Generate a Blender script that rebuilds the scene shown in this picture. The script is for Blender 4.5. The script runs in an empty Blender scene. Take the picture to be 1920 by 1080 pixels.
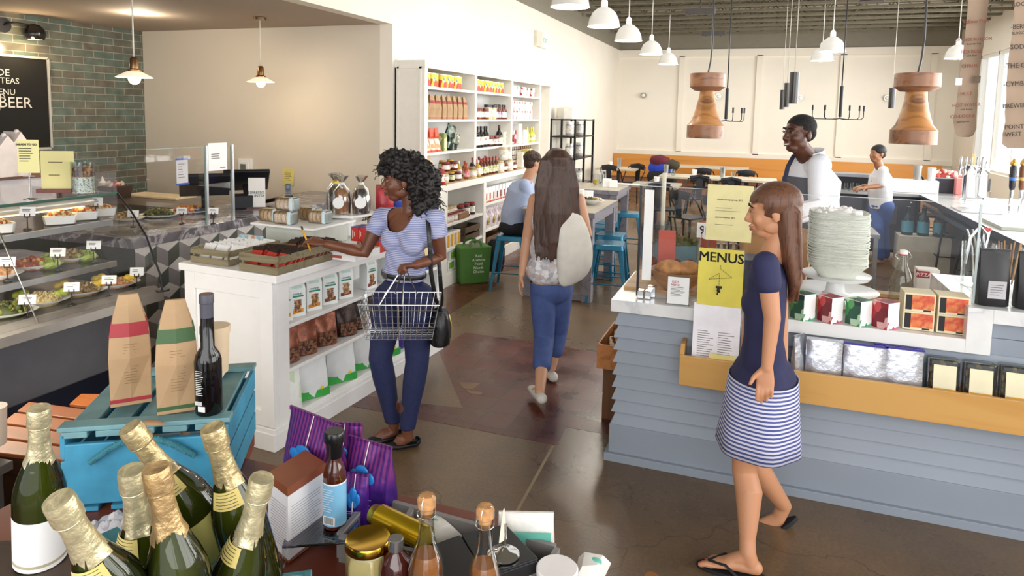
import bpy,bmesh,math,random
from math import sin,cos,pi,radians
from mathutils import Vector,Matrix,Euler
random.seed(11)
scene = bpy.context.scene
COL = scene.collection

# ---------------------------------------------------------------- camera
H = 1.90
FPX,PY,PITCH,YAW,ROLL = 1279.2,337.3,0.0956,-0.3492,0.0198
def _m3(rows): return Matrix(rows)
CAM = (_m3([[cos(ROLL),-sin(ROLL),0],[sin(ROLL),cos(ROLL),0],[0,0,1]]) @
       _m3([[1,0,0],[0,-sin(PITCH),-cos(PITCH)],[0,cos(PITCH),-sin(PITCH)]]) @
       _m3([[cos(YAW),-sin(YAW),0],[sin(YAW),cos(YAW),0],[0,0,1]]))
cd = bpy.data.cameras.new('camera'); cam = bpy.data.objects.new('camera',cd); COL.objects.link(cam)
cd.sensor_width = 36.0; cd.lens = FPX / 1920 * 36
cd.shift_y = -(540 - PY) / 1920
cd.clip_start = 0.05; cd.clip_end = 200
cam.matrix_world = Matrix.Translation((0,0,H)) @ Matrix([CAM[0],-CAM[1],-CAM[2]]).transposed().to_4x4()
scene.camera = cam
CO = Vector((0,0,H))
# measuring helpers: a pixel of the 1920x1080 frame met with a plane of the room
def ray(x,y): return CAM.transposed() @ Vector(((x - 960) / FPX,(y - PY) / FPX,1))
def onz(x,y,z): d = ray(x,y); return CO + d * ((z - H) / d.z)
def onx(x,y,X): d = ray(x,y); return CO + d * (X / d.x)
def ony(x,y,Y): d = ray(x,y); return CO + d * (Y / d.y)
def dep(x,y,d): return CO + ray(x,y) * d

# ---------------------------------------------------------------- world, light, exposure
w = bpy.data.worlds.new('world'); scene.world = w; w.use_nodes = True
bg = w.node_tree.nodes['Background']; bg.inputs[0].default_value = (0.93,0.96,1.0,1); bg.inputs[1].default_value = 1.25
vs = scene.view_settings
scene.display_settings.display_device = 'sRGB'
vs.view_transform = 'Standard'; vs.look = 'None'; vs.exposure = 0.28; vs.gamma = 1.0; vs.use_curve_mapping = False
def area(name,loc,target,sx,sy,power,color):
    l = bpy.data.lights.new(name,'AREA'); l.shape = 'RECTANGLE'; l.size = sx; l.size_y = sy; l.energy = power; l.color = color
    o = bpy.data.objects.new(name,l); COL.objects.link(o); o.location = loc
    o.rotation_euler = (Vector(target) - Vector(loc)).to_track_quat('-Z','Y').to_euler(); return o
def point(name,loc,power,color,r=0.05):
    l = bpy.data.lights.new(name,'POINT'); l.energy = power; l.color = color; l.shadow_soft_size = r
    o = bpy.data.objects.new(name,l); COL.objects.link(o); o.location = loc; return o
area('daylight_right_windows',(4.6,10.5,2.1),(0,10.0,1.2),11,2.6,680,(1,0.985,0.95))
area('daylight_front_window',(0.5,-3.0,2.6),(-0.5,5,1.0),8.0,3.2,230,(1,0.98,0.96))
area('daylight_near_right_window',(4.6,2.4,2.3),(-1.2,3.2,0.9),4.0,2.6,150,(1,0.98,0.95))
area('added_ceiling_fill',(0.3,11.5,3.9),(0.3,11.5,0),7.0,11.0,190,(1,0.99,0.97))  # added fill hung below the joists, backing up the dome lamps; no opening there

# ---------------------------------------------------------------- materials
def lin(c): return tuple((v / 12.92 if v <= 0.04045 else ((v + 0.055) / 1.055) ** 2.4) for v in c)
def hx(h): h = h.lstrip('#'); return lin(tuple(int(h[i:i + 2],16) / 255 for i in (0,2,4))) + (1,)
MATS = {}
class NT:
    def __init__(s,m): s.t = m.node_tree; s.b = s.t.nodes['Principled BSDF']
    def n(s,kind,**kw):
        nd = s.t.nodes.new(kind)
        for k,v in kw.items():
            if k[0] == 'i' and k[1:].isdigit(): nd.inputs[int(k[1:])].default_value = v
            elif k.startswith('in_'): nd.inputs[k[3:].replace('_',' ')].default_value = v
            else: setattr(nd,k,v)
        return nd
    def l(s,a,b): s.t.links.new(a,b)
    def obj(s,scale=(1,1,1),rot=(0,0,0),loc=(0,0,0)):
        tc = s.n('ShaderNodeTexCoord'); mp = s.n('ShaderNodeMapping'); mp.inputs['Scale'].default_value = scale
        mp.inputs['Rotation'].default_value = rot; mp.inputs['Location'].default_value = loc
        s.l(tc.outputs['Object'],mp.inputs[0]); return mp.outputs[0]
    def ramp(s,fac,stops,interp='LINEAR'):
        r = s.n('ShaderNodeValToRGB'); r.color_ramp.interpolation = interp
        e = r.color_ramp.elements
        while len(e) < len(stops): e.new(0.5)
        for q,(p,c) in zip(e,stops): q.position = p; q.color = c if len(c) == 4 else tuple(c) + (1,)
        s.l(fac,r.inputs[0]); return r.outputs[0]
    def bump(s,h,st=0.2,d=0.01):
        b = s.n('ShaderNodeBump'); b.inputs['Strength'].default_value = st; b.inputs['Distance'].default_value = d
        s.l(h,b.inputs['Height']); s.l(b.outputs[0],s.b.inputs['Normal'])
def base(name,col,rough=0.5,metal=0,spec=None,coat=0,trans=0,alpha=None,emit=0,ior=None,sss=0):
    m = bpy.data.materials.new(name); m.use_nodes = True; b = m.node_tree.nodes['Principled BSDF']
    c = hx(col) if isinstance(col,str) else tuple(col)
    b.inputs['Base Color'].default_value = c; b.inputs['Roughness'].default_value = rough; b.inputs['Metallic'].default_value = metal
    if spec is not None: b.inputs['Specular IOR Level'].default_value = spec
    if coat: b.inputs['Coat Weight'].default_value = coat; b.inputs['Coat Roughness'].default_value = 0.1
    if trans: b.inputs['Transmission Weight'].default_value = trans
    if ior: b.inputs['IOR'].default_value = ior
    if emit: b.inputs['Emission Color'].default_value = c; b.inputs['Emission Strength'].default_value = emit
    if sss: b.inputs['Subsurface Weight'].default_value = sss; b.inputs['Subsurface Radius'].default_value = (0.02,0.008,0.004)
    m.diffuse_color = c
    return m
def mat(col,rough=0.5,metal=0,var=0.06,scale=9.0,bump=0.0,**k):
    """painted, plastic, cloth or metal surface with a slight procedural variation"""
    key = ('m',col,rough,metal,var,scale,bump,tuple(sorted(k.items())))
    if key in MATS: return MATS[key]
    m = base('mat_' + str(col).strip('#'),col,rough,metal,**k); t = NT(m)
    if var or bump:
        nz = t.n('ShaderNodeTexNoise'); nz.inputs['Scale'].default_value = scale; nz.inputs['Detail'].default_value = 4
        t.l(t.obj(),nz.inputs['Vector'])
        c = hx(col); lo = tuple(v * (1 - var * 1.6) for v in c[:3]) + (1,); hi = tuple(min(1,v * (1 + var)) for v in c[:3]) + (1,)
        t.l(t.ramp(nz.outputs[0],[(0.3,lo),(0.7,hi)]),t.b.inputs['Base Color'])
        if bump: t.bump(nz.outputs[0],bump,0.01)
    MATS[key] = m; return m
def wood(c1,c2,axis=1,scale=5,rough=0.5,ring=14,dist=4.0):
    key = ('w',c1,c2,axis,scale,rough,ring)
    if key in MATS: return MATS[key]
    m = base('wood_' + c1.strip('#'),c1,rough); t = NT(m)
    sc = [ring,ring,ring]; sc[axis] = ring * 0.09
    v = t.obj(tuple(sc)); nz = t.n('ShaderNodeTexNoise'); nz.inputs['Scale'].default_value = scale * 0.25; nz.inputs['Detail'].default_value = 6
    nz.inputs['Distortion'].default_value = 1.2
    t.l(v,nz.inputs['Vector'])
    t.l(t.ramp(nz.outputs[0],[(0.32,hx(c2)),(0.5,hx(c1)),(0.62,hx(c1)),(0.72,hx(c2))]),t.b.inputs['Base Color']); t.bump(nz.outputs[0],0.15,0.004)
    MATS[key] = m; return m
def pattern(cols,scale=30,rough=0.45,metal=0,kind='vor',sc=(1,1,1),bump=0,seed=0.0):
    """printed pack, food or speckle: hard-edged cells or noise in a few colours"""
    key = ('p',tuple(cols),scale,rough,metal,kind,sc,bump,seed)
    if key in MATS: return MATS[key]
    m = base('print_' + cols[0].strip('#'),cols[0],rough,metal); t = NT(m); v = t.obj(sc,loc=(seed,seed,seed))
    if kind == 'vor':
        x = t.n('ShaderNodeTexVoronoi'); x.inputs['Scale'].default_value = scale; t.l(v,x.inputs['Vector'])
        sp = t.n('ShaderNodeSeparateColor'); t.l(x.outputs['Color'],sp.inputs[0]); f = sp.outputs[0]; hgt = x.outputs['Distance']
    else:
        x = t.n('ShaderNodeTexNoise'); x.inputs['Scale'].default_value = scale; x.inputs['Detail'].default_value = 5; t.l(v,x.inputs['Vector'])
        mr = t.n('ShaderNodeMapRange',i1=0.3,i2=0.7); t.l(x.outputs[0],mr.inputs[0]); f = mr.outputs[0]; hgt = f
    n = len(cols); t.l(t.ramp(f,[(i / n,hx(c)) for i,c in enumerate(cols)],'CONSTANT' if kind == 'vor' else 'LINEAR'),t.b.inputs['Base Color'])
    if bump: t.bump(hgt,bump,0.01)
    MATS[key] = m; return m
def stripes(c1,c2,period,axis=2,duty=0.5,rough=0.8,bumpy=0):
    key = ('s',c1,c2,period,axis,duty)
    if key in MATS: return MATS[key]
    m = base('stripe_' + c1.strip('#'),c1,rough); t = NT(m)
    tc = t.n('ShaderNodeTexCoord'); sx = t.n('ShaderNodeSeparateXYZ'); t.l(tc.outputs['Object'],sx.inputs[0])
    a = t.n('ShaderNodeMath',operation='DIVIDE',i1=period); t.l(sx.outputs[axis],a.inputs[0])
    b = t.n('ShaderNodeMath',operation='FRACT'); t.l(a.outputs[0],b.inputs[0])
    g = t.n('ShaderNodeMath',operation='GREATER_THAN',i1=duty); t.l(b.outputs[0],g.inputs[0])
    t.l(t.ramp(g.outputs[0],[(0.0,hx(c1)),(1.0,hx(c2))]),t.b.inputs['Base Color'])
    MATS[key] = m; return m
def glass(name,col='#ffffff',rough=0.02,a=0.12,key=None):
    """thin clear sheet: mostly see-through with a surface reflection"""
    k = ('g',col,rough,a)
    if k in MATS: return MATS[k]
    m = bpy.data.materials.new(name); m.use_nodes = True; nt = m.node_tree; nt.nodes.clear()
    o = nt.nodes.new('ShaderNodeOutputMaterial'); tr = nt.nodes.new('ShaderNodeBsdfTransparent'); gl = nt.nodes.new('ShaderNodeBsdfGlossy')
    mx = nt.nodes.new('ShaderNodeMixShader'); lw = nt.nodes.new('ShaderNodeLayerWeight'); lw.inputs[0].default_value = 0.25
    mp = nt.nodes.new('ShaderNodeMapRange'); mp.inputs[3].default_value = a * 0.4; mp.inputs[4].default_value = min(1,a * 5)
    tr.inputs[0].default_value = hx(col); gl.inputs['Roughness'].default_value = rough
    nt.links.new(lw.outputs['Fresnel'],mp.inputs[0]); nt.links.new(mp.outputs[0],mx.inputs[0])
    nt.links.new(tr.outputs[0],mx.inputs[1]); nt.links.new(gl.outputs[0],mx.inputs[2]); nt.links.new(mx.outputs[0],o.inputs[0])
    MATS[k] = m; return m

# ---------------------------------------------------------------- mesh builder
class MB:
    def __init__(s): s.bm = bmesh.new(); s.m = 0; s.T = Matrix.Identity(4); s.sm = False
    def v(s,p): return s.bm.verts.new(s.T @ Vector(p))
    def f(s,vs,sm=None):
        try: f = s.bm.faces.new(vs)
        except ValueError: return None
        f.material_index = s.m; f.smooth = s.sm if sm is None else sm; return f
    def at(s,M=None,loc=None,rz=0): s.T = M if M is not None else Matrix.Translation(loc or (0,0,0)) @ Matrix.Rotation(rz,4,'Z'); return s
    def quad(s,*p): s.f([s.v(q) for q in p]); return s
    def box(s,x0,x1,y0,y1,z0,z1,m=None):
        if m is not None: s.m = m
        c = [s.v((x,y,z)) for z in (z0,z1) for y in (y0,y1) for x in (x0,x1)]
        for a in ((0,2,3,1),(4,5,7,6),(0,1,5,4),(1,3,7,5),(3,2,6,7),(2,0,4,6)): s.f([c[i] for i in a],False)
        return s
    def cb(s,c,d,m=None): return s.box(c[0] - d[0] / 2,c[0] + d[0] / 2,c[1] - d[1] / 2,c[1] + d[1] / 2,c[2] - d[2] / 2,c[2] + d[2] / 2,m)
    def hexa(s,bot,top,m=None):
        if m is not None: s.m = m
        b = [s.v(p) for p in bot]; t = [s.v(p) for p in top]; n = len(b)
        s.f(b[::-1],False); s.f(t,False)
        for i in range(n): s.f([b[i],b[(i + 1) % n],t[(i + 1) % n],t[i]],False)
        return s
    def prism(s,poly,z0,z1,m=None): return s.hexa([(x,y,z0) for x,y in poly],[(x,y,z1) for x,y in poly],m)
    def lathe(s,prof,seg=20,c=(0,0,0),m=None,caps=True,sx=1,sy=1):
        if m is not None: s.m = m
        rings = []
        for r,z in prof:
            if r < 1e-5: rings.append([s.v((c[0],c[1],c[2] + z))])
            else: rings.append([s.v((c[0] + sx * r * cos(2 * pi * i / seg),c[1] + sy * r * sin(2 * pi * i / seg),c[2] + z)) for i in range(seg)])
        for a,b in zip(rings,rings[1:]):
            for i in range(seg):
                j = (i + 1) % seg
                if len(a) == 1 and len(b) == 1: continue
                if len(a) == 1: s.f([a[0],b[j],b[i]],True)
                elif len(b) == 1: s.f([a[i],a[j],b[0]],True)
                else: s.f([a[i],a[j],b[j],b[i]],True)
        if caps:
            if len(rings[0]) > 1: s.f(rings[0][::-1],False)
            if len(rings[-1]) > 1: s.f(rings[-1],False)
        return s
    def cyl(s,p0,p1,r0,r1=None,seg=10,m=None):
        if r1 is None: r1 = r0
        return s.tube([p0,p1],[r0,r1],seg,m)
    def tube(s,pts,r,seg=8,m=None,flat=1.0,up=None,closed=False):
        if m is not None: s.m = m
        pts = [Vector(p) for p in pts]; n = len(pts); rings = []; U = Vector(up) if up else None
        for i,p in enumerate(pts):
            if closed: d = (pts[(i + 1) % n] - pts[i - 1]).normalized()
            else: d = (pts[min(i + 1,n - 1)] - pts[max(i - 1,0)]).normalized()
            ref = U or (Vector((0,0,1)) if abs(d.z) < 0.93 else Vector((0,1,0)))
            a = d.cross(ref)
            if a.length < 1e-4: a = d.cross(Vector((1,0,0)))
            if i and not U: q_ = pa - d * pa.dot(d); a = q_ if q_.length > 1e-3 else a
            a.normalize(); pa = a; b = a.cross(d).normalized()
            rr = r[min(i,len(r) - 1)] if isinstance(r,(list,tuple)) else r
            rx,ry = rr if isinstance(rr,(list,tuple)) else (rr,rr * flat)
            rings.append([s.v(p + a * (rx * cos(2 * pi * k / seg)) + b * (ry * sin(2 * pi * k / seg))) for k in range(seg)])
        for i in range(n if closed else n - 1):
            A,B = rings[i],rings[(i + 1) % n]
            for k in range(seg): s.f([A[k],A[(k + 1) % seg],B[(k + 1) % seg],B[k]],True)
        if not closed: s.f(rings[0][::-1],False); s.f(rings[-1],False)
        return s
    def ball(s,c,r,seg=12,m=None,rot=None):
        if m is not None: s.m = m
        if not isinstance(r,(list,tuple)): r = (r,r,r)
        M = rot or Matrix.Identity(3); n = max(4,seg // 2); rows = []
        for i in range(n + 1):
            a = -pi / 2 + pi * i / n
            if i in (0,n): rows.append([s.v(Vector(c) + M @ Vector((0,0,r[2] * sin(a))))])
            else: rows.append([s.v(Vector(c) + M @ Vector((r[0] * cos(a) * cos(2 * pi * k / seg),r[1] * cos(a) * sin(2 * pi * k / seg),r[2] * sin(a)))) for k in range(seg)])
        for A,B in zip(rows,rows[1:]):
            for k in range(seg):
                j = (k + 1) % seg
                if len(A) == 1: s.f([A[0],B[j],B[k]],True)
                elif len(B) == 1: s.f([A[k],A[j],B[0]],True)
                else: s.f([A[k],A[j],B[j],B[k]],True)
        return s
    def limb(s,pts,seg=14,m=None):
        """tapering round-ended limb through (point, radius or (rx, ry)) pairs"""
        P = [Vector(p) for p,_ in pts]; R = [(r if isinstance(r,(tuple,list)) else (r,r)) for _,r in pts]
        d0 = (P[0] - P[1]).normalized(); d1 = (P[-1] - P[-2]).normalized(); q = []; rr = []
        for k in (0.97,0.75,0.4): q.append(P[0] + d0 * R[0][1] * k); c = math.sqrt(1 - k * k); rr.append((R[0][0] * c,R[0][1] * c))
        q += P; rr += R
        for k in (0.4,0.75,0.97): q.append(P[-1] + d1 * R[-1][1] * k); c = math.sqrt(1 - k * k); rr.append((R[-1][0] * c,R[-1][1] * c))
        return s.tube(q,rr,seg,m)
    def build(s,name,mats,parent=None,bevel=0,loc=None,rz=None,keep=False,dn=0):
        bmesh.ops.recalc_face_normals(s.bm,faces=s.bm.faces)
        for e in s.bm.edges:
            if len(e.link_faces) == 2 and e.calc_face_angle(0) > .75: e.smooth = False
        me = bpy.data.meshes.new(name); s.bm.to_mesh(me); s.bm.free()
        for mm in (mats if isinstance(mats,(list,tuple)) else [mats]): me.materials.append(mm)
        o = bpy.data.objects.new(name,me); COL.objects.link(o)
        if loc is not None: o.location = loc
        if rz is not None: o.rotation_euler = (0,0,rz)
        if parent: o.parent = parent
        if bevel:
            b = o.modifiers.new('bevel','BEVEL'); b.width = bevel; b.segments = 2; b.limit_method = 'ANGLE'; b.angle_limit = 0.7
        return o
def finish(o,mods):
    """apply modifiers into a plain mesh"""
    for kind,kw in mods:
        md = o.modifiers.new(kind.lower(),kind)
        for k,v in kw.items(): setattr(md,k,v)
    dg = bpy.context.evaluated_depsgraph_get(); me = bpy.data.meshes.new_from_object(o.evaluated_get(dg)); o.modifiers.clear()
    old = o.data; o.data = me; bpy.data.meshes.remove(old)
    for p in me.polygons: p.use_smooth = True
    return o
def fuse(mb,name,mats,parent=None,vox=0.006,smooth=3,disp=None):
    """merge overlapping solids into one continuous skin"""
    o = mb.build(name,mats,parent)
    finish(o,[('REMESH',dict(mode='VOXEL',voxel_size=vox,use_smooth_shade=True)),('SMOOTH',dict(factor=0.6,iterations=smooth))])
    if not o.data.materials:
        for mm in (mats if isinstance(mats,(list,tuple)) else [mats]): o.data.materials.append(mm)
    return o
def tag(o,label=None,cat=None,group=None,kind=None):
    if label: o['label'] = label
    if cat: o['category'] = cat
    if group: o['group'] = group
    if kind: o['kind'] = kind
    return o
def thing(name,label,cat,loc=(0,0,0),rz=0,group=None):
    o = bpy.data.objects.new(name,None); o.empty_display_size = 0.1; COL.objects.link(o); o.location = loc; o.rotation_euler = (0,0,rz)
    return tag(o,label,cat,group)
KIDS = {}
def copy_tree(o,parent=None):
    c = o.copy(); COL.objects.link(c)
    if parent: c.parent = parent
    for ch in list(o.children): copy_tree(ch,c)
    return c
def dup(o,loc,rz=None,label=None,group=None,scale=None):
    c = copy_tree(o); c.location = loc
    if rz is not None: c.rotation_euler = (0,0,rz)
    if label: c['label'] = label
    if group: c['group'] = group
    if scale: c.scale = (scale,) * 3
    return c
def struct(name,mb,mats,bevel=0): return tag(mb.build(name,mats,bevel=bevel),kind='structure')
def text(body,size,m,parent,loc,right=(1,0,0),up=(0,0,1),align='CENTER',name='lettering',depth=0.0006,bold=0.0,width=None):
    c = bpy.data.curves.new(name,'FONT'); c.body = body; c.size = size; c.align_x = align; c.align_y = 'CENTER'; c.extrude = depth; c.offset = bold; c.resolution_u = 2
    if width: c.space_character = width
    o = bpy.data.objects.new(name,c); COL.objects.link(o)
    dg = bpy.context.evaluated_depsgraph_get(); me = bpy.data.meshes.new_from_object(o.evaluated_get(dg))
    bpy.data.objects.remove(o); bpy.data.curves.remove(c)
    me.materials.clear(); me.materials.append(m)
    o = bpy.data.objects.new(name,me); COL.objects.link(o)
    r = Vector(right).normalized(); u = Vector(up).normalized(); n = r.cross(u).normalized(); u = n.cross(r)
    M = Matrix([r,u,n]).transposed().to_4x4(); M.translation = Vector(loc); o.matrix_world = M
    if parent: o.parent = parent; o.matrix_parent_inverse = Matrix.Identity(4); o.matrix_basis = M
    return o
def lines(mb,x0,x1,z0,z1,n,y,h=0.0012,ragged=True,m=None):
    """rows of tiny print as thin bars facing -Y"""
    if m is not None: mb.m = m
    for i in range(n):
        z = z1 - (z1 - z0) * (i + 0.5) / n; e = x1 - (x1 - x0) * (random.random() * 0.4 if ragged else 0)
        mb.quad((x0,y,z - h / 2),(e,y,z - h / 2),(e,y,z + h / 2),(x0,y,z + h / 2))

WHITE = mat('#f1efe9',0.45,var=0.02); PLAIN = mat('#f6f6f4',0.5,var=0.02); BLACK = mat('#15151a',0.4,var=0.1)
CHROME = mat('#d5d7da',0.12,1.0,var=0); STEEL = mat('#b5b7b9',0.3,1.0,var=0.05); INK = mat('#26262b',0.7,var=0)
PORC = mat('#eef0ef',0.18,var=0.01); DARKM = mat('#2b2b30',0.42,0.5,var=0.1); YELPAPER = mat('#ece4a4',0.8,var=0.02)
GLASS = glass('clear_glass',a=0.05); GLASS2 = glass('clear_glass_jar','#f2f6f5',0.02,0.12)
# ================================================================ THE ROOM
def floor_mats():
    m = base('polished_concrete','#6b5a4a',0.3,spec=0.6); t = NT(m); v = t.obj()
    a = t.n('ShaderNodeTexNoise'); a.inputs['Scale'].default_value = 0.9; a.inputs['Detail'].default_value = 8; a.inputs['Roughness'].default_value = 0.65; t.l(v,a.inputs[0])
    b = t.n('ShaderNodeTexNoise'); b.inputs['Scale'].default_value = 60; b.inputs['Detail'].default_value = 3; t.l(v,b.inputs[0])
    c1 = t.ramp(a.outputs[0],[(0.3,hx('#564534')),(0.5,hx('#69553f')),(0.7,hx('#7d6347'))])
    mx = t.n('ShaderNodeMix',data_type='RGBA',blend_type='OVERLAY'); mx.inputs[0].default_value = 0.35
    t.l(c1,mx.inputs[6]); t.l(b.outputs[0],mx.inputs[7])
    # hairline cracks
    d = t.n('ShaderNodeTexNoise'); d.inputs['Scale'].default_value = 2.5; d.inputs['Detail'].default_value = 6; t.l(v,d.inputs[0])
    ad = t.n('ShaderNodeMix',data_type='RGBA',blend_type='LINEAR_LIGHT'); ad.inputs[0].default_value = 0.35; t.l(v,ad.inputs[6]); t.l(d.outputs['Color'],ad.inputs[7])
    vo = t.n('ShaderNodeTexVoronoi',feature='DISTANCE_TO_EDGE'); vo.inputs['Scale'].default_value = 0.55; t.l(ad.outputs[2],vo.inputs['Vector'])
    cr = t.ramp(vo.outputs[0],[(0.0,(0.35,0.33,0.3,1)),(0.0035,(1,1,1,1))])
    m2 = t.n('ShaderNodeMix',data_type='RGBA',blend_type='MULTIPLY'); m2.inputs[0].default_value = 0.8; t.l(mx.outputs[2],m2.inputs[6]); t.l(cr,m2.inputs[7])
    t.l(m2.outputs[2],t.b.inputs['Base Color'])
    r = t.ramp(a.outputs[0],[(0.3,(0.22,) * 3),(0.7,(0.36,) * 3)]); t.l(r,t.b.inputs['Roughness']); t.bump(b.outputs[0],0.05,0.002)
    q = base('red_quarry_tile','#5b3028',0.3,spec=0.6); t = NT(q); v = t.obj(rot=(0,0,0.02))
    br = t.n('ShaderNodeTexBrick',offset=0.0,squash=1.0); t.l(v,br.inputs[0])
    br.inputs['Scale'].default_value = 1; br.inputs['Brick Width'].default_value = 0.205; br.inputs['Row Height'].default_value = 0.205; br.inputs['Mortar Size'].default_value = 0.004
    br.inputs['Color1'].default_value = hx('#5c2c1f'); br.inputs['Color2'].default_value = hx('#4e2419'); br.inputs['Mortar'].default_value = hx('#33201a'); br.inputs['Bias'].default_value = -0.2
    n2 = t.n('ShaderNodeTexNoise'); n2.inputs['Scale'].default_value = 3.5; n2.inputs['Detail'].default_value = 7; t.l(v,n2.inputs[0])
    mx = t.n('ShaderNodeMix',data_type='RGBA',blend_type='SOFT_LIGHT'); mx.inputs[0].default_value = 0.8; t.l(br.outputs[0],mx.inputs[6]); t.l(n2.outputs[0],mx.inputs[7])
    t.l(mx.outputs[2],t.b.inputs['Base Color']); t.l(t.ramp(n2.outputs[0],[(0.3,(0.2,) * 3),(0.7,(0.42,) * 3)]),t.b.inputs['Roughness']); t.bump(br.outputs['Fac'],-0.15,0.003)
    return [m,q,mat('#94846a',0.6),mat('#8a6b4c',0.5,scale=4,var=0.15)]
b = MB(); b.box(-8,6,-4,19,-0.1,0,0)
def fpoly(px,z,m): b.m = m; P = [onz(x,y,0) for x,y in px]; b.hexa([(p.x,p.y,0) for p in P],[(p.x,p.y,z) for p in P])
fpoly([(640,735),(790,757),(868,765),(845,712),(822,655),(872,623),(1180,670),(1180,822),(1061,801),(1045,835),(640,758)],0.0012,1)
fpoly([(838,540),(925,520),(930,536),(842,590),(836,600)],0.0012,1)
fpoly([(880,470),(1000,455),(1000,500),(905,515)],0.0011,1)
g0,g1 = onz(930,1030,0),onz(1037,836,0)
b.m = 2; b.hexa([(g0.x - .008,g0.y,0),(g0.x + .008,g0.y,0),(g1.x + .008,g1.y,0),(g1.x - .008,g1.y,0)],[(g0.x - .008,g0.y,.0015),(g0.x + .008,g0.y,.0015),(g1.x + .008,g1.y,.0015),(g1.x - .008,g1.y,.0015)])
fpoly([(860,717),(900,719),(885,731),(868,728)],0.0024,3); fpoly([(874,731),(905,736),(902,741),(880,738)],0.0024,3)
struct('floor',b,floor_mats())

def brickwall():
    m = base('glazed_green_brick_tile','#5d6c62',0.22,spec=0.6); t = NT(m)
    tc = t.n('ShaderNodeTexCoord'); s = t.n('ShaderNodeSeparateXYZ'); c = t.n('ShaderNodeCombineXYZ'); t.l(tc.outputs['Object'],s.inputs[0])
    t.l(s.outputs[1],c.inputs[0]); t.l(s.outputs[2],c.inputs[1])
    br = t.n('ShaderNodeTexBrick'); t.l(c.outputs[0],br.inputs[0]); br.inputs['Scale'].default_value = 1
    br.inputs['Brick Width'].default_value = 0.255; br.inputs['Row Height'].default_value = 0.0815; br.inputs['Mortar Size'].default_value = 0.0045
    br.inputs['Color1'].default_value = hx('#5f7168'); br.inputs['Color2'].default_value = hx('#6c665a'); br.inputs['Mortar'].default_value = hx('#9a968a')
    n = t.n('ShaderNodeTexNoise'); n.inputs['Scale'].default_value = 7; n.inputs['Detail'].default_value = 3; t.l(c.outputs[0],n.inputs[0])
    mx = t.n('ShaderNodeMix',data_type='RGBA',blend_type='SOFT_LIGHT'); mx.inputs[0].default_value = 0.7; t.l(br.outputs[0],mx.inputs[6]); t.l(n.outputs[0],mx.inputs[7])
    t.l(mx.outputs[2],t.b.inputs['Base Color']); t.bump(br.outputs['Fac'],-0.4,0.005); return m
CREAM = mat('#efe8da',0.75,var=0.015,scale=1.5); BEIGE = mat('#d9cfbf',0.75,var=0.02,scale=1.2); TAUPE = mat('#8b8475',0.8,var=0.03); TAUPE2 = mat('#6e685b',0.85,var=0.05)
XW,YA,ZS,YB,ZB = -3.70,6.40,2.82,18.5,3.67
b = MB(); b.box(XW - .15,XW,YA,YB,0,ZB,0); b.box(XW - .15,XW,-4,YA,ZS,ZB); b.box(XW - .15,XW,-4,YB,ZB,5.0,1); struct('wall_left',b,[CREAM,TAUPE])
b = MB(); b.box(-7.35,XW - .15,YA,YA + .15,0,ZS,0); struct('wall_alcove',b,BEIGE)
b = MB(); b.box(-7.33,-7.18,-4,YA,0,ZS,0); struct('wall_tiled',b,brickwall())
b = MB(); b.box(-7.33,XW - .15,-4,YA,ZS,ZS + .12,0); struct('ceiling',b,mat('#b3a393',0.85,var=0.02,scale=1))
b = MB(); b.box(XW,4.35,-4,YB + .15,5.0,5.1,0); struct('ceiling',b,TAUPE2)
b = MB(); b.box(XW - .15,4.35,YB,YB + .15,0,ZB,0); b.box(XW - .15,4.35,YB,YB + .15,ZB,5.0,1)
b.m = 0
for x in (-2.09,-0.18,1.73,3.64): b.box(x - .03,x + .11,YB - .06,YB,1.0,ZB - .16)
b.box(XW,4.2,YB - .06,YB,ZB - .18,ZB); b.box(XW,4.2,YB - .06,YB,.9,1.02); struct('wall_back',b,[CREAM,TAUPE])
b = MB(); b.box(4.2,4.35,-4,YB,0,.95,0); b.box(4.2,4.35,-4,YB,3.3,5.0)
for y0,y1 in ((-4,-3),(4.6,5.6),(8.9,9.4),(12.9,13.4),(16.9,18.5)): b.box(4.2,4.35,y0,y1,.95,3.3)
struct('wall_right',b,[CREAM])
wf = mat('#efeee6',0.4,var=0)
for i,(y0,y1) in enumerate(((-3,4.6),(5.6,8.9),(9.4,12.9),(13.4,16.9))):
    b = MB(); n = 3
    b.box(4.22,4.3,y0,y1,.95,1.01,0); b.box(4.22,4.3,y0,y1,3.24,3.3)
    for k in range(n + 1): y = y0 + (y1 - y0 - .05) * k / n; b.box(4.22,4.3,y,y + .05,.95,3.3)
    o = struct('window_%d' % (i + 1),b,wf)
    b = MB(); b.box(4.255,4.262,y0,y1,1.0,3.25,0); b.build('pane',GLASS,o)

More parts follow.
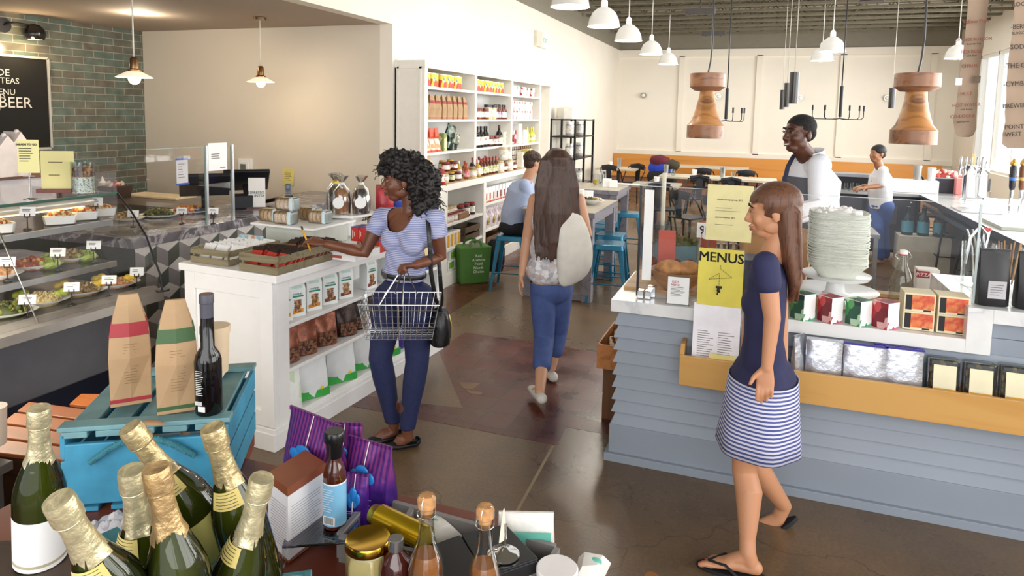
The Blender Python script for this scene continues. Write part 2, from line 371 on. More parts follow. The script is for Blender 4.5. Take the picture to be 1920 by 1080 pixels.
# steel ceiling joists
pj = MB(); jm = mat('#79725f',0.6,0.3,var=0.1); jz0,jz1 = 3.98,4.3
J = thing('ceiling_joist','grey open-web steel joist spanning the high ceiling','ceiling joist',(0,17.9,0),0,'steel joists under the ceiling')
for z in (jz0,jz1):
    q = MB(); q.box(-3.6,4.2,-.05,-.012,z,z + .045,0); q.box(-3.6,4.2,.012,.05,z,z + .045); q.build('chord',jm,J)
q = MB(); x = -3.5
while x < 4.0: q.cyl((x,0,jz0 + .04),(x + .28,0,jz1),.011,seg=5); q.cyl((x + .28,0,jz1),(x + .56,0,jz0 + .04),.011,seg=5); x += .56
q.build('web',jm,J)
for k in range(1,17): dup(J,(0,17.9 - .72 * k,0))
for k,(z,yy,c) in enumerate(((3.93,0.0,'#a7a191'),(4.42,.3,'#cfcbbd'),(4.4,-.25,'#4b463c'))):
    for j in range(4):
        b = MB(); y = 9 + j * 2.4 + yy; b.tube([(-3.6,y,z + .42),(0,y + .1,z + .42),(4.1,y,z + .42)],.022,8); o = b.build('ceiling_conduit',mat(c,0.5,0.2))
        tag(o,('pale','off-white','dark')[k] + ' conduit above the ceiling joists, ' + ('farthest from the back wall','third from the back wall','second from the back wall','nearest the back wall')[j],'conduit','conduits above the joists')
# track heads and spots in the ceiling
for x,y,z in ((-1.35,12.5,3.75),(-0.7,16.0,3.78)):
    p = ony(1313 if y < 13 else 1338,22 if y < 13 else 63,y); b = MB(); b.cb((p.x,p.y,p.z),(.5,.12,.1),0); b.cyl((p.x + .16,p.y - .08,p.z - .02),(p.x + .16,p.y + .02,p.z - .02),.05); b.cyl((p.x - .16,p.y - .08,p.z - .02),(p.x - .16,p.y + .02,p.z - .02),.05)
    b.cyl((p.x,p.y,p.z),(p.x,p.y,5),.012)
    tag(b.build('projector_box',mat('#3d3932',0.5)),'black ceiling fixture ' + ('above the left wooden pendant, nearer one' if y < 13 else 'hung before the back wall, farther one'),'ceiling fixture')

# ---------------------------------------------------------------- alcove lamps and fittings
brass = mat('#8b6a48',0.3,0.9); lampglass = base('lit_bulb','#ffe2ad',0.4,emit=14); opal = base('opal_shade','#f6e7c8',0.35,emit=0.55)
def alc(p,zt,label):
    o = thing('pendant_lamp',label,'pendant lamp',(p.x,p.y,p.z),0,'shallow glass pendants in the alcove')
    b = MB(); b.cyl((0,0,.15),(0,0,zt - p.z),.006,seg=6); b.build('cord',mat('#e9e2d2',.5),o)
    b = MB(); b.lathe([(.06,zt - p.z - .03),(.06,zt - p.z - .005)],16,m=0); b.build('canopy',brass,o)
    b = MB(); b.lathe([(.02,.15),(.032,.13),(.034,.06),(.05,.05),(.05,.035)],14,m=0); b.build('socket',brass,o)
    b = MB(); b.lathe([(.045,.04),(.13,-.005),(.135,-.01),(.128,-.012),(.04,.03)],28,m=0,caps=False); b.build('lamp_shade',opal,o)
    b = MB(); b.ball((0,0,-.015),(.045,.045,.05),16); b.build('light_bulb',lampglass,o)
    point('alcove_bulb',(p.x,p.y,p.z - .1),8,(1,.80,.55)); return o
alc(dep(252,143,5.35),ZS,'pale glass pendant lamp hanging before the green brick tiles')
alc(dep(489,152,6.9),ZS,'pale glass pendant lamp hanging before the plain beige wall')
p = onz(262,25,ZS); b = MB(); b.lathe([(.05,-.004),(.085,-.004),(.085,0)],24,m=0); b.lathe([(0,-.003),(.05,-.003)],24,m=1,caps=False)
o = b.build('recessed_downlight',[WHITE,lampglass],loc=p); tag(o,'round recessed downlight in the alcove ceiling','ceiling light')
point('downlight',(p.x,p.y,p.z - .1),12,(1,.85,.65))
# black globe wall lamp above the board
p = onx(2,47,-7.18); o = thing('wall_lamp','black globe wall lamp on a short arm above the black menu board','wall lamp',p)
b = MB(); b.cyl((0,0,0),(.04,0,0),.075,seg=20,m=0); b.build('wall_plate',BLACK,o)
b = MB(); b.tube([(.03,0,0),(.1,.05,.03),(.12,.19,.02)],.012,8,0); b.build('arm',BLACK,o)
b = MB(); b.lathe([(0,.1),(.05,.088),(.088,.045),(.1,0),(.09,-.045),(.078,-.062),(.07,-.05)],20,(.13,.24,-.06),0); b.build('globe_shade',mat('#111114',.2),o)
b = MB(); b.lathe([(0,-.055),(.07,-.058)],16,(.13,.24,-.06),0,caps=False); b.build('lit_opening',lampglass,o)
point('wall_lamp_light',(-6.95,p.y + .1,p.z - .22),6,(1,.75,.45))
# menu board
tl,br_ = onx(90,110,-7.15),onx(94,278,-7.15); y1 = tl.y; z1 = tl.z; z0 = br_.z; y0 = y1 - 1.6
o = thing('menu_board','black letter board with white capitals and pale frame on the tiled wall','menu board',(-7.178,y1,z0))
b = MB(); b.box(0,.02,-1.6,0,0,z1 - z0,0); b.build('letter_panel',mat('#141310',.8,var=.1),o)
b = MB()
for a in ((-1.6,0,-.012,.012),(-1.6,0,z1 - z0 - .012,z1 - z0 + .012),(-.012,.012,0,z1 - z0)): b.box(0,.03,*a)
b.build('frame',mat('#c9c6bd',.4,.3),o)
for s,x,y,sz,al in (('LEMONADE',19,137,.1,'RIGHT'),('COFFEES & TEAS',37,153,.085,'RIGHT'),('SEE MENU',30,173.5,.085,'RIGHT'),('TEAS',11,180,.075,'RIGHT'),('DRAFT BEER',61,194,.155,'RIGHT'),('MENU',2,205,.08,'RIGHT')):
    q = onx(x,y,-7.15); text(s,sz,mat('#efece2',.6,var=0),o,(.022,q.y - y1,q.z - z0),(0,1,0),(0,0,1),al)
# ================================================================ shared small builders
def depth(P): return (CAM @ (Vector(P) - CO)).z
def mpp(P): return depth(P) / FPX
def lumps(b,rx,ry,h,n,size,ms,seed=1,z0=0.0,c=(0,0)):
    """a heap of small uneven bits"""
    rnd = random.Random(seed)
    b.ball((c[0],c[1],z0),(rx * .92,ry * .92,h * .85),12,ms[0])
    for i in range(n):
        a = rnd.random() * 2 * pi; q = math.sqrt(rnd.random()); x = rx * q * cos(a); y = ry * q * sin(a); z = z0 + h * math.sqrt(max(0,1 - q * q)) * .9
        s = size * (.6 + rnd.random() * .8)
        R = Euler((rnd.random() * 3,rnd.random() * 3,rnd.random() * 3)).to_matrix()
        b.ball((c[0] + x,c[1] + y,z),(s,s * (.4 + .5 * rnd.random()),s * (.35 + .5 * rnd.random())),6,ms[rnd.randrange(len(ms))],R)
    return b
FOOD = dict(
    kale=(['#39421c','#55611f','#2a3216','#6b5a30','#7b7f39'],120,.014),grain=(['#cfbf8e','#b8a468','#e0d6b0','#8f7f4c','#cbb27a'],170,.009),
    brown=(['#a58a5c','#8a6d45','#b9a070','#6f5636','#c8b078'],170,.009),fish=(['#d9a57c','#c98c62','#e3bd95','#c39a5a','#b98a60'],80,.014),
    roast=(['#b35f36','#9a4a2b','#c97f4a','#8b3b22','#c59a55'],60,.02),lettuce=(['#8ea23c','#a9bb53','#7a8f2f','#b8c770','#9bab48'],60,.022),
    carrot=(['#c1612a','#d08a2e','#8a3c24','#e0b040','#a14a2a'],50,.02),cass=(['#e6cf92','#b24a2c','#ead9a5','#c9692f','#dcbf7c'],130,.01))
def foodmats(k): return [mat(c,0.55,var=.15,scale=60) for c in FOOD[k][0]]
def plate(P,rx,ry,food,label,rz=0,side=None,h=.045,group=None):
    o = thing('food_plate',label,'plate of food',P,rz,group)
    b = MB(); b.lathe([(.0,0),(.6,0),(.62,.004),(1,.022),(1.02,.026),(.97,.024),(.6,.010),(0,.008)],36,m=0,caps=False,sx=rx,sy=ry); b.build('plate',PORC,o)
    b = MB(); n = FOOD[food][1]; lumps(b,rx * .74,ry * .74,h,n,FOOD[food][2],list(range(5)),hash(label) % 999 if 0 else len(label),.012); b.build('food',foodmats(food),o)
    if side:
        for i,(k,x,y) in enumerate(side):
            b = MB()
            if k in ('lime','lemon'):
                for j in range(2): b.ball((x + j * .03,y,.05 + .01 * j),(.026,.02,.022),12,0)
                b.build(k + '_wedge',mat('#9aa83a' if k == 'lime' else '#e7c53c',.4),o)
            else: lumps(b,rx * .35,ry * .5,.03,24,.022,list(range(5)),5,.012,(x,y)); b.build('lettuce_leaves',foodmats('lettuce'),o)
    return o
def pricetag(P,label,rz=1.0,h=.09,w=.075,hh=.05):
    o = thing('price_tag',label,'price tag',P,rz,'small white price cards on black stands')
    b = MB(); b.lathe([(.022,0),(.02,.006),(.006,.012)],12,m=0); b.cyl((0,0,.005),(0,0,h - .02),.003,seg=6); b.cyl((-.012,0,h - .02),(.012,0,h - .02),.003,seg=6)
    for s in (-.012,.012): b.cyl((s,0,h - .02),(s,0,h),.003,seg=6)
    b.build('stand',BLACK,o)
    b = MB(); b.T = Matrix.Translation((0,0,h - .012)) @ Matrix.Rotation(-.2,4,'X') @ Matrix.Rotation(.06,4,'Y'); b.box(-w / 2,w / 2,-.001,.001,0,hh,0); lines(b,-w * .32,w * .3,hh * .45,hh * .8,2,-.0015,.003,m=1); b.build('card',[PLAIN,INK],o)
    return o
def card(name,label,cat,P,wd,ht,m,rz=0,tilt=0,prints=(),thick=.002,group=None):
    """upright sheet facing local -Y; prints: (text, size, x, z) or ('lines', x0, x1, z0, z1, n)"""
    o = thing(name,label,cat,P,rz,group); o.rotation_euler = (tilt,0,rz)
    b = MB(); b.box(-wd / 2,wd / 2,-thick / 2,thick / 2,0,ht,0)
    for q in prints:
        if q[0] == 'lines': lines(b,q[1],q[2],q[3],q[4],q[5],-thick / 2 - .0006,q[6] if len(q) > 6 else .0025,m=1)
    b.build('sheet',[m,mat('#6b675c',.8,var=0)],o)
    for q in prints:
        if q[0] != 'lines': text(q[0],q[1],q[4] if len(q) > 4 else INK,o,(q[2],-thick / 2 - .0008,q[3]),bold=q[5] if len(q) > 5 else 0)
    return o

# ================================================================ ALCOVE COUNTERS
marble = base('grey_marble','#6f6c70',0.15,spec=.6); t = NT(marble); nz = t.n('ShaderNodeTexNoise'); nz.inputs['Scale'].default_value = 3; nz.inputs['Detail'].default_value = 9; nz.inputs['Distortion'].default_value = 1.8
t.l(t.obj(),nz.inputs[0]); t.l(t.ramp(nz.outputs[0],[(.35,hx('#5a5558')),(.5,hx('#77737a')),(.56,hx('#b9b5ba')),(.6,hx('#6d6a70')),(.8,hx('#565054'))]),t.b.inputs['Base Color'])
MC = onz(250,449,1.0); MX = MC.x; MY = MC.y
o = thing('service_counter','dark marble topped service counter clad in grey, white and green diamond tiles','counter',(MX,MY,0))
b = MB(); b.box(-.75,0,0,YA - MY - .01,.93,1.0,0); b.box(-1.5,-.75,0,.65,.93,1.0); b.build('counter_top',marble,o,bevel=.004)
b = MB(); b.box(-.74,-.02,.02,YA - MY - .02,0,.93,0); b.box(-1.45,-.75,.02,.62,0,.93); b.build('cabinet',mat('#3a3d38',.35),o)
b = MB(); e = .115; hh_ = e * math.sqrt(3) / 2; L = YA - MY - .05; k = 0
def rh(p,m): b.m = m; b.quad(*[(0.0,q[0],q[1]) for q in p])
for r in range(-1,8):
    for c in range(-1,int(L / (2 * hh_)) + 2):
        cx_ = c * 2 * hh_ + (hh_ if r % 2 else 0); cz = r * 1.5 * e
        A = lambda a: (cx_ + e * cos(radians(a)),cz + e * sin(radians(a)))
        rh([(cx_,cz),A(-30),A(30),A(90)][0:1] + [A(30),A(90),A(150)],0); rh([(cx_,cz),A(150),A(210),A(270)],1); rh([(cx_,cz),A(270),A(330),A(30)],2)
for co,no in (((0,0,.93),(0,0,1)),((0,0,.0),(0,0,-1)),((0,L,0),(0,1,0)),((0,.02,0),(0,-1,0))):
    bmesh.ops.bisect_plane(b.bm,geom=b.bm.verts[:] + b.bm.edges[:] + b.bm.faces[:],plane_co=co,plane_no=no,clear_outer=True)
bmesh.ops.translate(b.bm,verts=b.bm.verts,vec=(-.012,0,0))
b.build('diamond_tiles',[mat('#d7d4d2',.2),mat('#8f8c8d',.2),mat('#59605a',.2)],o)
# glass guards on the service counter
for i,(xa,xb,lab) in enumerate(((272,384,'long clear glass guard standing on the marble counter'),(386,433,'short clear glass guard with a post at the till end'))):
    A = onx(xa,278 if i == 0 else 274,MX - .1); B_ = onx(xb,273,MX - .1)
    g = thing('glass_guard',lab,'glass guard',(MX - .1,A.y,1.0)); L2 = B_.y - A.y
    b = MB(); b.box(-.004,.004,0,L2,.0,.6,0); b.build('glass_pane',GLASS,g)
    b = MB(); b.box(-.0045,.0045,0,L2,.6,.604,0); b.box(-.0045,.0045,L2 - .006,L2,0,.6); b.build('glass_edge',mat('#7f958a',.15),g)
    b = MB(); b.cyl((0,L2 + .015,0),(0,L2 + .015,.61),.012,m=0); b.build('post',STEEL,g)
P = onx(228,285,MX - .25); g = thing('glass_guard','glass side guard with a black front edge at the deli case end','glass guard',(MX - .2,MY + .05,1.0))
b = MB(); b.box(-.55,0,-.004,.004,0,.55,0); b.build('glass_pane',GLASS,g); b = MB(); b.box(-.556,-.546,-.006,.006,0,.56,0); b.build('black_edge',BLACK,g)
# prep counter with cutting board
fy = onz(300,388,.97).y
o = thing('prep_counter','stainless prep counter along the back of the alcove','counter',(-5.9,fy,0))
b = MB(); b.box(-1.2,1.15,0,.6,.93,.97,0); b.build('worktop',mat('#77695a',.3,.5),o); b = MB(); b.box(-1.2,1.13,.03,.6,0,.93,0); b.build('cabinet',mat('#8d8a83',.35,.5),o)
P = onz(300,369,.97); b = MB(); b.box(-.36,.36,-.14,.14,0,.02,0); tag(b.build('cutting_board',mat('#e0cfae',.6),loc=P + Vector((0,0,.001)),bevel=.004),'cream cutting board lying on the stainless prep counter','cutting board')
# back counter with brown ledge on the far left
P = onx(30,329,-5.6); zL = P.z
o = thing('back_counter','white counter with a brown ledge behind the deli case','counter',(-5.6,1.0,0)); ye = onx(104,325,-5.6).y
b = MB(); b.box(-.5,0,0,ye - 1,0,zL - .03,0); b.build('front_panel',mat('#cdc9cd',.5),o); b = MB(); b.box(-.5,.02,0,ye - 1,zL - .03,zL,0); b.build('ledge',mat('#7b5236',.5),o)
for i,(xc,hw,yt,lab) in enumerate(((2,17,252,'white house-shaped box cut off by the left frame edge'),(27,15,247,'white house-shaped box beside the yellow sign on a stand'))):
    P = onx(xc,329,-5.62); s = mpp(P); P.z = zL; hgt = (329 - yt) * s; ww = hw * s
    o = thing('house_shaped_box',lab,'gift box',P,-.0,'white house-shaped boxes')
    b = MB(); b.T = Matrix.Rotation(pi / 2,4,'Z'); pr = [(-ww,0),(ww,0),(ww,hgt * .72),(0,hgt),(-ww,hgt * .72)]
    b.hexa([(x,-.1,z) for x,z in pr],[(x,.1,z) for x,z in pr],0); b.build('carton',mat('#e6dcd8',.6),o)
    b = MB(); b.ball((.05,0,hgt),.02,8,0); b.build('knob',mat('#e6dcd8',.6),o)

# ================================================================ DELI CASE
DY1,DY0 = 3.10,.9
o = thing('deli_case','refrigerated deli display case with slanted glass front and grey rail','display case',(-3.4,2.0,0))
L = lambda x: x + 3.4
def yy(b,x0,x1,z0,z1,m=0,ya=DY0,yb=DY1): b.box(L(x0),L(x1),ya - 2,yb - 2,z0,z1,m)
b = MB(); yy(b,-4.6,-3.86,0,.36); b.build('kick_base',mat('#1c2138',.5),o)
b = MB(); yy(b,-4.7,-3.52,.36,.70); b.build('lower_panel',mat('#55555c',.4),o,bevel=.01)
b = MB(); b.hexa([(L(x),DY0 - 2,z) for x,z in ((-3.52,.7),(-3.37,.735),(-3.37,.785),(-3.44,.815),(-3.52,.80))],[(L(x),DY1 - 2,z) for x,z in ((-3.52,.7),(-3.37,.735),(-3.37,.785),(-3.44,.815),(-3.52,.80))],0); b.build('bumper_rail',mat('#a7a3a0',.28,.7),o)
b = MB(); yy(b,-4.62,-3.5,.76,.785); b.build('display_deck',mat('#6b645c',.35,.5),o)
b = MB(); yy(b,-4.75,-4.62,.0,.93); b.build('back_panel',mat('#3a3734',.3,.3),o)
for k,(x0,x1,z,c) in enumerate(((-4.55,-3.68,.945,'#8d8882'),(-4.5,-3.70,1.20,'#b0aaa2'))):
    b = MB(); b.box(L(x0),L(x1),DY0 - 2,DY1 - 2.06,z,z + .012,0); b.box(L(x1) - .012,L(x1) + .004,DY0 - 2,DY1 - 2.06,z - .02,z + .014,1); s = b.build('shelf',[glass('smoked_shelf','#d5d1ca',.15,.15),STEEL],o)
    for yq in (-.9,0,.85):
        b = MB(); b.cyl((L(x0) - .05,yq,z - .12),(L(x0) + .3,yq,z),.012,m=0); b.build('shelf_bracket',STEEL,s)
b = MB(); b.hexa([(L(x),DY0 - 2,z) for x,z in ((-3.395,.8),(-3.387,.8),(-3.5,1.13),(-3.72,1.37),(-3.73,1.365),(-3.51,1.125))],[(L(x),DY1 - 2,z) for x,z in ((-3.395,.8),(-3.387,.8),(-3.5,1.13),(-3.72,1.37),(-3.73,1.365),(-3.51,1.125))],0); b.build('front_glass',GLASS,o)
b = MB(); yy(b,-4.62,-3.72,1.362,1.372); b.build('top_glass',GLASS,o)
b = MB(); yy(b,-3.73,-3.722,1.36,1.376); b.build('glass_edge',mat('#3f6456',.2),o)
b = MB(); b.cyl((L(-3.82),DY0 - 2,1.325),(L(-3.82),DY1 - 2.1,1.325),.026,m=0); b.build('light_tube',mat('#ded8ca',.3,.3),o)
b = MB(); b.box(L(-3.835),L(-3.815),DY0 - 2,DY1 - 2.15,1.294,1.299,0); b.build('lamp_strip',base('case_lamp','#ffdf9a',.5,emit=5),o)
b = MB(); b.tube([(L(-3.38),DY1 - 2,.79),(L(-3.40),DY1 - 2,.9),(L(-3.5),DY1 - 2,1.12),(L(-3.62),DY1 - 2,1.27),(L(-3.73),DY1 - 2,1.372)],.006,6,0); b.cyl((L(-3.38),DY1 - 2,.79),(L(-3.38),DY1 - 2,.80),.04,seg=14); b.build('end_frame',BLACK,o)
for yk in (1.65,2.35): b = MB(); b.cyl((L(-3.4),yk - 2,.8),(L(-3.72),yk - 2,1.365),.004,seg=6,m=0); b.build('glass_joint',STEEL,o)
area('deli_case_lamp',(-3.9,2.0,1.285),(-3.95,2.0,0),.08,2.0,22,(1,.88,.68)); area('deli_deck_fill',(-3.95,2.0,.93),(-3.75,2.0,0),.06,2.0,8,(1,.9,.72))  # second area light is added fill for the food on the deck, no fixture

for x,y,z,rx,f,lab,side in (
    (8,592,.79,.15,'kale','plate of dark green salad at the left frame edge on the deck',None),
    (73,570,.79,.15,'grain','plate of pale grain salad with lime wedges on the case deck',[('lime',.09,-.01),('lime',-.1,.05)]),
    (148,551,.79,.155,'brown','plate of brown rice salad with a lemon wedge on the case deck',[('lemon',.09,0),('lemon',-.1,.04)]),
    (212,537,.79,.15,'fish','plate of pink fish with lemon at the far end of the case deck',[('lemon',-.09,.03),('lemon',.08,-.02)]),
    (-5,521,.96,.12,'fish','pale plate cut off by the frame on the middle case shelf',None),
    (63,502,.96,.15,'roast','plate of roast slices and green lettuce on the middle shelf',[('lettuce',.08,-.03)]),
    (126,488,.96,.15,'brown','plate of seed patties on lettuce, far end of the middle shelf',[('lettuce',.1,-.03),('lettuce',-.08,-.03)]),
    (238,413,1.0,.13,'brown','small brown salad plate on the marble counter beside the glass edge',None),
    (298,407,1.0,.15,'kale','white plate heaped with dark kale on the marble counter',None),
    (356,399,1.0,.18,'carrot','white platter of roasted carrots on the marble counter by the tills',None)):
    plate(onz(x,y,z + .002),rx,rx * .68,f,lab,.9 if z < 1 else .5,side,.06 if f in ('kale','grain','brown') else .04)
for i,(x,y,lab) in enumerate(((-6,436,'white baking dish cut off at the left on the top case shelf'),(113,419,'white baking dish of crumble, front one of the three on the top shelf'),(155,411,'white baking dish of crumble, middle one of the three on the top shelf'),(190,404,'white baking dish of crumble behind a price card, farthest of the three'))):
    P = onz(x,y,1.216); o = thing('baking_dish',lab,'baking dish',P,.95,'white baking dishes on the top shelf')
    b = MB(); w0,d0 = .075,.05
    pr = [(-w0,-d0),(w0,-d0),(w0 * 1.15,0),(w0,d0),(-w0,d0),(-w0 * 1.15,0)]
    b.hexa([(x_ * .9,y_ * .9,0) for x_,y_ in pr],[(x_,y_,.05) for x_,y_ in pr],0); b.build('dish',PORC,o,bevel=.004)
    b = MB(); lumps(b,.065,.045,.025,110,.009,list(range(5)),i + 3,.045); b.build('crumble',foodmats('cass'),o)
for x,y,z,lab in ((52,431,1.214,'tilted price card near the left on the top case shelf'),(180,409,1.214,'price card in front of the farthest baking dish'),(14,526,.96,'price card between the pale plate and the roast plate'),(109,506,.96,'price card between the roast plate and the seed patties'),
    (176,491,.96,'price card at the far end of the middle shelf'),(52,598,.79,'price card before the grain salad and dark green salad'),(135,572,.79,'tilted price card before the brown rice salad'),(205,557,.79,'price card before the pink fish plate'),(257,540,.79,'price card past the pink fish plate at the case end'),
    (250,426,1.0,'price card before the small brown salad plate'),(341,420,1.0,'price card between the kale and the carrots'),(400,420,1.0,'pale card in a clear block beside the carrots')):
    pricetag(onz(x,y,z + .001),lab,.8)
# signs on the case top
def sc_(P,px): return px * mpp(P)
P = onz(57,374,1.374); s = mpp(P)
o = thing('sign_stand','pale yellow price sheet clipped on a thin chrome stand on the case top','sign',P,.55)
b = MB(); b.lathe([(.035,0),(.035,.004),(.006,.01)],16,m=0); b.cyl((0,0,0),(0,0,50 * s),.004); b.cyl((-.03,0,44 * s),(.03,0,44 * s),.003); b.build('stand',CHROME,o)
b = MB(); b.box(-18 * s,18 * s,-.002,.002,50 * s,112 * s,0); lines(b,-15 * s,8 * s,70 * s,98 * s,6,-.003,.004,m=1); b.build('sheet',[YELPAPER,INK],o); text('SALADS TO GO',.015,INK,o,(-2 * s,-.004,103 * s),bold=.0005)
P = onz(110,361,1.374); s = mpp(P)
o = thing('sign_holder','large pale yellow price sheet in a clear holder with a dark red base','sign',P,.55)
b = MB(); b.box(-34 * s,30 * s,-.03,.03,0,.025,0); b.build('wood_base',mat('#6b2a20',.3),o)
b = MB(); b.box(-28 * s,28 * s,-.002,.002,.025,78 * s,0); b.build('sheet',YELPAPER,o)
b = MB(); lines(b,-15 * s,15 * s,54 * s,60 * s,1,-.003,.004); lines(b,-15 * s,10 * s,30 * s,36 * s,1,-.003,.004); b.build('print',INK,o)
P = onz(157,361,1.374); s = mpp(P); o = thing('storage_jar','square glass jar of white pebbles and brown shells on the case top','jar',P,.5)
b = MB(); b.lathe([(20 * s,0),(20 * s,58 * s),(19 * s,58 * s),(19 * s,2 * s)],24,m=0,caps=False); b.build('glass',GLASS2,o)
b = MB(); b.lathe([(18.5 * s,0),(18.5 * s,30 * s)],24,m=0); b.build('pebbles',pattern(['#f4f1ea','#e4dfd4','#8e877c','#ffffff','#efe9dd'],160),o)
b = MB(); lumps(b,17 * s,17 * s,22 * s,60,.014,list(range(3)),4,30 * s); b.build('shells',[mat('#8d5a3a',.5),mat('#c48a5c',.5),mat('#4a4248',.5)],o)
P = onz(193,364,.972); s = mpp(P); o = thing('squeeze_bottle','clear squeeze bottle with a white nozzle beside the pebble jar','bottle',P)
b = MB(); b.lathe([(8 * s,0),(8 * s,20 * s),(7 * s,22 * s)],16,m=0); b.build('bottle',mat('#cdbfa8',.4),o); b = MB(); b.lathe([(7 * s,22 * s),(3 * s,26 * s),(1 * s,33 * s)],12,m=0); b.build('nozzle',PLAIN,o)
P = onz(215,370,.972); s = mpp(P); o = thing('storage_bin','brown plastic bin at the end of the back counter near the tile corner','bin',P)
b = MB(); b.hexa([(-14 * s,-.1,0),(18 * s,-.1,0),(18 * s,.1,0),(-14 * s,.1,0)],[(-17 * s,-.12,22 * s),(24 * s,-.12,22 * s),(24 * s,.12,22 * s),(-17 * s,.12,22 * s)],0); b.build('tub',mat('#3e2e2a',.5),o)
b = MB(); lumps(b,14 * s,.08,6 * s,12,.03,[0,1],2,22 * s); b.build('contents',[mat('#a83a30',.6),mat('#c9bfb4',.6)],o)

# ---------------------------------------------------------------- tills, phone, signs
def till(P,rz,label,sx=1):
    o = thing('till',label,'till screen',P,rz,'black touch-screen tills')
    b = MB(); b.hexa([(-.1,-.08,0),(.1,-.08,0),(.1,.1,0),(-.1,.1,0)],[(-.07,.0,.05),(.07,.0,.05),(.07,.1,.05),(-.07,.1,.05)],0); b.tube([(0,.05,.03),(0,.09,.12),(0,.02,.19)],.03,8); b.build('stand',BLACK,o)
    b = MB(); b.T = Matrix.Translation((0,.02,.24)) @ Matrix.Rotation(radians(-52),4,'X'); b.box(-.2,.2,-.02,.015,-.16,.16,0); b.build('screen',mat('#1a1c22',.35),o,bevel=.008)
    return o
P = onz(385,398,1.0); till(P,-2.35,'black till screen behind the glass guard, left one of the two')
P = onz(462,385,1.0); till(P,-2.35,'black till screen behind the espresso counter sign')
P = onz(440,392,1.0); b = MB(); b.cb((0,0,.06),(.2,.16,.12),0); tag(b.build('receipt_printer',mat('#23252c',.4),loc=P + Vector((0,.1,.001)),rz=-.7,bevel=.01),'black receipt printer between the two till screens','printer')
P = onz(482,391,1.0); s = mpp(P); o = thing('sign_holder','white ESPRESSO COUNTER sign on a dark wooden base beside the tills','sign',P,.55)
b = MB(); b.box(-18 * s,18 * s,-.03,.03,0,.015,0); b.build('wood_base',mat('#5a2c22',.3),o)
b = MB(); b.box(-15 * s,15 * s,-.003,.003,.015,58 * s,0); b.build('sheet',PLAIN,o)
text('ESPRESSO',.033,mat('#3c3c40',.7),o,(-1 * s,-.005,30 * s)); text('COUNTER',.033,mat('#3c3c40',.7),o,(-2 * s,-.005,24 * s))
P = onx(408,296,MX - .09); o = card('paper_notice','white notice with small line drawing taped to the glass guard','notice',Vector((MX - .088,P.y,P.z - .1)),.2,.22,PLAIN,pi / 2,0,[('lines',-.07,.04,.09,.14,3,.006),('SPECIALS',.014,.05,.02)])
P = onx(342,323,MX - .35); o = card('paper_notice','grey notice held by blue tape top and bottom behind the glass guard','notice',Vector((MX - .112,onx(342,323,MX - .11).y,onx(342,347,MX - .11).z)),.11,.2,mat('#dedbdc',.8),pi / 2,0,[('lines',-.04,.03,.05,.17,6,.004)])
b = MB(); b.box(-.06,.06,-.003,0,.19,.205,0); b.box(-.06,.065,-.003,0,0,.015); b.build('blue_tape',mat('#3556a8',.6),o)
P = ony(460,313,YA - .02); o = thing('thermostat','white thermostat box with grey screen on the beige wall','thermostat',P)
b = MB(); b.cb((0,0,0),(.19,.035,.19),0); b.cb((0,-.02,0),(.13,.01,.13)); b.build('case',PLAIN,o,bevel=.01); b = MB(); b.cb((-.01,-.028,0),(.075,.004,.07),0); b.build('screen',mat('#6d7068',.3),o)
P = onz(541,372,1.0); s = mpp(P); o = thing('cordless_phone','silver and black cordless phone upright on the marble counter','phone',P,.3)
b = MB(); b.box(-.03,.03,-.03,.04,0,.03,0); b.build('charger',BLACK,o); b = MB(); b.box(-5 * s,5 * s,-.012,.014,.02,28 * s,0); b.build('handset',mat('#6f7a8a',.4,.3),o,bevel=.006)
b = MB(); b.box(-3 * s,3 * s,-.014,-.011,19 * s,25 * s,0); b.build('screen',mat('#9fb4c8',.3),o)
b = MB()
for i in range(3):
    for j in range(4): b.cb(((i - 1) * 3 * s,-.0135,(5 + j * 3) * s),(2 * s,.003,1.6 * s),0)
b.build('keypad',mat('#c6cbd2',.4),o)
P = ony(540,333,YA - .01); card('sticky_note','yellow note curled on the beige wall above the phone','note',P - Vector((0,0,.09)),.15,.19,mat('#e8d97c',.8),0,-.05,[('lines',-.05,.05,.05,.15,5,.005)])
P = onz(520,385,1.0); b = MB(); b.tube([(-.12,0,.02),(0,0,.05),(.14,.02,.01)],[(.05,.02)] * 3,10,0); tag(b.build('desk_phone',mat('#1b1b1e',.3),loc=P + Vector((0,0,.012))),'black desk phone lying beside the espresso sign','phone')
# ================================================================ pack builders
def cansmall(mats,r=.045,h=.12):
    b = MB(); b.lathe([(r,0),(r,h * .04)],14,m=1); b.lathe([(r * .98,h * .04),(r * .98,h * .95)],14,m=0,caps=False); b.lathe([(r,h * .95),(r,h),(r * .9,h),(r * .88,h - .003)],14,m=1); return b,mats
def jarprof(b,r,h,lid=True,m=(0,1,2)):
    b.lathe([(r * .9,0),(r,.01 if h > .05 else .003),(r,h * .2)],14,m=m[0]); b.lathe([(r * 1.01,h * .2),(r * 1.01,h * .68)],14,m=m[1],caps=False); b.lathe([(r,h * .68),(r,h * .76),(r * .8,h * .82)],14,m=m[0],caps=False)
    b.lathe([(r * .86,h * .82),(r * .86,h),(0,h)],14,m=m[2]); return b
def botprof(b,r,h,m=(0,1,2),nk=.3,lab=(.12,.5)):
    b.lathe([(r * .92,0),(r,h * .02),(r,h * (.92 - nk - .1)),(r * .8,h * (1 - nk - .06)),(r * .36,h * (1 - nk + .04)),(r * .32,h * .86)],14,m=m[0]); b.lathe([(r * 1.012,h * lab[0]),(r * 1.012,h * lab[1])],14,m=m[1],caps=False)
    b.lathe([(r * .4,h * .84),(r * .4,h),(0,h)],12,m=m[2]); return b
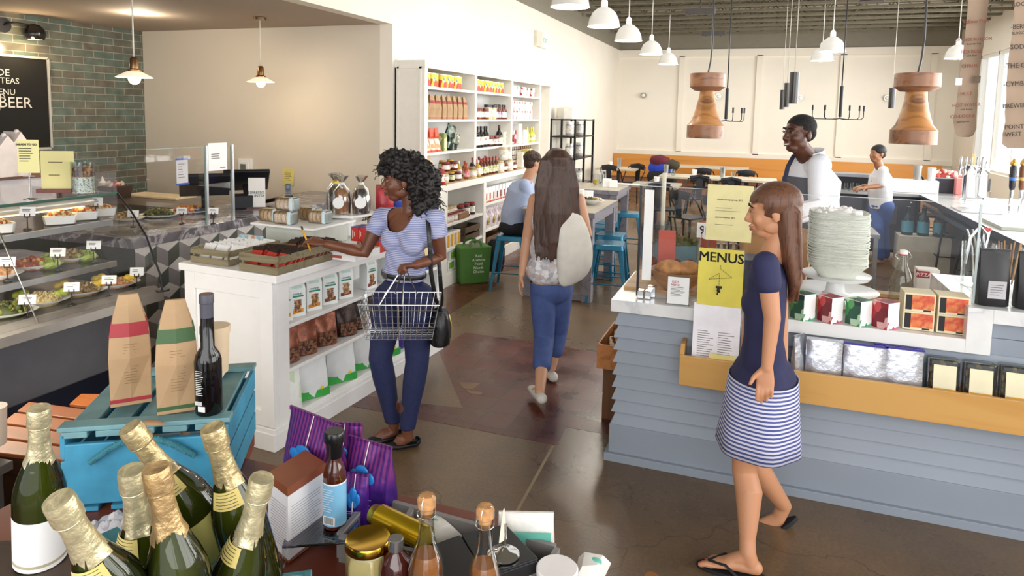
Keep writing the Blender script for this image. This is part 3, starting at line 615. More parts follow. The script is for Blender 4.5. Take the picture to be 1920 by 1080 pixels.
def bagprof(b,w,d,h,m=0,fold=.0,top=.15,lean=0.0):
    """stand-up pack: box foot pinched to a flat seam at the top"""
    b.m = m; lv = [(0,1,1),(.02,1.04,1.08),(.35,1.05,1.12),(.6,1.02,.85),(.82,1.0,.4),(1,1.0,.06)]
    R = []; n = 12
    for z,sx,sy in lv:
        ring = []
        for k in range(n):
            a = 2 * pi * k / n; c,s_ = cos(a),sin(a); q = 4 if z < .3 else 3
            rr = (abs(c) ** q + abs(s_) ** q) ** (-1 / q); ring.append(b.v((c * rr * w / 2 * sx,s_ * rr * d / 2 * sy + lean * z * z * h,z * h)))
        R.append(ring)
    for A,B in zip(R,R[1:]):
        for k in range(n): b.f([A[k],A[(k + 1) % n],B[(k + 1) % n],B[k]],True)
    b.f(R[0][::-1],False); b.f(R[-1],False); return b
def kraftbag(h=.3,w=.11,d=.075,band='#a3322f',stripe=True,parts=True,label=None,cat=None,loc=(0,0,0),rz=0,group=None,tilt=.0):
    """folded kraft coffee bag: square body, sides pinching to a folded-over peak; coloured band round the shoulder"""
    o = thing('coffee_bag',label,cat,loc,rz,group) if label else None
    kr = mat('#b59570',.75,var=.06,bump=.35,scale=12)
    prof = [(0,1,1),(.05,1,1),(.45,1.03,1.1),(.62,.98,.95),(.78,.82,.68),(.92,.60,.36),(1,.50,.12)]
    b = MB(); R = []
    def P(z,sx,sy): return [((x * w / 2 * sx),(y * d / 2 * sy) - .35 * max(0,z - .6) * d,z * h) for x,y in ((-1,-1),(0,-1.24 if z > .3 else -1),(1,-1),(1.0 - (.35 if z > .55 else 0),0),(1,1),(0,1),(-1,1),(-1.0 + (.35 if z > .55 else 0),0))]
    for z,sx,sy in prof: R.append([b.v(p) for p in P(z,sx,sy)])
    for A,B in zip(R,R[1:]):
        for k in range(8): b.f([A[k],A[(k + 1) % 8],B[(k + 1) % 8],B[k]],False)
    b.f(R[0][::-1]); b.f(R[-1]); body = b.build('bag_body',kr,o,bevel=.002)
    def band_(z0,z1,name,c,e=.0012):
        def lerp(z):
            for (a,sx,sy),(a2,sx2,sy2) in zip(prof,prof[1:]):
                if a <= z <= a2: t_ = (z - a) / (a2 - a); return P(z,sx + (sx2 - sx) * t_,sy + (sy2 - sy) * t_)
        q = MB(); A = [q.v((x * 1.012 ,y + (-e if y < 0 else e),z)) for x,y,z in lerp(z0)]; B = [q.v((x * 1.012,y + (-e if y < 0 else e),z)) for x,y,z in lerp(z1)]
        for k in range(8): q.f([A[k],A[(k + 1) % 8],B[(k + 1) % 8],B[k]],False)
        return q.build(name,mat(c,.6),o)
    band_(.64,.76,'shoulder_band',band); band_(.035,.07,'foot_stripe',band)
    return o,body
def slab(name,label,cat,loc,rz,parts,group=None,bevel=.002):
    o = thing(name,label,cat,loc,rz,group)
    for nm,f,m in parts: b = MB(); f(b); b.build(nm,m,o,bevel=bevel)
    return o

# ================================================================ BUILT-IN SHELVING ON THE LEFT WALL
XF,XC = -3.34,-3.16; SH = mat('#eeeae1',.45,var=.02)
o = thing('shelving_unit','tall white built-in grocery shelving with a deeper counter below','shelving',(XF,6.45,0))
L = lambda x: x - XF
def bx(nm,x0,x1,y0,y1,z0,z1,m=SH,bev=.003): b = MB(); b.box(L(x0),L(x1),y0 - 6.45,y1 - 6.45,z0,z1,0); return b.build(nm,m,o,bevel=bev)
YE = 10.46; W0 = XW + .001
bx('end_panel',W0,XF,6.45,6.52,1.13,2.45); b = MB(); b.box(L(-3.64),L(-3.40),-.006,.01,1.2,2.36,0); b.box(L(-3.66),L(-3.64),-.02,.0,1.18,2.38); b.box(L(-3.40),L(-3.38),-.02,.0,1.18,2.38); b.box(L(-3.66),L(-3.38),-.02,0,2.36,2.38); b.build('end_moulding',SH,o)
bx('side_panel',W0,XF,10.40,YE,1.13,2.45); bx('side_panel',W0,XF - .02,11.0,11.06,0,2.45)
for y in (7.79,9.09): bx('divider',W0,XF,y,y + .06,1.13,2.40)
bx('crown',W0,XF + .004,6.446,11.07,2.37,2.45); bx('back_panel',W0,W0 + .02,6.45,10.46,.1,2.4,mat('#dfe0df',.5,var=.01))
for z,b0 in ((2.15,.03),(1.80,.03),(1.44,.03)):
    for ya,yb in ((6.52,7.79),(7.85,9.09),(9.15,10.40)): bx('shelf',W0 + .02,XF - .005,ya,yb,z,z + .03)
bx('counter',W0,XC,6.45,YE,1.06,1.13); b = MB(); b.box(L(W0 + .02),L(XC) - .003,.08,YE - 6.45,1.13,1.134,0); b.build('counter_liner',mat('#c7ae8a',.5),o)
bx('lower_panel',W0,XC,6.45,6.66,0,1.06); bx('lower_panel',W0,XC,7.68,7.76,0,1.06); bx('lower_panel',W0,XC,10.38,YE,0,1.06)
for z in (.66,.38,.14): bx('lower_shelf',W0 + .02,XC - .01,6.66,7.68,z,z + .03)
for z in (.76,.43,.12): bx('lower_shelf',W0 + .02,XC - .01,7.76,10.38,z,z + .03)
bx('kick_board',-3.3,XC,6.66,YE,0,.14)

yel = pattern(['#e9d23b','#f0df5a','#c3442e','#f4ecc0','#e3c52f','#6fa0b8'],26,sc=(1,1,.6)); rw = pattern(['#f1ece6','#c9495a','#f3efe9','#e3dcd6','#b83246'],30,sc=(1,1,.5))
TIN = mat('#d8d2c2',.3,.6)
def row(proto,n,y0,y1,x,z,label,grp,first=True,jx=.02,jr=.3):
    for i in range(n):
        y = y0 + (y1 - y0) * i / max(1,n - 1); c = dup(proto,(x + random.uniform(-jx,jx),y,z),random.uniform(-jr,jr) + pi / 2,label,grp)
def proto1(name,cat,b,mats): o = b.build(name,mats,loc=(0,0,-5)); return tag(o,None,cat)
PROTOS = []
def P_(o): PROTOS.append(o); return o
b,m_ = cansmall([yel,TIN],.06,.15); yc = P_(proto1('tin','tin',b,m_)); b,m_ = cansmall([rw,TIN],.045,.13); rc = P_(proto1('tin','tin',b,m_))
for ys in ((6.62,6.75,6.88),(7.02,7.14),(7.28,7.38,7.50)): row(yc,len(ys),ys[0],ys[-1],-3.44,2.18,'yellow printed tin on the top shelf of the nearest bay','yellow tins, nearest bay')
row(yc,9,7.95,8.9,-3.44,2.18,'yellow printed tin on the top shelf of the middle bay','yellow tins, middle bay')
row(rc,7,9.25,10.2,-3.42,2.18,'red and white tin on the top shelf of the farthest bay','red and white tins, farthest bay top')
for k in range(8):
    y = 6.6 + k * .145; lab = 'brown paper coffee bag with a %s band on the second shelf, %s' % ('green' if k == 0 else 'red',['nearest of the row','second of the row','third of the row','fourth of the row','fifth of the row','sixth of the row','seventh of the row','farthest of the row'][k])
    kraftbag(.27,.11,.08,'#3d5a38' if k == 0 else '#a02f35',label=lab,cat='coffee bag',loc=(-3.43,y,1.832),rz=pi / 2 + random.uniform(-.2,.2),group='coffee bags on the second shelf')
# bottles, jars and tins of the middle and farthest bays
def bottles(kind,cols,n,y0,y1,x,z,r,h,lid,lab,grp,label,nm='bottle'):
    ps = []
    for c,lc in cols:
        b = MB(); botprof(b,r,h) if kind == 'b' else jarprof(b,r,h); ps.append(P_(proto1(nm,nm,b,[mat(c,.15),lc,mat(lid,.4)])))
    for i in range(n):
        y = y0 + (y1 - y0) * i / max(1,n - 1); dup(ps[i % len(ps)],(x + random.uniform(-.015,.015),y,z),random.random() * 3,label,grp)
wl = pattern(['#f4f1ea','#e7e2d6','#f7f5f0','#cfc8ba'],60); rl = pattern(['#f4f1ea','#d9836a','#f7f5f0'],50); bl = pattern(['#a9c3e0','#8fb0d6','#e6edf5'],50); pl = pattern(['#e7a3a8','#c95f72','#f3dcdc'],50); gl = pattern(['#e9e7c9','#a9b56a','#d9d6ae'],50)
bottles('j',[('#7a3a24',wl),('#9a6a34',wl),('#5e2b22',rl)],5,7.93,8.32,-3.40,1.832,.042,.14,'#6e2a28',None,'jars, middle bay second shelf','small dark jar with pale label, middle bay second shelf','jar')
bottles('j',[('#d6cda8',wl),('#cfc7b4',gl)],3,8.36,8.56,-3.42,1.832,.05,.19,'#28282c',None,'tall pale jars, middle bay second shelf','tall pale jar with black lid, middle bay second shelf','jar')
bottles('b',[('#6a2f1c',wl),('#6a2f1c',rl),('#6a2f1c',bl),('#6a2f1c',pl)],7,8.62,9.02,-3.40,1.832,.034,.2,'#25252a',None,'syrup bottles, middle bay second shelf','amber syrup bottle with black cap, middle bay second shelf')
bottles('b',[('#17130f',wl),('#1d1712',rl),('#120f0e',wl)],6,7.93,8.34,-3.40,1.472,.04,.27,'#1d1c1f',None,'tall dark bottles, middle bay third shelf','tall dark vinegar bottle with pale label, middle bay third shelf')
bottles('j',[('#59322b',wl),('#3c2f2b',rl)],4,8.42,8.68,-3.39,1.472,.035,.14,'#8a2f2c',None,'small jars, middle bay third shelf','small jar with red lid, middle bay third shelf','jar')
b = MB(); botprof(b,.05,.28,lab=(.08,.4)); tag(b.build('bottle',[mat('#1a1512',.12),wl,mat('#4a1f1f',.3)],loc=(-3.40,8.78,1.472)),'round-shouldered dark wine bottle beside white tubs on the middle bay third shelf','bottle')
for k in range(3): b = MB(); b.lathe([(.045,0),(.052,.055),(.054,.06),(0,.06)],16,m=0); tag(b.build('food_tub',[mat('#ece9d8',.4)],loc=(-3.41,8.95,1.472 + k * .062)),'white round tub, %s of the stack on the middle bay third shelf' % ('bottom','middle','top')[k],'tub','stacked white tubs')
for lv in range(2): row(rc,8,9.25,10.1,-3.41,1.832 + lv * .132,'red and white tin in the %s tier on the second shelf, farthest bay' % ('lower','upper')[lv],'red and white tins in two tiers',jx=.004)
slab('gift_box','white and red tall carton on the third shelf, farthest bay','box',(-3.42,9.35,1.472),0,[('carton',lambda b: b.box(-.05,.05,-.06,.06,0,.2,0),pattern(['#9a2e3f','#f1ece8','#7d2435','#c7b9b9'],22))])
slab('gift_box','tall white carton on the third shelf, farthest bay','box',(-3.42,9.6,1.472),0,[('carton',lambda b: b.box(-.05,.05,-.09,.05,0,.29,0),PLAIN)])
slab('gift_box','wide white carton leaning on the third shelf, farthest bay','box',(-3.41,9.84,1.472),0,[('carton',lambda b: b.box(-.04,.04,-.1,.1,0,.2,0),PLAIN)])
bottles('b',[('#d7cf4a',gl)],3,10.04,10.26,-3.41,1.472,.04,.24,'#e6e04a',None,'yellow bottles, farthest bay third shelf','yellow bottle on the third shelf, farthest bay')
# nearest bay third shelf
for k,(y,lab) in enumerate(((6.62,'orange and clear pasta bag, nearest of three on the third shelf'),(6.75,'orange and clear pasta bag, middle of three on the third shelf'),(6.88,'orange and clear pasta bag, farthest of three on the third shelf'))):
    o = thing('pasta_bag',lab,'bag',(-3.42,y,1.472),pi / 2,'orange pasta bags'); b = MB(); bagprof(b,.11,.08,.16,0); b.build('clear_body',pattern(['#efc7a0','#f4e0cc','#e8a070','#f6ede2'],24),o); b = MB(); b.at(loc=(0,0,.145)); bagprof(b,.09,.04,.12,0); b.build('orange_top',mat('#e2512c',.4),o); b = MB(); b.box(-.057,.057,-.046,.046,0,.02,0); b.build('orange_foot',mat('#dd4a2a',.4),o)
slab('tea_box','tall green and cream carton beside the orange pasta bags','box',(-3.42,7.04,1.472),0,[('carton',lambda b: b.box(-.04,.04,-.035,.045,0,.2,0),pattern(['#8a9a5c','#d8d7a4','#6d8047'],12)),('cream_panel',lambda b: b.box(-.041,.042,-.03,.03,.03,.14,0),mat('#e2dfb8',.6))])
o = thing('foil_pack','large dark green crumpled pack slumped on the third shelf','bag',(-3.44,7.28,1.472),pi / 2); b = MB(); b.T = Matrix.Rotation(.22,4,'Y'); bagprof(b,.24,.12,.30,0,lean=.0); b.build('pack',pattern(['#27392f','#1d2b28','#93a39a','#2f4a3a','#5d6f66'],14,.3,.3,bump=.5),o); b = MB(); b.T = Matrix.Rotation(.22,4,'Y'); b.box(-.08,.06,-.085,-.06,.07,.2,0); b.build('label_panel',pattern(['#8b9a90','#cfc8b4','#4a5c50'],30),o)
# things on the counter
def crowd(lst,y0,y1,x0,x1,z,kinds,label,grp,nm):
    for i in range(lst):
        y = y0 + (y1 - y0) * (i + .5) / lst; x = x1 if i % 2 == 0 else x0; dup(kinds[i % len(kinds)],(x,y,z),random.random() * 3,label,grp)
def mkjar(r,h,c,lc,lid,nm='jar',kind='j'): b = MB(); jarprof(b,r,h) if kind == 'j' else botprof(b,r,h); return P_(proto1(nm,nm,b,[mat(c,.2),lc,mat(lid,.35)]))
J1 = mkjar(.05,.1,'#6a2a1c',rl,'#7a2320'); J2 = mkjar(.055,.12,'#d9c39a',wl,'#9a7a4a'); J3 = mkjar(.045,.11,'#3a1d16',gl,'#c9a13b'); J4 = mkjar(.05,.16,'#b52f22',rl,'#a8261f'); J5 = mkjar(.06,.15,'#e6dccb',wl,'#c7b48c')
B1 = mkjar(.035,.19,'#a3531c',pl,'#b12a22','bottle','b'); B2 = mkjar(.034,.22,'#5a2618',gl,'#a52b22','bottle','b'); B3 = mkjar(.04,.2,'#c9a23c',wl,'#e8e4da','bottle','b'); B4 = mkjar(.036,.22,'#3d2a18',rl,'#7e2020','bottle','b')
Zc = 1.137
dup(J4,(-3.22,6.60,Zc),0,'red jam jar by the near corner of the shelving counter'); crowd(6,6.72,7.25,-3.36,-3.26,Zc,[J2,J1,J3],'preserve jar in the near group on the shelving counter','preserve jars, near group','jar')
crowd(4,6.8,7.2,-3.37,-3.28,Zc + .122,[J1,J3],'dark preserve jar stacked on other jars on the shelving counter','stacked preserve jars','jar')
b = MB(); b.hexa([(-.12,-.09,0),(.02,-.09,0),(.02,.09,0),(-.12,.09,0)],[(-.12,-.05,.3),(-.1,-.05,.3),(-.1,.05,.3),(-.12,.05,.3)],0); tag(b.build('cloth_pouch',mat('#dcc7a4',.8),loc=(-3.32,6.68,Zc)),'beige cloth pouch leaning against the near end of the shelving','pouch')
crowd(5,7.28,7.72,-3.38,-3.24,Zc,[B1,B3,J2],'orange sauce bottle or jar at the middle of the shelving counter','sauce bottles, near bay','bottle')
crowd(12,7.72,8.35,-3.37,-3.24,Zc,[B2,B4,B2,B1],'slim sauce bottle with a red cap in the dense group on the counter','slim sauce bottles on the counter','bottle')
crowd(8,8.4,9.1,-3.36,-3.25,Zc,[J5,J2,J1,B3],'pale jar in the far group on the shelving counter','pale jars, far group','jar')
for y,z,lab in ((8.62,Zc + .15,'large white ceramic jar stacked on another on the counter'),(8.78,Zc + .152,'small white ceramic jar stacked beside the large one')): dup(J5,(-3.27,y,z),0,lab,scale=1.15 if y < 8.7 else .8)
slab('olive_oil_tin','flat green-gold oil tin on the counter before the spice racks','tin',(-3.25,9.55,Zc),0,[('tin',lambda b: b.box(-.05,.05,-.12,.12,0,.26,0),pattern(['#a9a23a','#c5bd58','#d9d29a','#8e8a2c'],14))])
slab('gift_box','small cream carton beside the oil tin','box',(-3.26,9.3,Zc),0,[('carton',lambda b: b.box(-.04,.04,-.05,.05,0,.22,0),mat('#e9e3cf',.5))])
b = MB(); botprof(b,.022,.13,lab=(.1,.6)); sp = P_(proto1('spice_bottle','bottle',b,[mat('#7a3f22',.3),wl,mat('#8a5030',.5)]))
for tier in range(2):
    row(sp,12,9.22,10.2,-3.37 + .05 * tier,1.42 - .16 * tier - .0,'spice bottle in the %s rack of the farthest bay' % ('upper','lower')[tier],'spice bottles, %s rack' % ('upper','lower')[tier],jx=.002) if 0 else row(sp,12,9.22,10.2,-3.42 + .07 * tier,1.285 - .13 * tier + .01,'spice bottle in the %s rack of the farthest bay' % ('upper','lower')[tier],'spice bottles, %s rack' % ('upper','lower')[tier],jx=.002)
o = thing('spice_rack','white two-tier spice rack on the counter of the farthest bay','rack',(-3.42,9.7,Zc)); b = MB(); b.box(-.04,.03,-.55,.55,.0,.155,0); b.build('upper_tier',PLAIN,o); b = MB(); b.box(.031,.11,-.55,.55,0,.025,0); b.build('lower_tier',PLAIN,o)
for y,z,lab in ((7.03,1.36,'small black and white picture card on the shelf back, nearest bay'),(8.28,1.37,'small black and white picture card on the shelf back, middle bay')): card('picture_card',lab,'card',Vector((-3.60,y,z - .12)),.14,.16,pattern(['#f0efec','#8b8b92','#dfe0e0','#b9c9bd'],18),pi / 2)
# lower shelves, near bay
zz = .692
crowd(9,6.72,7.2,-3.32,-3.22,zz,[mkjar(.04,.1,'#c9a9a0',wl,'#8a3a35'),J5],'small white-labelled jar on the near lower shelf','jars on the near lower shelf','jar')
crowd(6,7.15,7.62,-3.34,-3.24,zz,[mkjar(.04,.15,'#3b2a24',wl,'#a12b28'),mkjar(.04,.13,'#2b211f',bl,'#2b2b30')],'dark coffee jar at the back of the near lower shelf','dark jars on the near lower shelf','jar')
def crate(label,P,rz,W_,D,Hh,slats=2,wd=None,cat='crate',group=None,th=.01,name='wooden_crate'):
    o = thing(name,label,cat,P,rz,group); wd = wd or wood('#8c7a5c','#74644a',0); gap = Hh * .18; sh = (Hh - gap * (slats - 1)) / slats
    for k in range(slats):
        z = k * (sh + gap)
        for nm,a in (('slat',(0,W_,0,th)),('slat',(0,W_,D - th,D)),('slat',(0,th,th,D - th)),('slat',(W_ - th,W_,th,D - th))): b = MB(); b.box(*a,z,z + sh,0); b.build(nm,wd,o,bevel=.0015)
    for x,y in ((th,th),(W_ - 2.2 * th,th),(th,D - 2.2 * th),(W_ - 2.2 * th,D - 2.2 * th)): b = MB(); b.box(x,x + th * 1.2,y,y + th * 1.2,0.005,Hh,0); b.build('corner_post',wd,o)
    b = MB(); b.box(th,W_ - th,th,D - th,0.001,th,0); b.build('bottom',wd,o); return o
crate('small brown crate of jars on the near lower shelf',Vector((-3.30,7.0,zz)),0,.12,.28,.07,1,wood('#8a6440','#6f4d30',1))
for k in range(4): slab('tea_box','yellow and white tea carton, %s of four in the row' % ('nearest','second','third','farthest')[k],'box',(-3.22,6.72 + k * .095,.412),0,[('carton',lambda b: b.box(-.06,.04,-.04,.04,0,.17,0),PLAIN),('yellow_panel',lambda b: b.box(-.059,.042,-.032,.032,.015,.15,0),mat('#e7a82c',.5))],'yellow tea cartons')
dkw = wood('#5b4733','#43331f',1)
crate('dark brown crate on the lower shelf behind the yellow tea cartons',Vector((-3.34,7.18,.412)),0,.16,.44,.16,2,dkw)
for i,(x,y,z,lab) in enumerate(((-3.22,6.78,.172,'green and white tea carton, lower front one'),(-3.22,6.95,.172,'green and white tea carton, lower back one'),(-3.23,6.84,.275,'green and white tea carton, lying on top of the lower ones'))):
    slab('tea_box',lab,'box',(x,y,z),0,[('carton',lambda b: b.box(-.1,.05,-.075,.075,0,.1,0),PLAIN),('green_panel',lambda b: b.box(.0505,.052,-.05,.07,.012,.085,0),mat('#7cb83a',.5))],'green tea cartons')
# lower shelves, far bay
for k in range(12): slab('snack_box','white carton with a red foot and ' + ('red-brown','dark red','near-black','orange')[k // 3] + ' window in the row below the counter','box',(-3.22,7.84 + k * .125,.792),0,[('carton',lambda b: b.box(-.06,.03,-.05,.05,0,.19,0),PLAIN),('window',lambda b: b.box(.0305,.032,-.022,.022,.03,.12,0),mat(('#a5432c','#8a2e2a','#2e2430','#c07a3a')[k // 3],.4)),('red_foot',lambda b: b.box(.0305,.0325,-.05,.05,0,.02,0),mat('#c4512f',.5))],'window cartons in the far lower bay')
for k in range(6):
    o = thing('granola_bag','pink-grey printed bag standing in the far lower bay','bag',(-3.23,7.9 + k * .19,.462),pi / 2,'printed bags in the far lower bay'); b = MB(); bagprof(b,.18,.08,.25,0); b.build('bag',pattern(['#cdbfc4','#d9cfd2','#b39aa2','#e6dfe0'],22),o); b = MB(); b.at(loc=(0.01,-.052,.09)); b.ball((0,0,0),(.03,.006,.05),10,0); b.build('window',pattern(['#b79a5a','#8a7a3a','#d7c28a'],60),o)
for k in range(3): crate(('nearest','middle','farthest')[k] + ' brown crate on the bottom shelf of the far lower bay',Vector((-3.38,7.84 + k * .5,.152)),0,.21,.42,.2,2,wood('#6f563c','#553f2b',1),group='crates in the far lower bay')
# cereal-like box at shelving end seen past the shopper
SNB = lambda: slab('snack_box','blue and yellow snack carton at the far end of the top island shelf','box',IM @ Vector((-.12,1.66,.6885)),IR,[('carton',lambda b: b.box(-.1,.1,-.1,.1,0,.19,0),pattern(['#2f5fae','#e4b23c','#1f4e9a','#f0d79a','#2f5fae'],14))])
# exit sign and wall bits
P = onx(1011,75,XW); o = thing('exit_sign','small white exit sign box with green letters high on the left wall','exit sign',P); b = MB(); b.box(0,.06,-.3,-.0,-.13,.13,0); b.build('case',mat('#d8d2c2',.5),o); b = MB(); b.box(.06,.065,0.0,.3,-.13,.13,0); b.box(0,.06,0,.3,-.13,.13); b.build('panel',PLAIN,o); text('EXIT',.12,mat('#7fbf8f',.6),o,(.068,.15,0),(0,1,0),(0,0,1))

# ================================================================ THE ISLAND
IR = -radians(3.5); IO = Vector((-2.47,3.0,0)); IM = Matrix.Translation(IO) @ Matrix.Rotation(IR,4,'Z')
ISW = mat('#f0efee',.35,var=.015)
o = thing('display_island','white painted display island with panelled end and three open shelves','island',IO,IR)
def ib(nm,x0,x1,y0,y1,z0,z1,bev=.003,m=ISW): b = MB(); b.box(x0,x1,y0,y1,z0,z1,0); return b.build(nm,m,o,bevel=bev)
ib('top',-.70,.035,-.02,1.88,.955,1.0,.005); ib('front_panel',-.66,0,0,.03,.0,.955)
for a in ((-.66,-.58,0,0),(-.09,.0,0,0)): ib('front_stile',a[0],a[1],-.014,0,.13,.955)
ib('front_rail',-.58,-.09,-.014,0,.86,.955); ib('front_rail',-.58,-.09,-.014,0,.13,.22); ib('plinth',-.685,.02,-.03,1.87,0,.10); ib('plinth_cap',-.675,.012,-.022,1.865,.10,.125)
ib('back_panel',-.66,-.64,0.03,1.85,.12,.955); ib('center_panel',-.34,-.32,.12,1.80,.12,.955); ib('corner_post',-.64,0,.03,.12,.125,.955); ib('corner_post',-.64,0,1.80,1.85,.125,.955); ib('face_rail',-.3,0,.12,1.8,.90,.955)
for z in (.665,.405,.125): ib('shelf',-.33,-.004,.12,1.80,z,z + .022)
SNB()
# cookie cartons
def isl(x,y,z): return IM @ Vector((x,y,z))
def cookies(i,y,x=-.09,dz=0,lab=''):
    o = thing('cookie_carton',lab,'cookie carton',isl(x,y,.6885),IR + pi / 2 - (.42 if i < 5 else .12),'white cookie cartons on the island'); w2,d2,h2 = .05,.035,.165
    b = MB(); b.box(-w2,w2,-d2,d2,0,h2,0); b.hexa([(-w2,-d2,h2),(w2,-d2,h2),(w2,d2,h2),(-w2,d2,h2)],[(-w2,-.004,h2 + .055),(w2,-.004,h2 + .055),(w2,.004,h2 + .055),(-w2,.004,h2 + .055)],0); b.build('carton',mat('#eef3f1',.45,var=.01),o,bevel=.001)
    b = MB(); b.box(-w2,w2,-.004,.004,h2 + .054,h2 + .068,0); b.build('top_fold',mat('#e9efec',.45),o)
    T = Matrix.Translation((0,-d2 - .0008,0)); b = MB(); b.T = T; b.box(-.036,.036,-.0008,.0,.118,.128,0); b.build('green_band',mat('#2f8f78',.5),o)
    b = MB(); b.T = Matrix.Translation((0,-d2,h2)) @ Matrix.Rotation(-math.atan2(d2,.055),4,'X'); b.box(-.034,.034,-.0012,-.0004,.004,.045,0); b.build('label_panel',mat('#cfe6e2',.5),o)
    text('COOKIES',.014,mat('#2f6f62',.6),o,(0,-d2 - .0022,.137))
    b = MB(); cks = [('#b98d5c','#8a5f38'),('#9c6b48','#74452c'),('#a7793f','#7b5230'),('#8a5b3c','#6b4028')][i % 4]
    for k in range(6): b.lathe([(0,0),(.024,.001),(.026,.006),(.022,.011),(0,.012)],14,(random.uniform(-.004,.004),-d2 + .002,.03 + k * .0125),0,sy=.35)
    b.build('cookie_stack_print',pattern(list(cks) + ['#c9a06c'],90),o)
    b = MB(); b.T = T; b.hexa([(-.04,-.0016,.018),(.035,-.0016,.026),(.035,.0,.026),(-.04,.0,.018)],[(-.04,-.0016,.04),(.035,-.0016,.048),(.035,0,.048),(-.04,0,.04)],0); b.build('flavour_ribbon',mat(['#e0952c','#e0952c','#d98a2c','#7a4a3a'][i % 4] if i < 4 else '#7a3f35',.5),o)
for i,(y,lab) in enumerate(((.16,'nearest white cookie carton, half hidden behind the island corner post'),(.27,'second white cookie carton with an orange ribbon'),(.42,'third white cookie carton with an orange ribbon'),(.57,'fourth white cookie carton with an orange ribbon'),(.73,'fifth white cookie carton with a dark ribbon'),(1.0,'sixth white cookie carton, turned to show its blank side'),(1.22,'farthest white cookie carton beside the shopper'))): cookies(i,y,lab=lab)
dk = ['#6e3a28','#7a4632','#5c3325']
def pouch(name,lab,P,rz,w,d,h,m,cat='pouch',group=None,extra=(),lean=0):
    o = thing(name,lab,cat,P,rz,group); b = MB(); bagprof(b,w,d,h,0,lean=lean); b.build('pouch_body',m,o)
    b = MB(); b.box(-w * .5,w * .5,lean * h - .003,lean * h + .003,h * .985,h * 1.03,0); b.build('top_seam',m,o)
    for nm,f,mm in extra: b = MB(); f(b); b.build(nm,mm,o)
    return o
for i,(y,lab) in enumerate(((.2,'copper foil coffee pouch, nearest on the middle island shelf'),(.36,'copper foil coffee pouch, second on the middle island shelf'),(.55,'large copper foil coffee pouch, third on the middle island shelf'),(.76,'dark brown coffee pouch, fourth on the middle island shelf'),(.93,'black coffee pouch on the middle island shelf'),(1.12,'mottled brown coffee pouch behind the wire basket'),(1.32,'mottled brown coffee pouch, farthest on the middle island shelf'))):
    cc = ['#8e5138','#8a4c34','#91543b','#3a2620','#1f1a1a','#5a4038','#4e3a33'][i]
    pouch('coffee_pouch',lab,isl(-.10,y,.4285),IR + pi / 2 - .5,.14,.09,.2,mat(cc,.3,.35,var=.25,scale=20,bump=.4),'coffee pouch','coffee pouches on the middle island shelf',[('bean_print',lambda b: b.box(-.055,.055,-.052,-.04,.01,.09,0),pattern(['#4a2a1c','#7a5038','#2f1a12','#8d6248'],80))])
gr = mat('#3fae4e',.4)
for i,(y,lab,sl) in enumerate(((.16,'white pouch with green leaf print, nearest on the bottom island shelf',1),(.40,'large white pouch with a green foot, second on the bottom island shelf',0),(.68,'large white pouch with a green foot, third on the bottom island shelf',0),(.95,'white pouch with a green foot and yellow flower, fourth on the bottom island shelf',0),(1.2,'white pouch with a green foot, farthest on the bottom island shelf',0))):
    pm = mat('#eceff1',.4,bump=.15) if not sl else pattern(['#eef2ef','#f2f5f2','#8fc56a','#eef2ef','#d5e6c4'],16)
    o = pouch('chips_pouch',lab,isl(-.09,y,.15),IR + pi / 2 - .45,.2,.1,.235,pm,'snack pouch','white and green pouches on the bottom island shelf',[] if sl else [('green_foot',lambda b: b.box(-.102,.102,-.054,.054,0,.045,0),gr),('flower_print',lambda b: b.ball((.05,-.056,.055),(.012,.003,.012),8),mat('#e8cf2e',.5))]); o.rotation_euler[0] = .0
for y,lab in ((1.42,'dark purple pouch seen between the shopper\'s legs'),(1.6,'purple pouch at the far end of the bottom island shelf')): pouch('snack_pouch',lab,isl(-.09,y,.15),IR + pi / 2,.17,.09,.2,mat('#3d2f86',.35,var=.2),'snack pouch')
# crates of pouches on top
G1 = wood('#857a5e','#6a6048',0)
def topp(px,py): return onz(px,py,1.002)
A = topp(357,490); B_ = topp(432,499); r1 = math.atan2(B_.y - A.y,B_.x - A.x)
crate('small grey-brown slatted crate holding white packets, left one on the island',A,IR,(B_ - A).length,.42,.085,2,G1)
A2 = topp(446,507); B2_ = topp(530,513); r2 = IR; W2 = (B2_ - A2).length
crate('larger grey-brown slatted crate holding chocolate bars, at the island corner',A2 + Vector((0,.01,0)),IR,W2,.56,.10,2,G1)
def packets(A,W_,D,n1,n2,cols,lab,grp,w,h,th,z=.012,tilt=-.75,nm='packet',cat='packet'):
    Mx = Matrix.Translation(A) @ Matrix.Rotation(IR,4,'Z'); pr = []
    for c in cols:
        q = thing(nm,None,cat,(0,0,-5)); P_(q); b = MB(); b.box(-w / 2,w / 2,-th / 2,th / 2,0,h,0); b.build('wrapper',mat(c[0],.5,var=.1),q,bevel=.0015); b = MB(); b.box(-w / 2 - .0005,w / 2 + .0005,-th / 2 - .001,th / 2 + .001,h * .82,h * 1.005,0); b.build('top_half',mat(c[1],.4),q); pr.append(q)
    for j in range(n2):
        for i in range(n1):
            c = dup(pr[(i * len(cols)) // n1 if len(cols) > 1 else 0],Mx @ Vector((W_ * (j + .5) / n2,.05 + (D - .12) * i / n1,z)),IR,lab,grp); c.rotation_euler = (tilt + random.uniform(-.1,.1),random.uniform(-.06,.06),IR + random.uniform(-.1,.1))
packets(A,(B_ - A).length,.42,9,3,[('#f2f1ee','#f6f5f3')],'small white paper packet in the left crate','white packets in the left crate',.085,.10,.012)
packets(A2,W2,.30,6,3,[('#c23a2c','#2e1f1b')],'red chocolate bar standing in the corner crate','red chocolate bars',.07,.13,.009)
A3 = (Matrix.Translation(A2) @ Matrix.Rotation(IR,4,'Z')) @ Vector((0,.26,0))
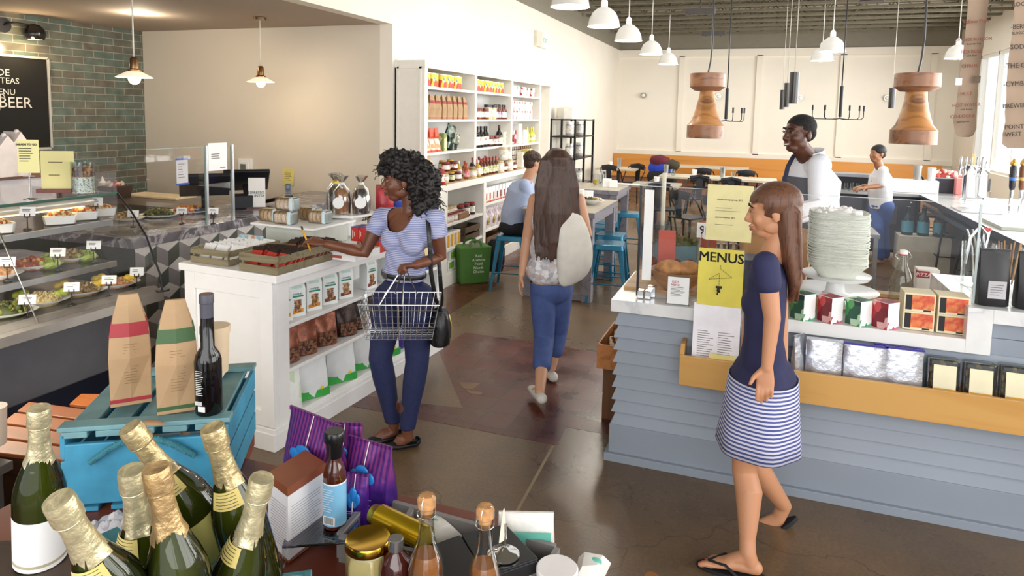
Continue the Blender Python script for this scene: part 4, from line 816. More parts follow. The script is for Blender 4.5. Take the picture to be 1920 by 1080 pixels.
packets(A3,W2,.30,5,3,[('#96604e','#2c1d1a')],'brown chocolate bar in the back half of the corner crate','brown chocolate bars',.07,.13,.009)
packets(A3 + Vector((.0,.14,.0)),W2 * .9,.18,3,2,[('#d9902c','#33201a')],'orange chocolate bar at the back of the corner crate','orange chocolate bars',.07,.13,.009)
# glass block risers with bread
R0 = onz(618,447,1.002); s = mpp(R0)
C0 = onz(500,438,1.002)
RT = 1.002 + 30 * s * 1.1 + .03
o = thing('display_riser','pale grey block riser with a white top carrying bread','riser',Vector((-2.95,3.72,1.002)),IR)
b = MB(); b.box(-.16,.24,-.02,.34,0,.125,0); b.build('block',mat('#c9cdc4',.3),o); b = MB(); b.box(-.25,.28,-.07,.38,.126,.14,0); b.build('riser_top',PLAIN,o,bevel=.002)
BR = Vector((-2.95,3.72,1.002))
rotI = Matrix.Rotation(IR,4,'Z')
for k,(x,y,z,lab) in enumerate(((-.16,.04,.142,'bagged english muffins, left pack on the riser'),(.0,.0,.142,'bagged english muffins with a pale blue label, front pack'),(.0,.02,.232,'bagged english muffins with a pale blue label, stacked on top'),(.17,.14,.142,'bagged english muffins, right pack on the riser'),(.02,.22,.142,'bagged english muffins at the back of the riser'))):
    o = thing('muffin_pack',lab,'bread pack',BR + rotI @ Vector((x,y,z)),IR + .15,'bagged muffins on the riser')
    b = MB()
    pass
    for j in range(4): b.T = Matrix.Translation((-.06 + j * .03,0,.042)) @ Matrix.Rotation(pi / 2,4,'Y'); b.lathe([(0,-.012),(.036,-.012),(.041,-.006),(.041,.006),(.036,.012),(0,.012)],16,m=0)
    b.build('muffins',mat('#dcb98a',.7,var=.2,scale=40),o); b = MB(); b.box(-.08,.07,-.044,.044,.0,.086,0); b.build('clear_bag',glass('bag_film','#f4f2ec',.15,.5),o,bevel=.015); b = MB(); b.box(.025,.06,-.046,.046,-.0005,.0875,0); b.build('label',mat('#cfe0e6',.5),o,bevel=.012)
# cake stand with bagged loaves
CP = onz(648,440,1.002); CP = Vector((CP.x + .0,CP.y,1.002)); o = thing('cake_stand','white cake stand on the island carrying bagged loaves','cake stand',CP)
b = MB(); b.lathe([(.1,0),(.085,.01),(.07,.14),(.08,.15)],28,m=0); b.build('pedestal',PORC,o); b = MB(); b.lathe([(.0,.15),(.2,.152),(.205,.168),(.0,.165)],36,m=0); b.build('plate',PORC,o)
film = glass('bag_film','#f4f2ec',.15,.5)
for k,(x,y,c,lb,lab) in enumerate(((-.13,.08,'#2c1a16',0,'bagged dark loaf with a yellow tie, left on the cake stand'),(-.06,-.02,'#33201b',0,'bagged dark loaf with a yellow tie, second on the cake stand'),(.015,-.07,'#a8713f',1,'bagged golden loaf in front on the cake stand'),(.12,.0,'#241d20',1,'bagged black loaf with a round white label on the cake stand'))):
    o = thing('bagged_loaf',lab,'bagged bread',CP + Vector((x * 1.1,y,.169)),.3 * k - .4,'bagged loaves on the cake stand'); o.scale = (1.35,) * 3; b = MB(); b.tube([(0,0,0),(0,0,.05),(0,0,.1),(0,0,.13)],[(.04,.035),(.045,.038),(.042,.036),(.02,.02)],12,0); b.build('loaf',mat(c,.45,var=.3,scale=30,bump=.5),o)
    b = MB(); b.lathe([(.047,.001),(.049,.06),(.045,.12),(.014,.155),(.012,.165),(.04,.2)],14,m=0,caps=False); b.build('clear_bag',film,o); b = MB(); b.cyl((0,0,.153),(0,0,.163),.016,m=0); b.build('tie',mat('#e5c53a' if k < 2 else '#e6e3dc',.5),o)
    if lb: b = MB(); b.cyl((.0,-.045,.06),(0,-.05,.06),.03,seg=20,m=0); b.build('round_label',PLAIN,o)
for px,py,c,lab in ((703,415,'#b8323a','red foil pack standing behind the cake stand'),(722,410,'#3c4fb8','blue foil pack beside the shopper\'s face'),(742,405,'#c98a4a','orange-brown pack with a red tie by the shopper\'s shoulder')):
    P = onz(px,py + 24,1.002); P.x -= .0; pouch('foil_pack',lab,Vector((P.x,P.y + .14,1.15 if px < 730 else 1.003)),.5,.13,.07,.2 if px < 730 else .33,mat(c,.3,.2,var=.3,scale=14,bump=.5),'foil pack')
slab('display_box','dark patterned display box under the red and blue foil packs','box',Vector((onz(722,438,1.002).x,onz(722,438,1.002).y + .12,1.002)),IR,[('box',lambda b: b.box(-.18,.2,-.08,.14,0,.146,0),pattern(['#33211d','#5b3a30','#2a1a17','#b89a6a'],45))])
for k,(px,py,z,W_,lab) in enumerate(((690,473,0,.17,'large red and purple carton lying on the island edge'),(664,452,.085,.05,'small red carton with white print, left on the large one'),(676,452,.085,.05,'small red carton with white print, middle on the large one'),(700,449,.085,.09,'red and purple carton on the large one, nearest the shopper'))):
    P = onz(px,py,1.002 if z == 0 else 1.0875); P.z = 1.002 + z
    hh2 = .084 if z == 0 else .09
    slab('tea_carton',lab,'box',P,IR,[('carton',(lambda b,W_=W_,hh2=hh2: b.box(-W_ / 2,W_ / 2,0,.2 if hh2 < .088 else .12,0,hh2,0)),mat('#c7382c',.45)),('purple_lid',(lambda b,W_=W_,hh2=hh2: b.box(-W_ / 2 - .0005,W_ / 2 + .0005,-.0005,(.2 if hh2 < .088 else .12) + .0005,hh2 - .006,hh2 + .001,0)),mat('#5a4a9a',.4)),('print',(lambda b,W_=W_: [b.box(-W_ / 2 + .012,-W_ / 2 + .018,-.002,0,.015,.07,0),b.box(-W_ / 2 + .026,-W_ / 2 + .03,-.002,0,.03,.06,0)] and None),mat('#f0e6e0',.5))],'red cartons on the island')
for px,py,w,d,h,c,lab in ((628,487,.3,.16,.05,'#e9dfd2','flat white and wood carton lying by the crate'),):
    P = onz(px,py,1.002); slab('carton',lab,'box',P,IR,[('carton',lambda b: b.box(-w / 2 + .05,w / 2,0,d * 1.6,0,h,0),PLAIN),('top_sheet',lambda b: b.box(-w / 2 + .05,w / 2,0,d * 1.6,h,h + .001,0),mat('#e2cdb2',.6)),('print',lambda b: b.box(-.04,.05,-.001,0,.012,.03,0),mat('#b9574a',.6))])
P = topp(583,448); P.z = 1.03; card('price_card','blank white card leaning on the grey riser behind the pencil','card',P + Vector((0,.05,.015)),.06,.085,PLAIN,0,-.1)
# red bag in a brown box behind the island
P = onz(338,520,.5); b = MB()
slab('cardboard_box','brown cardboard box on the floor between island and tiled counter','box',Vector((-3.62,3.95,0)),.0,[('carton',lambda b: b.box(-.2,.2,-.2,.3,0,.72,0),mat('#8a5a34',.7))])
for dx,c,lab in ((-.05,'#a9352a','red and yellow snack bag standing in the brown cardboard box'),(.1,'#8f2c24','second red and yellow snack bag in the brown cardboard box')): pouch('snack_bag',lab,Vector((-3.62 + dx,3.85 + dx,.722)),.5,.17,.08,.2,pattern([c,'#d9a83c',c,'#7a2018',c],16),'snack bag')
P = onz(490,433,1.0); slab('leaflet_holder','pale blue printed packet leaning behind the white packets','packet',Vector((-3.0,3.42,1.06)),IR,[('pack',lambda b: b.box(-.08,.1,-.01,.02,0,.05,0),pattern(['#a9cbd8','#d9d2c2','#8fb4c4','#c58a6a'],40))])
for q in PROTOS:
    for c in list(q.children): bpy.data.objects.remove(c)
    bpy.data.objects.remove(q)
# ================================================================ HANGING LAMPS
enam = mat('#dcd9d2',.25,var=.02); enin = base('shade_inside','#fff6e6',.5,emit=.9)
def dome(P,label,r=.195):
    o = thing('dome_pendant',label,'pendant lamp',P,0,'white enamel dome pendants'); top = 4.3 - P.z
    b = MB(); b.lathe([(r * 1.03,0),(r,.012),(r * .93,.09),(r * .72,.17),(r * .4,.222),(.04,.235)],32,m=0,caps=False); b.build('lamp_shade',enam,o)
    b = MB(); b.lathe([(r * .99,.003),(r * .9,.085),(r * .68,.163),(.0,.22)],28,m=0,caps=False); b.build('shade_lining',enin,o)
    b = MB(); b.lathe([(.042,.23),(.042,.30),(.03,.33),(.012,.345)],14,m=0); b.build('socket',PLAIN,o)
    b = MB(); b.cyl((0,0,.34),(0,0,top - .12),.007,m=0); b.build('rod',mat('#d8d6cf',.4),o)
    b = MB(); b.lathe([(.015,top - .13),(.05,top - .05),(.06,top)],12,m=0); b.build('ceiling_mount',BLACK,o); b = MB(); b.ball((0,0,.07),.05,12,0); b.build('light_bulb',base('bulb','#fff0d2',.4,emit=6) if 'bulbm' not in MATS else MATS['bulbm'],o); point('dome_light',P + Vector((0,0,.0)),22,(1,.95,.85),.08)
    return o
MATS['bulbm'] = base('bulb','#fff0d2',.4,emit=6)
for k,(x,y) in enumerate(((1069,15),(1132,49),(1178,75),(1221,99),(1253,117))): P = onx(x,y,-1.9); P.z = 3.0; dome(P,'white dome pendant lamp in the left row, ' + ('nearest the camera','second from the camera','middle one of five','fourth from the camera','farthest')[k])
for x,y,l in ((1560,97,'white dome pendant lamp right of the black cylinders, front one of the pair'),(1541,114,'white dome pendant lamp right of the black cylinders, rear one of the pair'),(1795,110,'white dome pendant lamp half hidden by the hanging brown paper')): P = onz(x,y,3.0); dome(P,l)
P = onz(1634,4,3.4); b = MB(); b.lathe([(.15,0),(.15,.2),(.02,.22)],20,m=0); b.cyl((0,0,.2),(0,0,.9),.01); tag(b.build('pendant_lamp',BLACK,loc=P),'black drum pendant lamp cut off by the top frame edge','pendant lamp')
ww = wood('#b98048','#5f3a22',0,5,.35,6); ww2 = wood('#9c6c4c','#5a3626',0,5,.35,6)
def spool(P,u,prof,label):
    o = thing('wooden_pendant',label,'pendant lamp',P,0,'turned wooden pendant lamps'); top = 4.6 - P.z
    b = MB(); b.lathe([(r * u,z * u) for r,z in prof[0]],40,m=0); b.build('lower_drum',ww2,o); b = MB(); b.lathe([(r * u,z * u) for r,z in prof[1]],40,m=0); b.build('flared_body',ww,o); b = MB(); b.lathe([(r * u,z * u) for r,z in prof[2]],40,m=0); b.build('upper_drum',ww2,o)
    h = prof[2][-1][1] * u; b = MB(); b.tube([(0,0,h),(.02,0,h + .12),(.03,0,h + .3),(.0,0,top)],.009,6,0); b.build('cord',BLACK,o)
P = dep(1322,259,7.0); spool(P,7.0 / FPX,([(30,0),(34,0),(34,24),(33,25)],[(33,25),(27,32),(23,42),(19,58),(15,75),(13,88),(13,92)],[(13,90),(23,88),(32,95),(32.5,119),(31,120)]),'turned wooden pendant lamp left of the bartender')
P = dep(1711,270,6.0); spool(P,6.0 / FPX,([(36,0),(39.5,0),(39.5,26),(38,27)],[(38,27),(31,36),(26,50),(22,66),(19,82),(18,96),(18,98)],[(18,97),(28,98),(38.5,106),(38.5,130),(37,131)]),'turned wooden pendant lamp right of the bartender, nearer the windows')
for k,(x,y0,y1,d,wpx,lab) in enumerate(((1487,136,194,9,17,'black cylinder pendant, front one of the cluster'),(1474,156,201,10.5,11,'black cylinder pendant, middle one of the cluster'),(1466,169,205,12,9,'black cylinder pendant, rear one of the cluster'),(1671,165,203,11,11,'lone black cylinder pendant left of the right wooden pendant'))):
    P = dep(x,y1,d); s = d / FPX; o = thing('cylinder_pendant',lab,'pendant lamp',P,0,'black cylinder pendants'); b = MB(); b.lathe([(wpx * s / 2,0),(wpx * s / 2,(y1 - y0) * s)],20,m=0); b.build('cylinder',mat('#1e1d1f',.15),o); b = MB(); b.cyl((0,0,(y1 - y0) * s),(0,0,4.4 - P.z),.005,seg=5,m=0); b.build('wire',mat('#c9c4b6',.4),o)
for x,y,d,lab in ((1361,226,9,'thin black candle-arm chandelier behind the left wooden pendant'),(1575,222,9,'thin black candle-arm chandelier between the bartender and the right wooden pendant')):
    P = dep(x,y,d); s = d / FPX; o = thing('chandelier',lab,'chandelier',P,0,'candle-arm chandeliers'); b = MB(); b.cyl((0,0,0),(0,0,4.4 - P.z),.008,seg=6,m=0); b.build('rod',DARKM,o); b = MB(); b.cyl((0,0,.02),(0,0,60 * s),.022,m=0); b.build('stem',DARKM,o)
    for a,r in ((0,32),(25,46 if x > 1400 else 30),(150,30),(180,48 if x > 1400 else 22),(215,34),(300,26)):
        a = radians(a); r *= s; b = MB(); b.tube([(0,0,.0),(r * .3 * cos(a),r * .3 * sin(a),-.01),(r * .9 * cos(a),r * .9 * sin(a),-.01),(r * cos(a),r * sin(a),.02),(r * cos(a),r * sin(a),.16)],.006,6,0); b.cyl((r * cos(a),r * sin(a),.1),(r * cos(a),r * sin(a),.17),.012); b.build('arm',DARKM,o)
for k,(x,y) in enumerate(((1207,179),(1347,181),(1500,183),(1663,184))):
    P = ony(x,y,YB - .03); o = thing('wall_light','small round chrome wall light on the back wall, ' + ('leftmost','behind the left wooden pendant','by the black cylinders','left of the right wooden pendant')[k],'wall light',P,0,'round wall lights'); b = MB(); b.cyl((0,0,0),(0,-.05,0),.075,seg=20,m=0); b.build('ring',mat('#8f8c84',.2,.9),o); b = MB(); b.ball((0,-.06,0),.05,12,0); b.build('lens',WHITE,o)
# ================================================================ DINING AREA
ob = wood('#c98a3c','#b9792f',0,5,.4,3)
o = thing('wall_bench','long orange-brown wooden bench along the back wall','bench',(0,17.95,0)); b = MB(); b.box(-3.67,3.9,0,.06,.42,.93,0); b.build('backrest',ob,o); b = MB(); b.box(-3.67,3.9,-.5,0,.38,.44,0); b.build('seat',ob,o); b = MB(); b.box(-3.67,3.9,-.42,-.05,0,.38,0); b.build('base',ww2,o)
gw = wood('#85828a','#6d6a72',1,5,.45,5); gt = wood('#b2aa98','#9d9484',1,5,.3,5)
def hitable(x0,x1,y0,y1,lab):
    z = .93; o = thing('high_table',lab,'table',(x0,y0,0),0,'grey wooden high tables'); W_,D = x1 - x0,y1 - y0
    b = MB(); b.box(0,W_,0,D,z - .055,z - .003,0); b.box(.002,W_ - .002,.002,D - .002,z - .003,z,1); b.build('table_top',[gw,gt],o); b = MB(); b.box(.04,W_ - .03,.04,D - .04,z - .13,z - .056,0); b.build('apron',gw,o)
    for x,y in ((0.02,.02),(W_ - .12,.02),(.02,D - .12),(W_ - .12,D - .12)): b = MB(); b.box(x,x + .1,y,y + .1,0,z - .056,0); b.build('leg',gw,o,bevel=.003)
    for y in (.03,D - .11): b = MB(); b.box(.12,W_ - .12,y,y + .08,0.01,.07,0); b.build('foot_rail',gw,o)
T1 = onz(1115,400,.93); T1b = onz(1158,375,.93); hitable(T1.x - .78,T1.x,T1.y,T1b.y - .02,'grey wooden high table by the walking shopper, nearer one')
T2 = onz(1158,359,.93); T2b = onz(1189,347,.93); hitable(T2.x - .85,T2.x,T2.y + .05,T2b.y,'grey wooden high table with glasses, farther one')
teal = mat('#1d6f8f',.25,.3,var=.05)
def stool(P,rz,lab):
    h = .60; o = thing('metal_stool',lab,'stool',P,rz,'teal metal stools'); b = MB(); s = .15; r = .03
    pts = []
    for cx_,cy,a0 in ((s - r,s - r,0),(-s + r,s - r,90),(-s + r,-s + r,180),(s - r,-s + r,270)):
        for k in range(4): a = radians(a0 + k * 30); pts.append((cx_ + r * cos(a),cy + r * sin(a)))
    b.hexa([(x * 1.06,y * 1.06,h - .055) for x,y in pts],[(x,y,h) for x,y in pts],0); b.build('seat',teal,o,bevel=.006)
    b = MB(); b.lathe([(.016,h + .0005),(0,h + .0005)],12,m=0,caps=False); b.build('seat_hole',BLACK,o)
    for sx in (-1,1):
        for sy in (-1,1): b = MB(); t_,q = .142,.205; b.hexa([((q - .018) * sx,(q - .018) * sy,0),((q + .006) * sx,(q - .018) * sy,0),((q + .006) * sx,(q + .006) * sy,0),((q - .018) * sx,(q + .006) * sy,0)],[((t_ - .04) * sx,(t_ - .04) * sy,h - .04),(t_ * 1.05 * sx,(t_ - .04) * sy,h - .04),(t_ * 1.05 * sx,t_ * 1.05 * sy,h - .04),((t_ - .04) * sx,t_ * 1.05 * sy,h - .04)],0); b.build('leg',teal,o,bevel=.003)
    for z,k in ((.2,.185),(.14,.19)):
        b = MB(); a = ((-k,-k,z),(k,-k,z),(k,k,z),(-k,k,z)); 
        for i in ((0,1),(2,3)) if z > .18 else ((1,2),(3,0)): b.cyl(a[i[0]],a[i[1]],.007)
        b.build('foot_rung',teal,o)
    return o
S0 = onz(945,441,.6); SIT = Vector((-2.50,6.92,0))
stool(SIT,.15,'teal metal stool carrying the seated man')
for x,y,rz,lab in ((1143,455,.1,'teal metal stool, nearest under the right side of the near high table'),(1146,438,.05,'teal metal stool just behind the nearest right one'),(1132,416,0,'teal metal stool half hidden behind the near high table leg'),(1180,398,.1,'teal metal stool at the right end of the far high table'),(1122,424,.1,'teal metal stool seen under the near high table')): P = onz(x,y,.6); P.z = 0; stool(P,rz,lab)
def mchair(P,rz,lab,g='black metal dining chairs'):
    o = thing('metal_chair',lab,'chair',P,rz,g); b = MB(); b.box(-.2,.2,-.2,.2,.43,.455,0); b.build('seat',DARKM,o,bevel=.01)
    b = MB(); b.tube([(-.21,-.1,.46),(-.23,.08,.68),(-.2,.17,.78),(0,.24,.82),(.2,.17,.78),(.23,.08,.68),(.21,-.1,.46)],.013,6,0); b.build('back_hoop',DARKM,o)
    b = MB(); b.tube([(-.17,.19,.77),(0,.245,.8),(.17,.19,.77)],[(.006,.06)] * 3,8,0,up=(0,0,1)); b.hexa([(-.05,.19,.45),(.05,.19,.45),(.05,.2,.45),(-.05,.2,.45)],[(-.06,.225,.78),(.06,.225,.78),(.06,.235,.78),(-.06,.235,.78)]); b.build('backrest',DARKM,o)
    for sx in (-1,1):
        for sy in (-1,1): b = MB(); b.cyl((.24 * sx,.25 * sy,0),(.18 * sx,.17 * sy,.44),.012,.02,8,0); b.build('leg',DARKM,o)
def lowt(P,w,d,lab,top='#cfc4ae',h=.75,col='#33312f'):
    o = thing('dining_table',lab,'table',P); b = MB(); b.box(-w / 2,w / 2,-d / 2,d / 2,h - .04,h,0); b.build('table_top',mat(top,.35),o,bevel=.003)
    b = MB(); b.cyl((0,0,.02),(0,0,h - .04),.04,m=0); b.build('column',mat(col,.5),o); b = MB(); b.box(-.25,.25,-.25,.25,0,.02,0); b.build('foot',mat(col,.5),o)
F = lambda x,y,z: (lambda p: Vector((p.x,p.y,0)))(onz(x,y,z))
lowt(F(1160,314,.75),.9,.8,'small pale dining table against the left end of the bench')
lowt(F(1230,345,.75),.8,.8,'grey dining table behind the far high table','#9c978c')
lowt(F(1345,332,.75),2.2,.75,'long pale dining table in front of the bench'); lowt(F(1330,312,.75),1.8,.7,'pale dining table beside the bench, rear one')
for x,y,z,rz,lab in ((1148,312,.80,3.0,'black metal chair at the left end table, left one'),(1188,312,.80,-.3,'black metal chair beside the heap of bags'),(1320,318,.8,pi,'black metal chair behind the long table, left one'),(1400,322,.8,pi,'black metal chair behind the long table, right one'),(1310,335,.8,0,'black metal chair in front of the long table, left one'),(1370,340,.8,0,'black metal chair in front of the long table, right one'),
    (1240,350,.8,.3,'black metal chair near the glass guard'),(1290,362,.8,2.6,'black metal chair seen through the glass guard, left one'),(1350,372,.8,2.9,'black metal chair seen through the glass guard behind the yellow sheet')): mchair(F(x,y,z),rz,lab)
# bags heaped on the chair
o = F(1205,322,.75); mchair(Vector((o.x + .35,o.y + .4,0)),0,'black metal chair under the heap of bags')
for dx,dz,r,c,lab in ((0,.50,(.3,.2,.14),'#14151b','black duffel bag heaped on a chair by the bench'),(-.02,.70,(.26,.18,.09),'#1f3fb5','blue cloth bag on top of the black duffel'),(-.05,.86,(.2,.15,.09),'#5e1a2e','maroon bundled jacket on top of the heap'),(.2,.8,(.15,.12,.12),'#3b3526','olive backpack beside the maroon jacket')):
    b = MB(); b.tube([(-r[0],0,0),(-r[0] * .8,.02,.02),(0,-.02,.04),(r[0] * .8,0,0),(r[0],0,-.02)],[(r[2] * .3,r[1] * .4),(r[2] * .9,r[1] * .9),(r[2],r[1]),(r[2] * .85,r[1] * .9),(r[2] * .3,r[1] * .3)],12,0)
    tag(b.build("bag",mat(c,.8,bump=.4),loc=(o.x + .35 + dx,o.y + .4,dz + .06)),lab,"bag")
# small tableware
def cup(P,r,h,m,name,lab,cat,g=None): b = MB(); b.lathe([(r * .8,0),(r,h),(r * .9,h),(r * .72,.006),(0,.006)],16,m=0); tag(b.build(name,m,loc=P),lab,cat,g)
tz = .932
o = thing('juice_glass','glass of yellow juice on the far high table','glass',onz(1116,345,tz)); b = MB(); b.lathe([(.034,0),(.038,.15)],16,m=0,caps=False); b.build('glass',GLASS2,o); b = MB(); b.lathe([(.032,.004),(.034,.07)],16,m=0); b.build('juice',mat('#d9b32c',.3),o)
cup(onz(1126,347,tz),.035,.15,GLASS2,'water_glass','tall clear glass beside the yellow juice','glass'); cup(onz(1131,346,tz),.03,.19,CHROME,'cutlery_cup','metal cutlery cup with upright handles on the far high table','cup')
for x,y,w,h,lab in ((1138,350,.11,.11,'white napkin holder on the far high table, left one'),(1150,351,.1,.09,'white sugar holder on the far high table, right one'),(1084,374,.13,.12,'white paper cup box at the near end of the far high table'),(1100,372,.14,.09,'white napkin holder beside the salad bowl')): P = onz(x,y,tz); slab('napkin_holder',lab,'napkin holder',P,.1,[('holder',lambda b: b.box(-w / 2,w / 2,-.05,.05,0,h,0),PLAIN)])
P = onz(1172,346,tz); slab('menu_booklet','thin grey menu booklet flat on the far high table','booklet',P,0,[('cover',lambda b: b.box(-.2,.2,-.1,.1,0,.012,0),mat('#d6cfc6',.6))])
P = onz(1108,383,tz); o = thing('salad_bowl','white bowl of food on the near high table','bowl',P); b = MB(); b.lathe([(.0,0),(.05,0),(.12,.06),(.125,.065),(.11,.06),(.045,.008),(0,.008)],28,m=0,caps=False); b.build('bowl',PORC,o); b = MB(); lumps(b,.09,.08,.03,30,.02,[0,1,2],4,.045); b.build('food',[mat('#4a2a20',.5),mat('#d8a765',.6),mat('#4e5a2c',.6)],o)
plate(onz(1118,379,tz),.1,.1,'fish','small white plate with bread on the near high table',h=.03)
for tx,ty,dx,dy,pit,lab in ((1160,314,0,.1,1,'metal pitcher on the left end dining table'),(1345,332,-1.0,0,1,'metal pitcher on the long dining table, left one'),(1345,332,.1,0,1,'metal pitcher on the long dining table, right one'),(1160,314,-.2,.05,0,'small white holder beside the metal pitcher on the left end table'),(1345,332,-.85,-.1,2,'clear glass beside the left pitcher'),(1345,332,.3,-.1,2,'clear glass beside the right pitcher'),(1345,332,-.45,.1,0,'white cup on the long dining table'),(1230,345,0,.05,0,'white cup on the grey dining table')):
    P = F(tx,ty,.75) + Vector((dx,dy,.752))
    if pit == 1: cup(P,.055,.2,STEEL,'water_pitcher',lab,'pitcher','metal pitchers on the dining tables')
    else: cup(P,.05,.12,GLASS2 if pit else PLAIN,'cup',lab,'cup')
# black steel rack by the left wall
X0,X1,Y0_,Y1_ = -3.62,-3.17,11.9,13.3; zt = 1.84
o = thing('storage_rack','black steel rack with glass jars against the left wall','rack',(X0,Y0_,0)); bm_ = mat('#222226',.4,.4)
for x in (0,X1 - X0):
    for y in (0,.7,1.4): b = MB(); b.box(x,x + .035,y,y + .035,0,zt,0); b.build('upright',bm_,o)
for z in (.15,.6,1.1,1.5,zt - .03): b = MB(); b.box(0,X1 - X0 + .03,0,1.43,z,z + .025,0); b.build('shelf',bm_,o)
for i in range(6):
    z = (1.126,1.526,.626)[i // 2]; b = MB(); jarprof(b,.09,.26); tag(b.build('glass_canister',[mat('#c9c6c2',.2,.3),wl,CHROME],loc=(X1 - .15,Y0_ + .3 + .7 * (i % 2),z)),'large glass canister with metal lid on the %s shelf of the black rack, %s' % (('middle','upper','lower')[i // 2],('near one','far one')[i % 2]),'canister','canisters on the black rack')
P = Vector((X0 + .2,12.3,zt)); b = MB(); b.lathe([(.2,0),(.2,.2),(.12,.22)],8,m=0); tag(b.build('paper_carton',mat('#dcd8ce',.7),loc=P),'pale carton lying on top of the black rack','box')
# green bag on the floor
P = onz(885,528,0); o = thing('shopping_bag','green reusable shopping bag standing on the floor by the shelving','bag',P,.75); w_,d_,h_ = .17,.1,.42; gm = mat('#46732a',.7,bump=.25)
b = MB(); b.hexa([(-w_,-d_,0),(w_,-d_,0),(w_,d_,0),(-w_,d_,0)],[(-w_ * 1.15,-d_ * 1.1,h_),(w_ * 1.1,-d_ * 1.3,h_),(w_ * 1.1,d_ * 1.2,h_),(-w_ * 1.15,d_ * 1.2,h_)],0); b.build('bag_body',gm,o,bevel=.015)
for y in (-d_,d_): b = MB(); b.tube([(-.07,y * 1.15,h_ - .02),(-.06,y * .9,h_ + .05),(0,y * .6,h_ + .07),(.06,y * .9,h_ + .05),(.07,y * 1.15,h_ - .02)],[(.015,.003)] * 5,6,0); b.build('handle',gm,o)
for i,wd in enumerate(('Real','A whole','Food','Needs','Choice')): text(wd,.045,mat('#dfe8d0',.7),o,(.03,-d_ * 1.27,.32 - i * .045))
b = MB(); b.ball((0,0,h_ - .01),(.12,.08,.03),10,0); b.build('contents',mat('#6b675f',.7),o)
b = MB(); b.tube([(0,0,.03),(0,0,.15),(.03,0,.3),(.02,0,.4)],[(.13,.1),(.15,.12),(.12,.1),(.04,.04)],12,0); tag(b.build('backpack',mat('#15151a',.7,bump=.4),loc=P + Vector((.12,.32,.05))),'black cloth bag slumped behind the green shopping bag','bag')
# ================================================================ SIDING-CLAD COUNTER (right foreground)
SX0,SX1,SY0,SY1 = -0.685,3.2,3.64,4.32
sid = mat('#8b94a0',.5,var=.03,scale=2); mw = base('white_marble','#e4e5e4',.22); t = NT(mw); nz = t.n('ShaderNodeTexNoise'); nz.inputs['Scale'].default_value = 2.2; nz.inputs['Detail'].default_value = 8; nz.inputs['Distortion'].default_value = 1.5
t.l(t.obj(),nz.inputs[0]); t.l(t.ramp(nz.outputs[0],[(.4,hx('#e6e6e4')),(.52,hx('#dcdddd')),(.56,hx('#c9cbcd')),(.6,hx('#e3e4e3'))]),t.b.inputs['Base Color'])
o = thing('service_bar','pale blue-grey lap-sided counter with white marble top','counter',(SX0,SY0,0)); W_ = SX1 - SX0; D = SY1 - SY0
b = MB(); b.box(.03,W_,.03,D,0,.84,0); b.build('core',sid,o)
XS = 1.03 - SX0
def lap(z0,z1,x1=W_):
    b = MB(); b.hexa([(-.022,-.022,z0),(x1,-.022,z0),(x1,.03,z0),(-.022,.03,z0)],[(.004,.004,z1),(x1,.004,z1),(x1,.03,z1),(.004,.03,z1)],0)
    b.hexa([(-.022,-.022,z0),(.03,.03,z0),(.03,D,z0),(-.022,D,z0)],[(.004,.004,z1),(.03,.03,z1),(.03,D,z1),(.004,D,z1)],0); b.build('lap_board',sid,o)
n = 9
for k in range(n): z = .205 + k * (.84 - .205) / n; lap(z,z + (.84 - .205) / n + .004)
for k in range(2): b = MB(); b.box(XS,W_,-.0,.03,.84 + k * .08,.84 + k * .08 + .078,0); b.build('upper_board',sid,o,bevel=.002)
b = MB(); b.box(-.028,W_,-.028,D,.045,.205,0); b.build('base_board',sid,o,bevel=.002); b = MB(); b.box(-.05,W_,-.05,D,0,.045,0); b.build('shoe_moulding',sid,o,bevel=.002)
b = MB(); b.box(-.04,XS - .10,-.04,D + .03,.845,.91,0); b.box(XS - .10,XS,-.04,D + .03,.845,1.06); b.box(XS,W_,-.04,D + .03,.995,1.06); b.build('marble_top',mw,o,bevel=.002)
b = MB(); b.box(-.02,XS - .12,.22,D + .02,.9105,.925,0); b.build('wood_worktop',wood('#d2a870','#c39558',0,5,.5,4),o)
# wooden trough
lw = wood('#cb9c57','#bb8641',0,5,.4,3.0); TX0 = -.335
o = thing('shelf_trough','long honey-coloured wooden trough fixed along the siding','trough',(TX0,3.46,.545)); W2 = SX1 - TX0
b = MB(); b.box(0,W2,0,.02,0,.155,0); b.build('front_board',lw,o,bevel=.003); b = MB(); b.box(0,.02,.02,.155,0,.155,0); b.hexa([(0,.02,.155),(.02,.02,.155),(.02,.155,.155),(0,.155,.155)],[(0,.05,.2),(.02,.05,.2),(.02,.155,.2),(0,.155,.2)]); b.build('end_board',lw,o); b = MB(); b.box(.02,W2,.02,.155,0,.02,0); b.build('bottom_board',lw,o)
# ---- trough contents
TZ = .567
def tp(x,y,Y): p = ony(x,y,Y); return p
p0,p1 = ony(1298,664,3.53),ony(1388,572,3.53)
def standing(name,lab,cat,x0,x1,yt,Y,m,prints=(),tilt=-.08,thick=.003,group=None,z0=TZ):
    a,c = ony(x0,(yt + 660) / 2,Y),ony(x1,(yt + 660) / 2,Y); top = ony((x0 + x1) / 2,yt,Y + .02).z
    return card(name,lab,cat,Vector(((a.x + c.x) / 2,Y,z0)),c.x - a.x,top - z0,m,0,tilt,prints,thick,group)
o = standing('menu_sheet','white printed food menu standing at the left end of the trough','menu',1299,1388,570,3.52,mat('#f1eef4',.6),[('lines',-.09,-.01,.12,.26,12,.003),('lines',.01,.09,.1,.26,13,.003)],-.04)
P = ony(1350,571,3.57); b4 = ony(1307,570,3.57); b5 = ony(1391,570,3.57); hh3 = ony(1350,465,3.57).z - P.z; wM = b5.x - b4.x
o = thing('sign_holder','yellow MENUS sign with a pointing hand in a clear holder','sign',Vector(((b4.x + b5.x) / 2,3.535,P.z)),0); o.rotation_euler = (-.03,0,0)
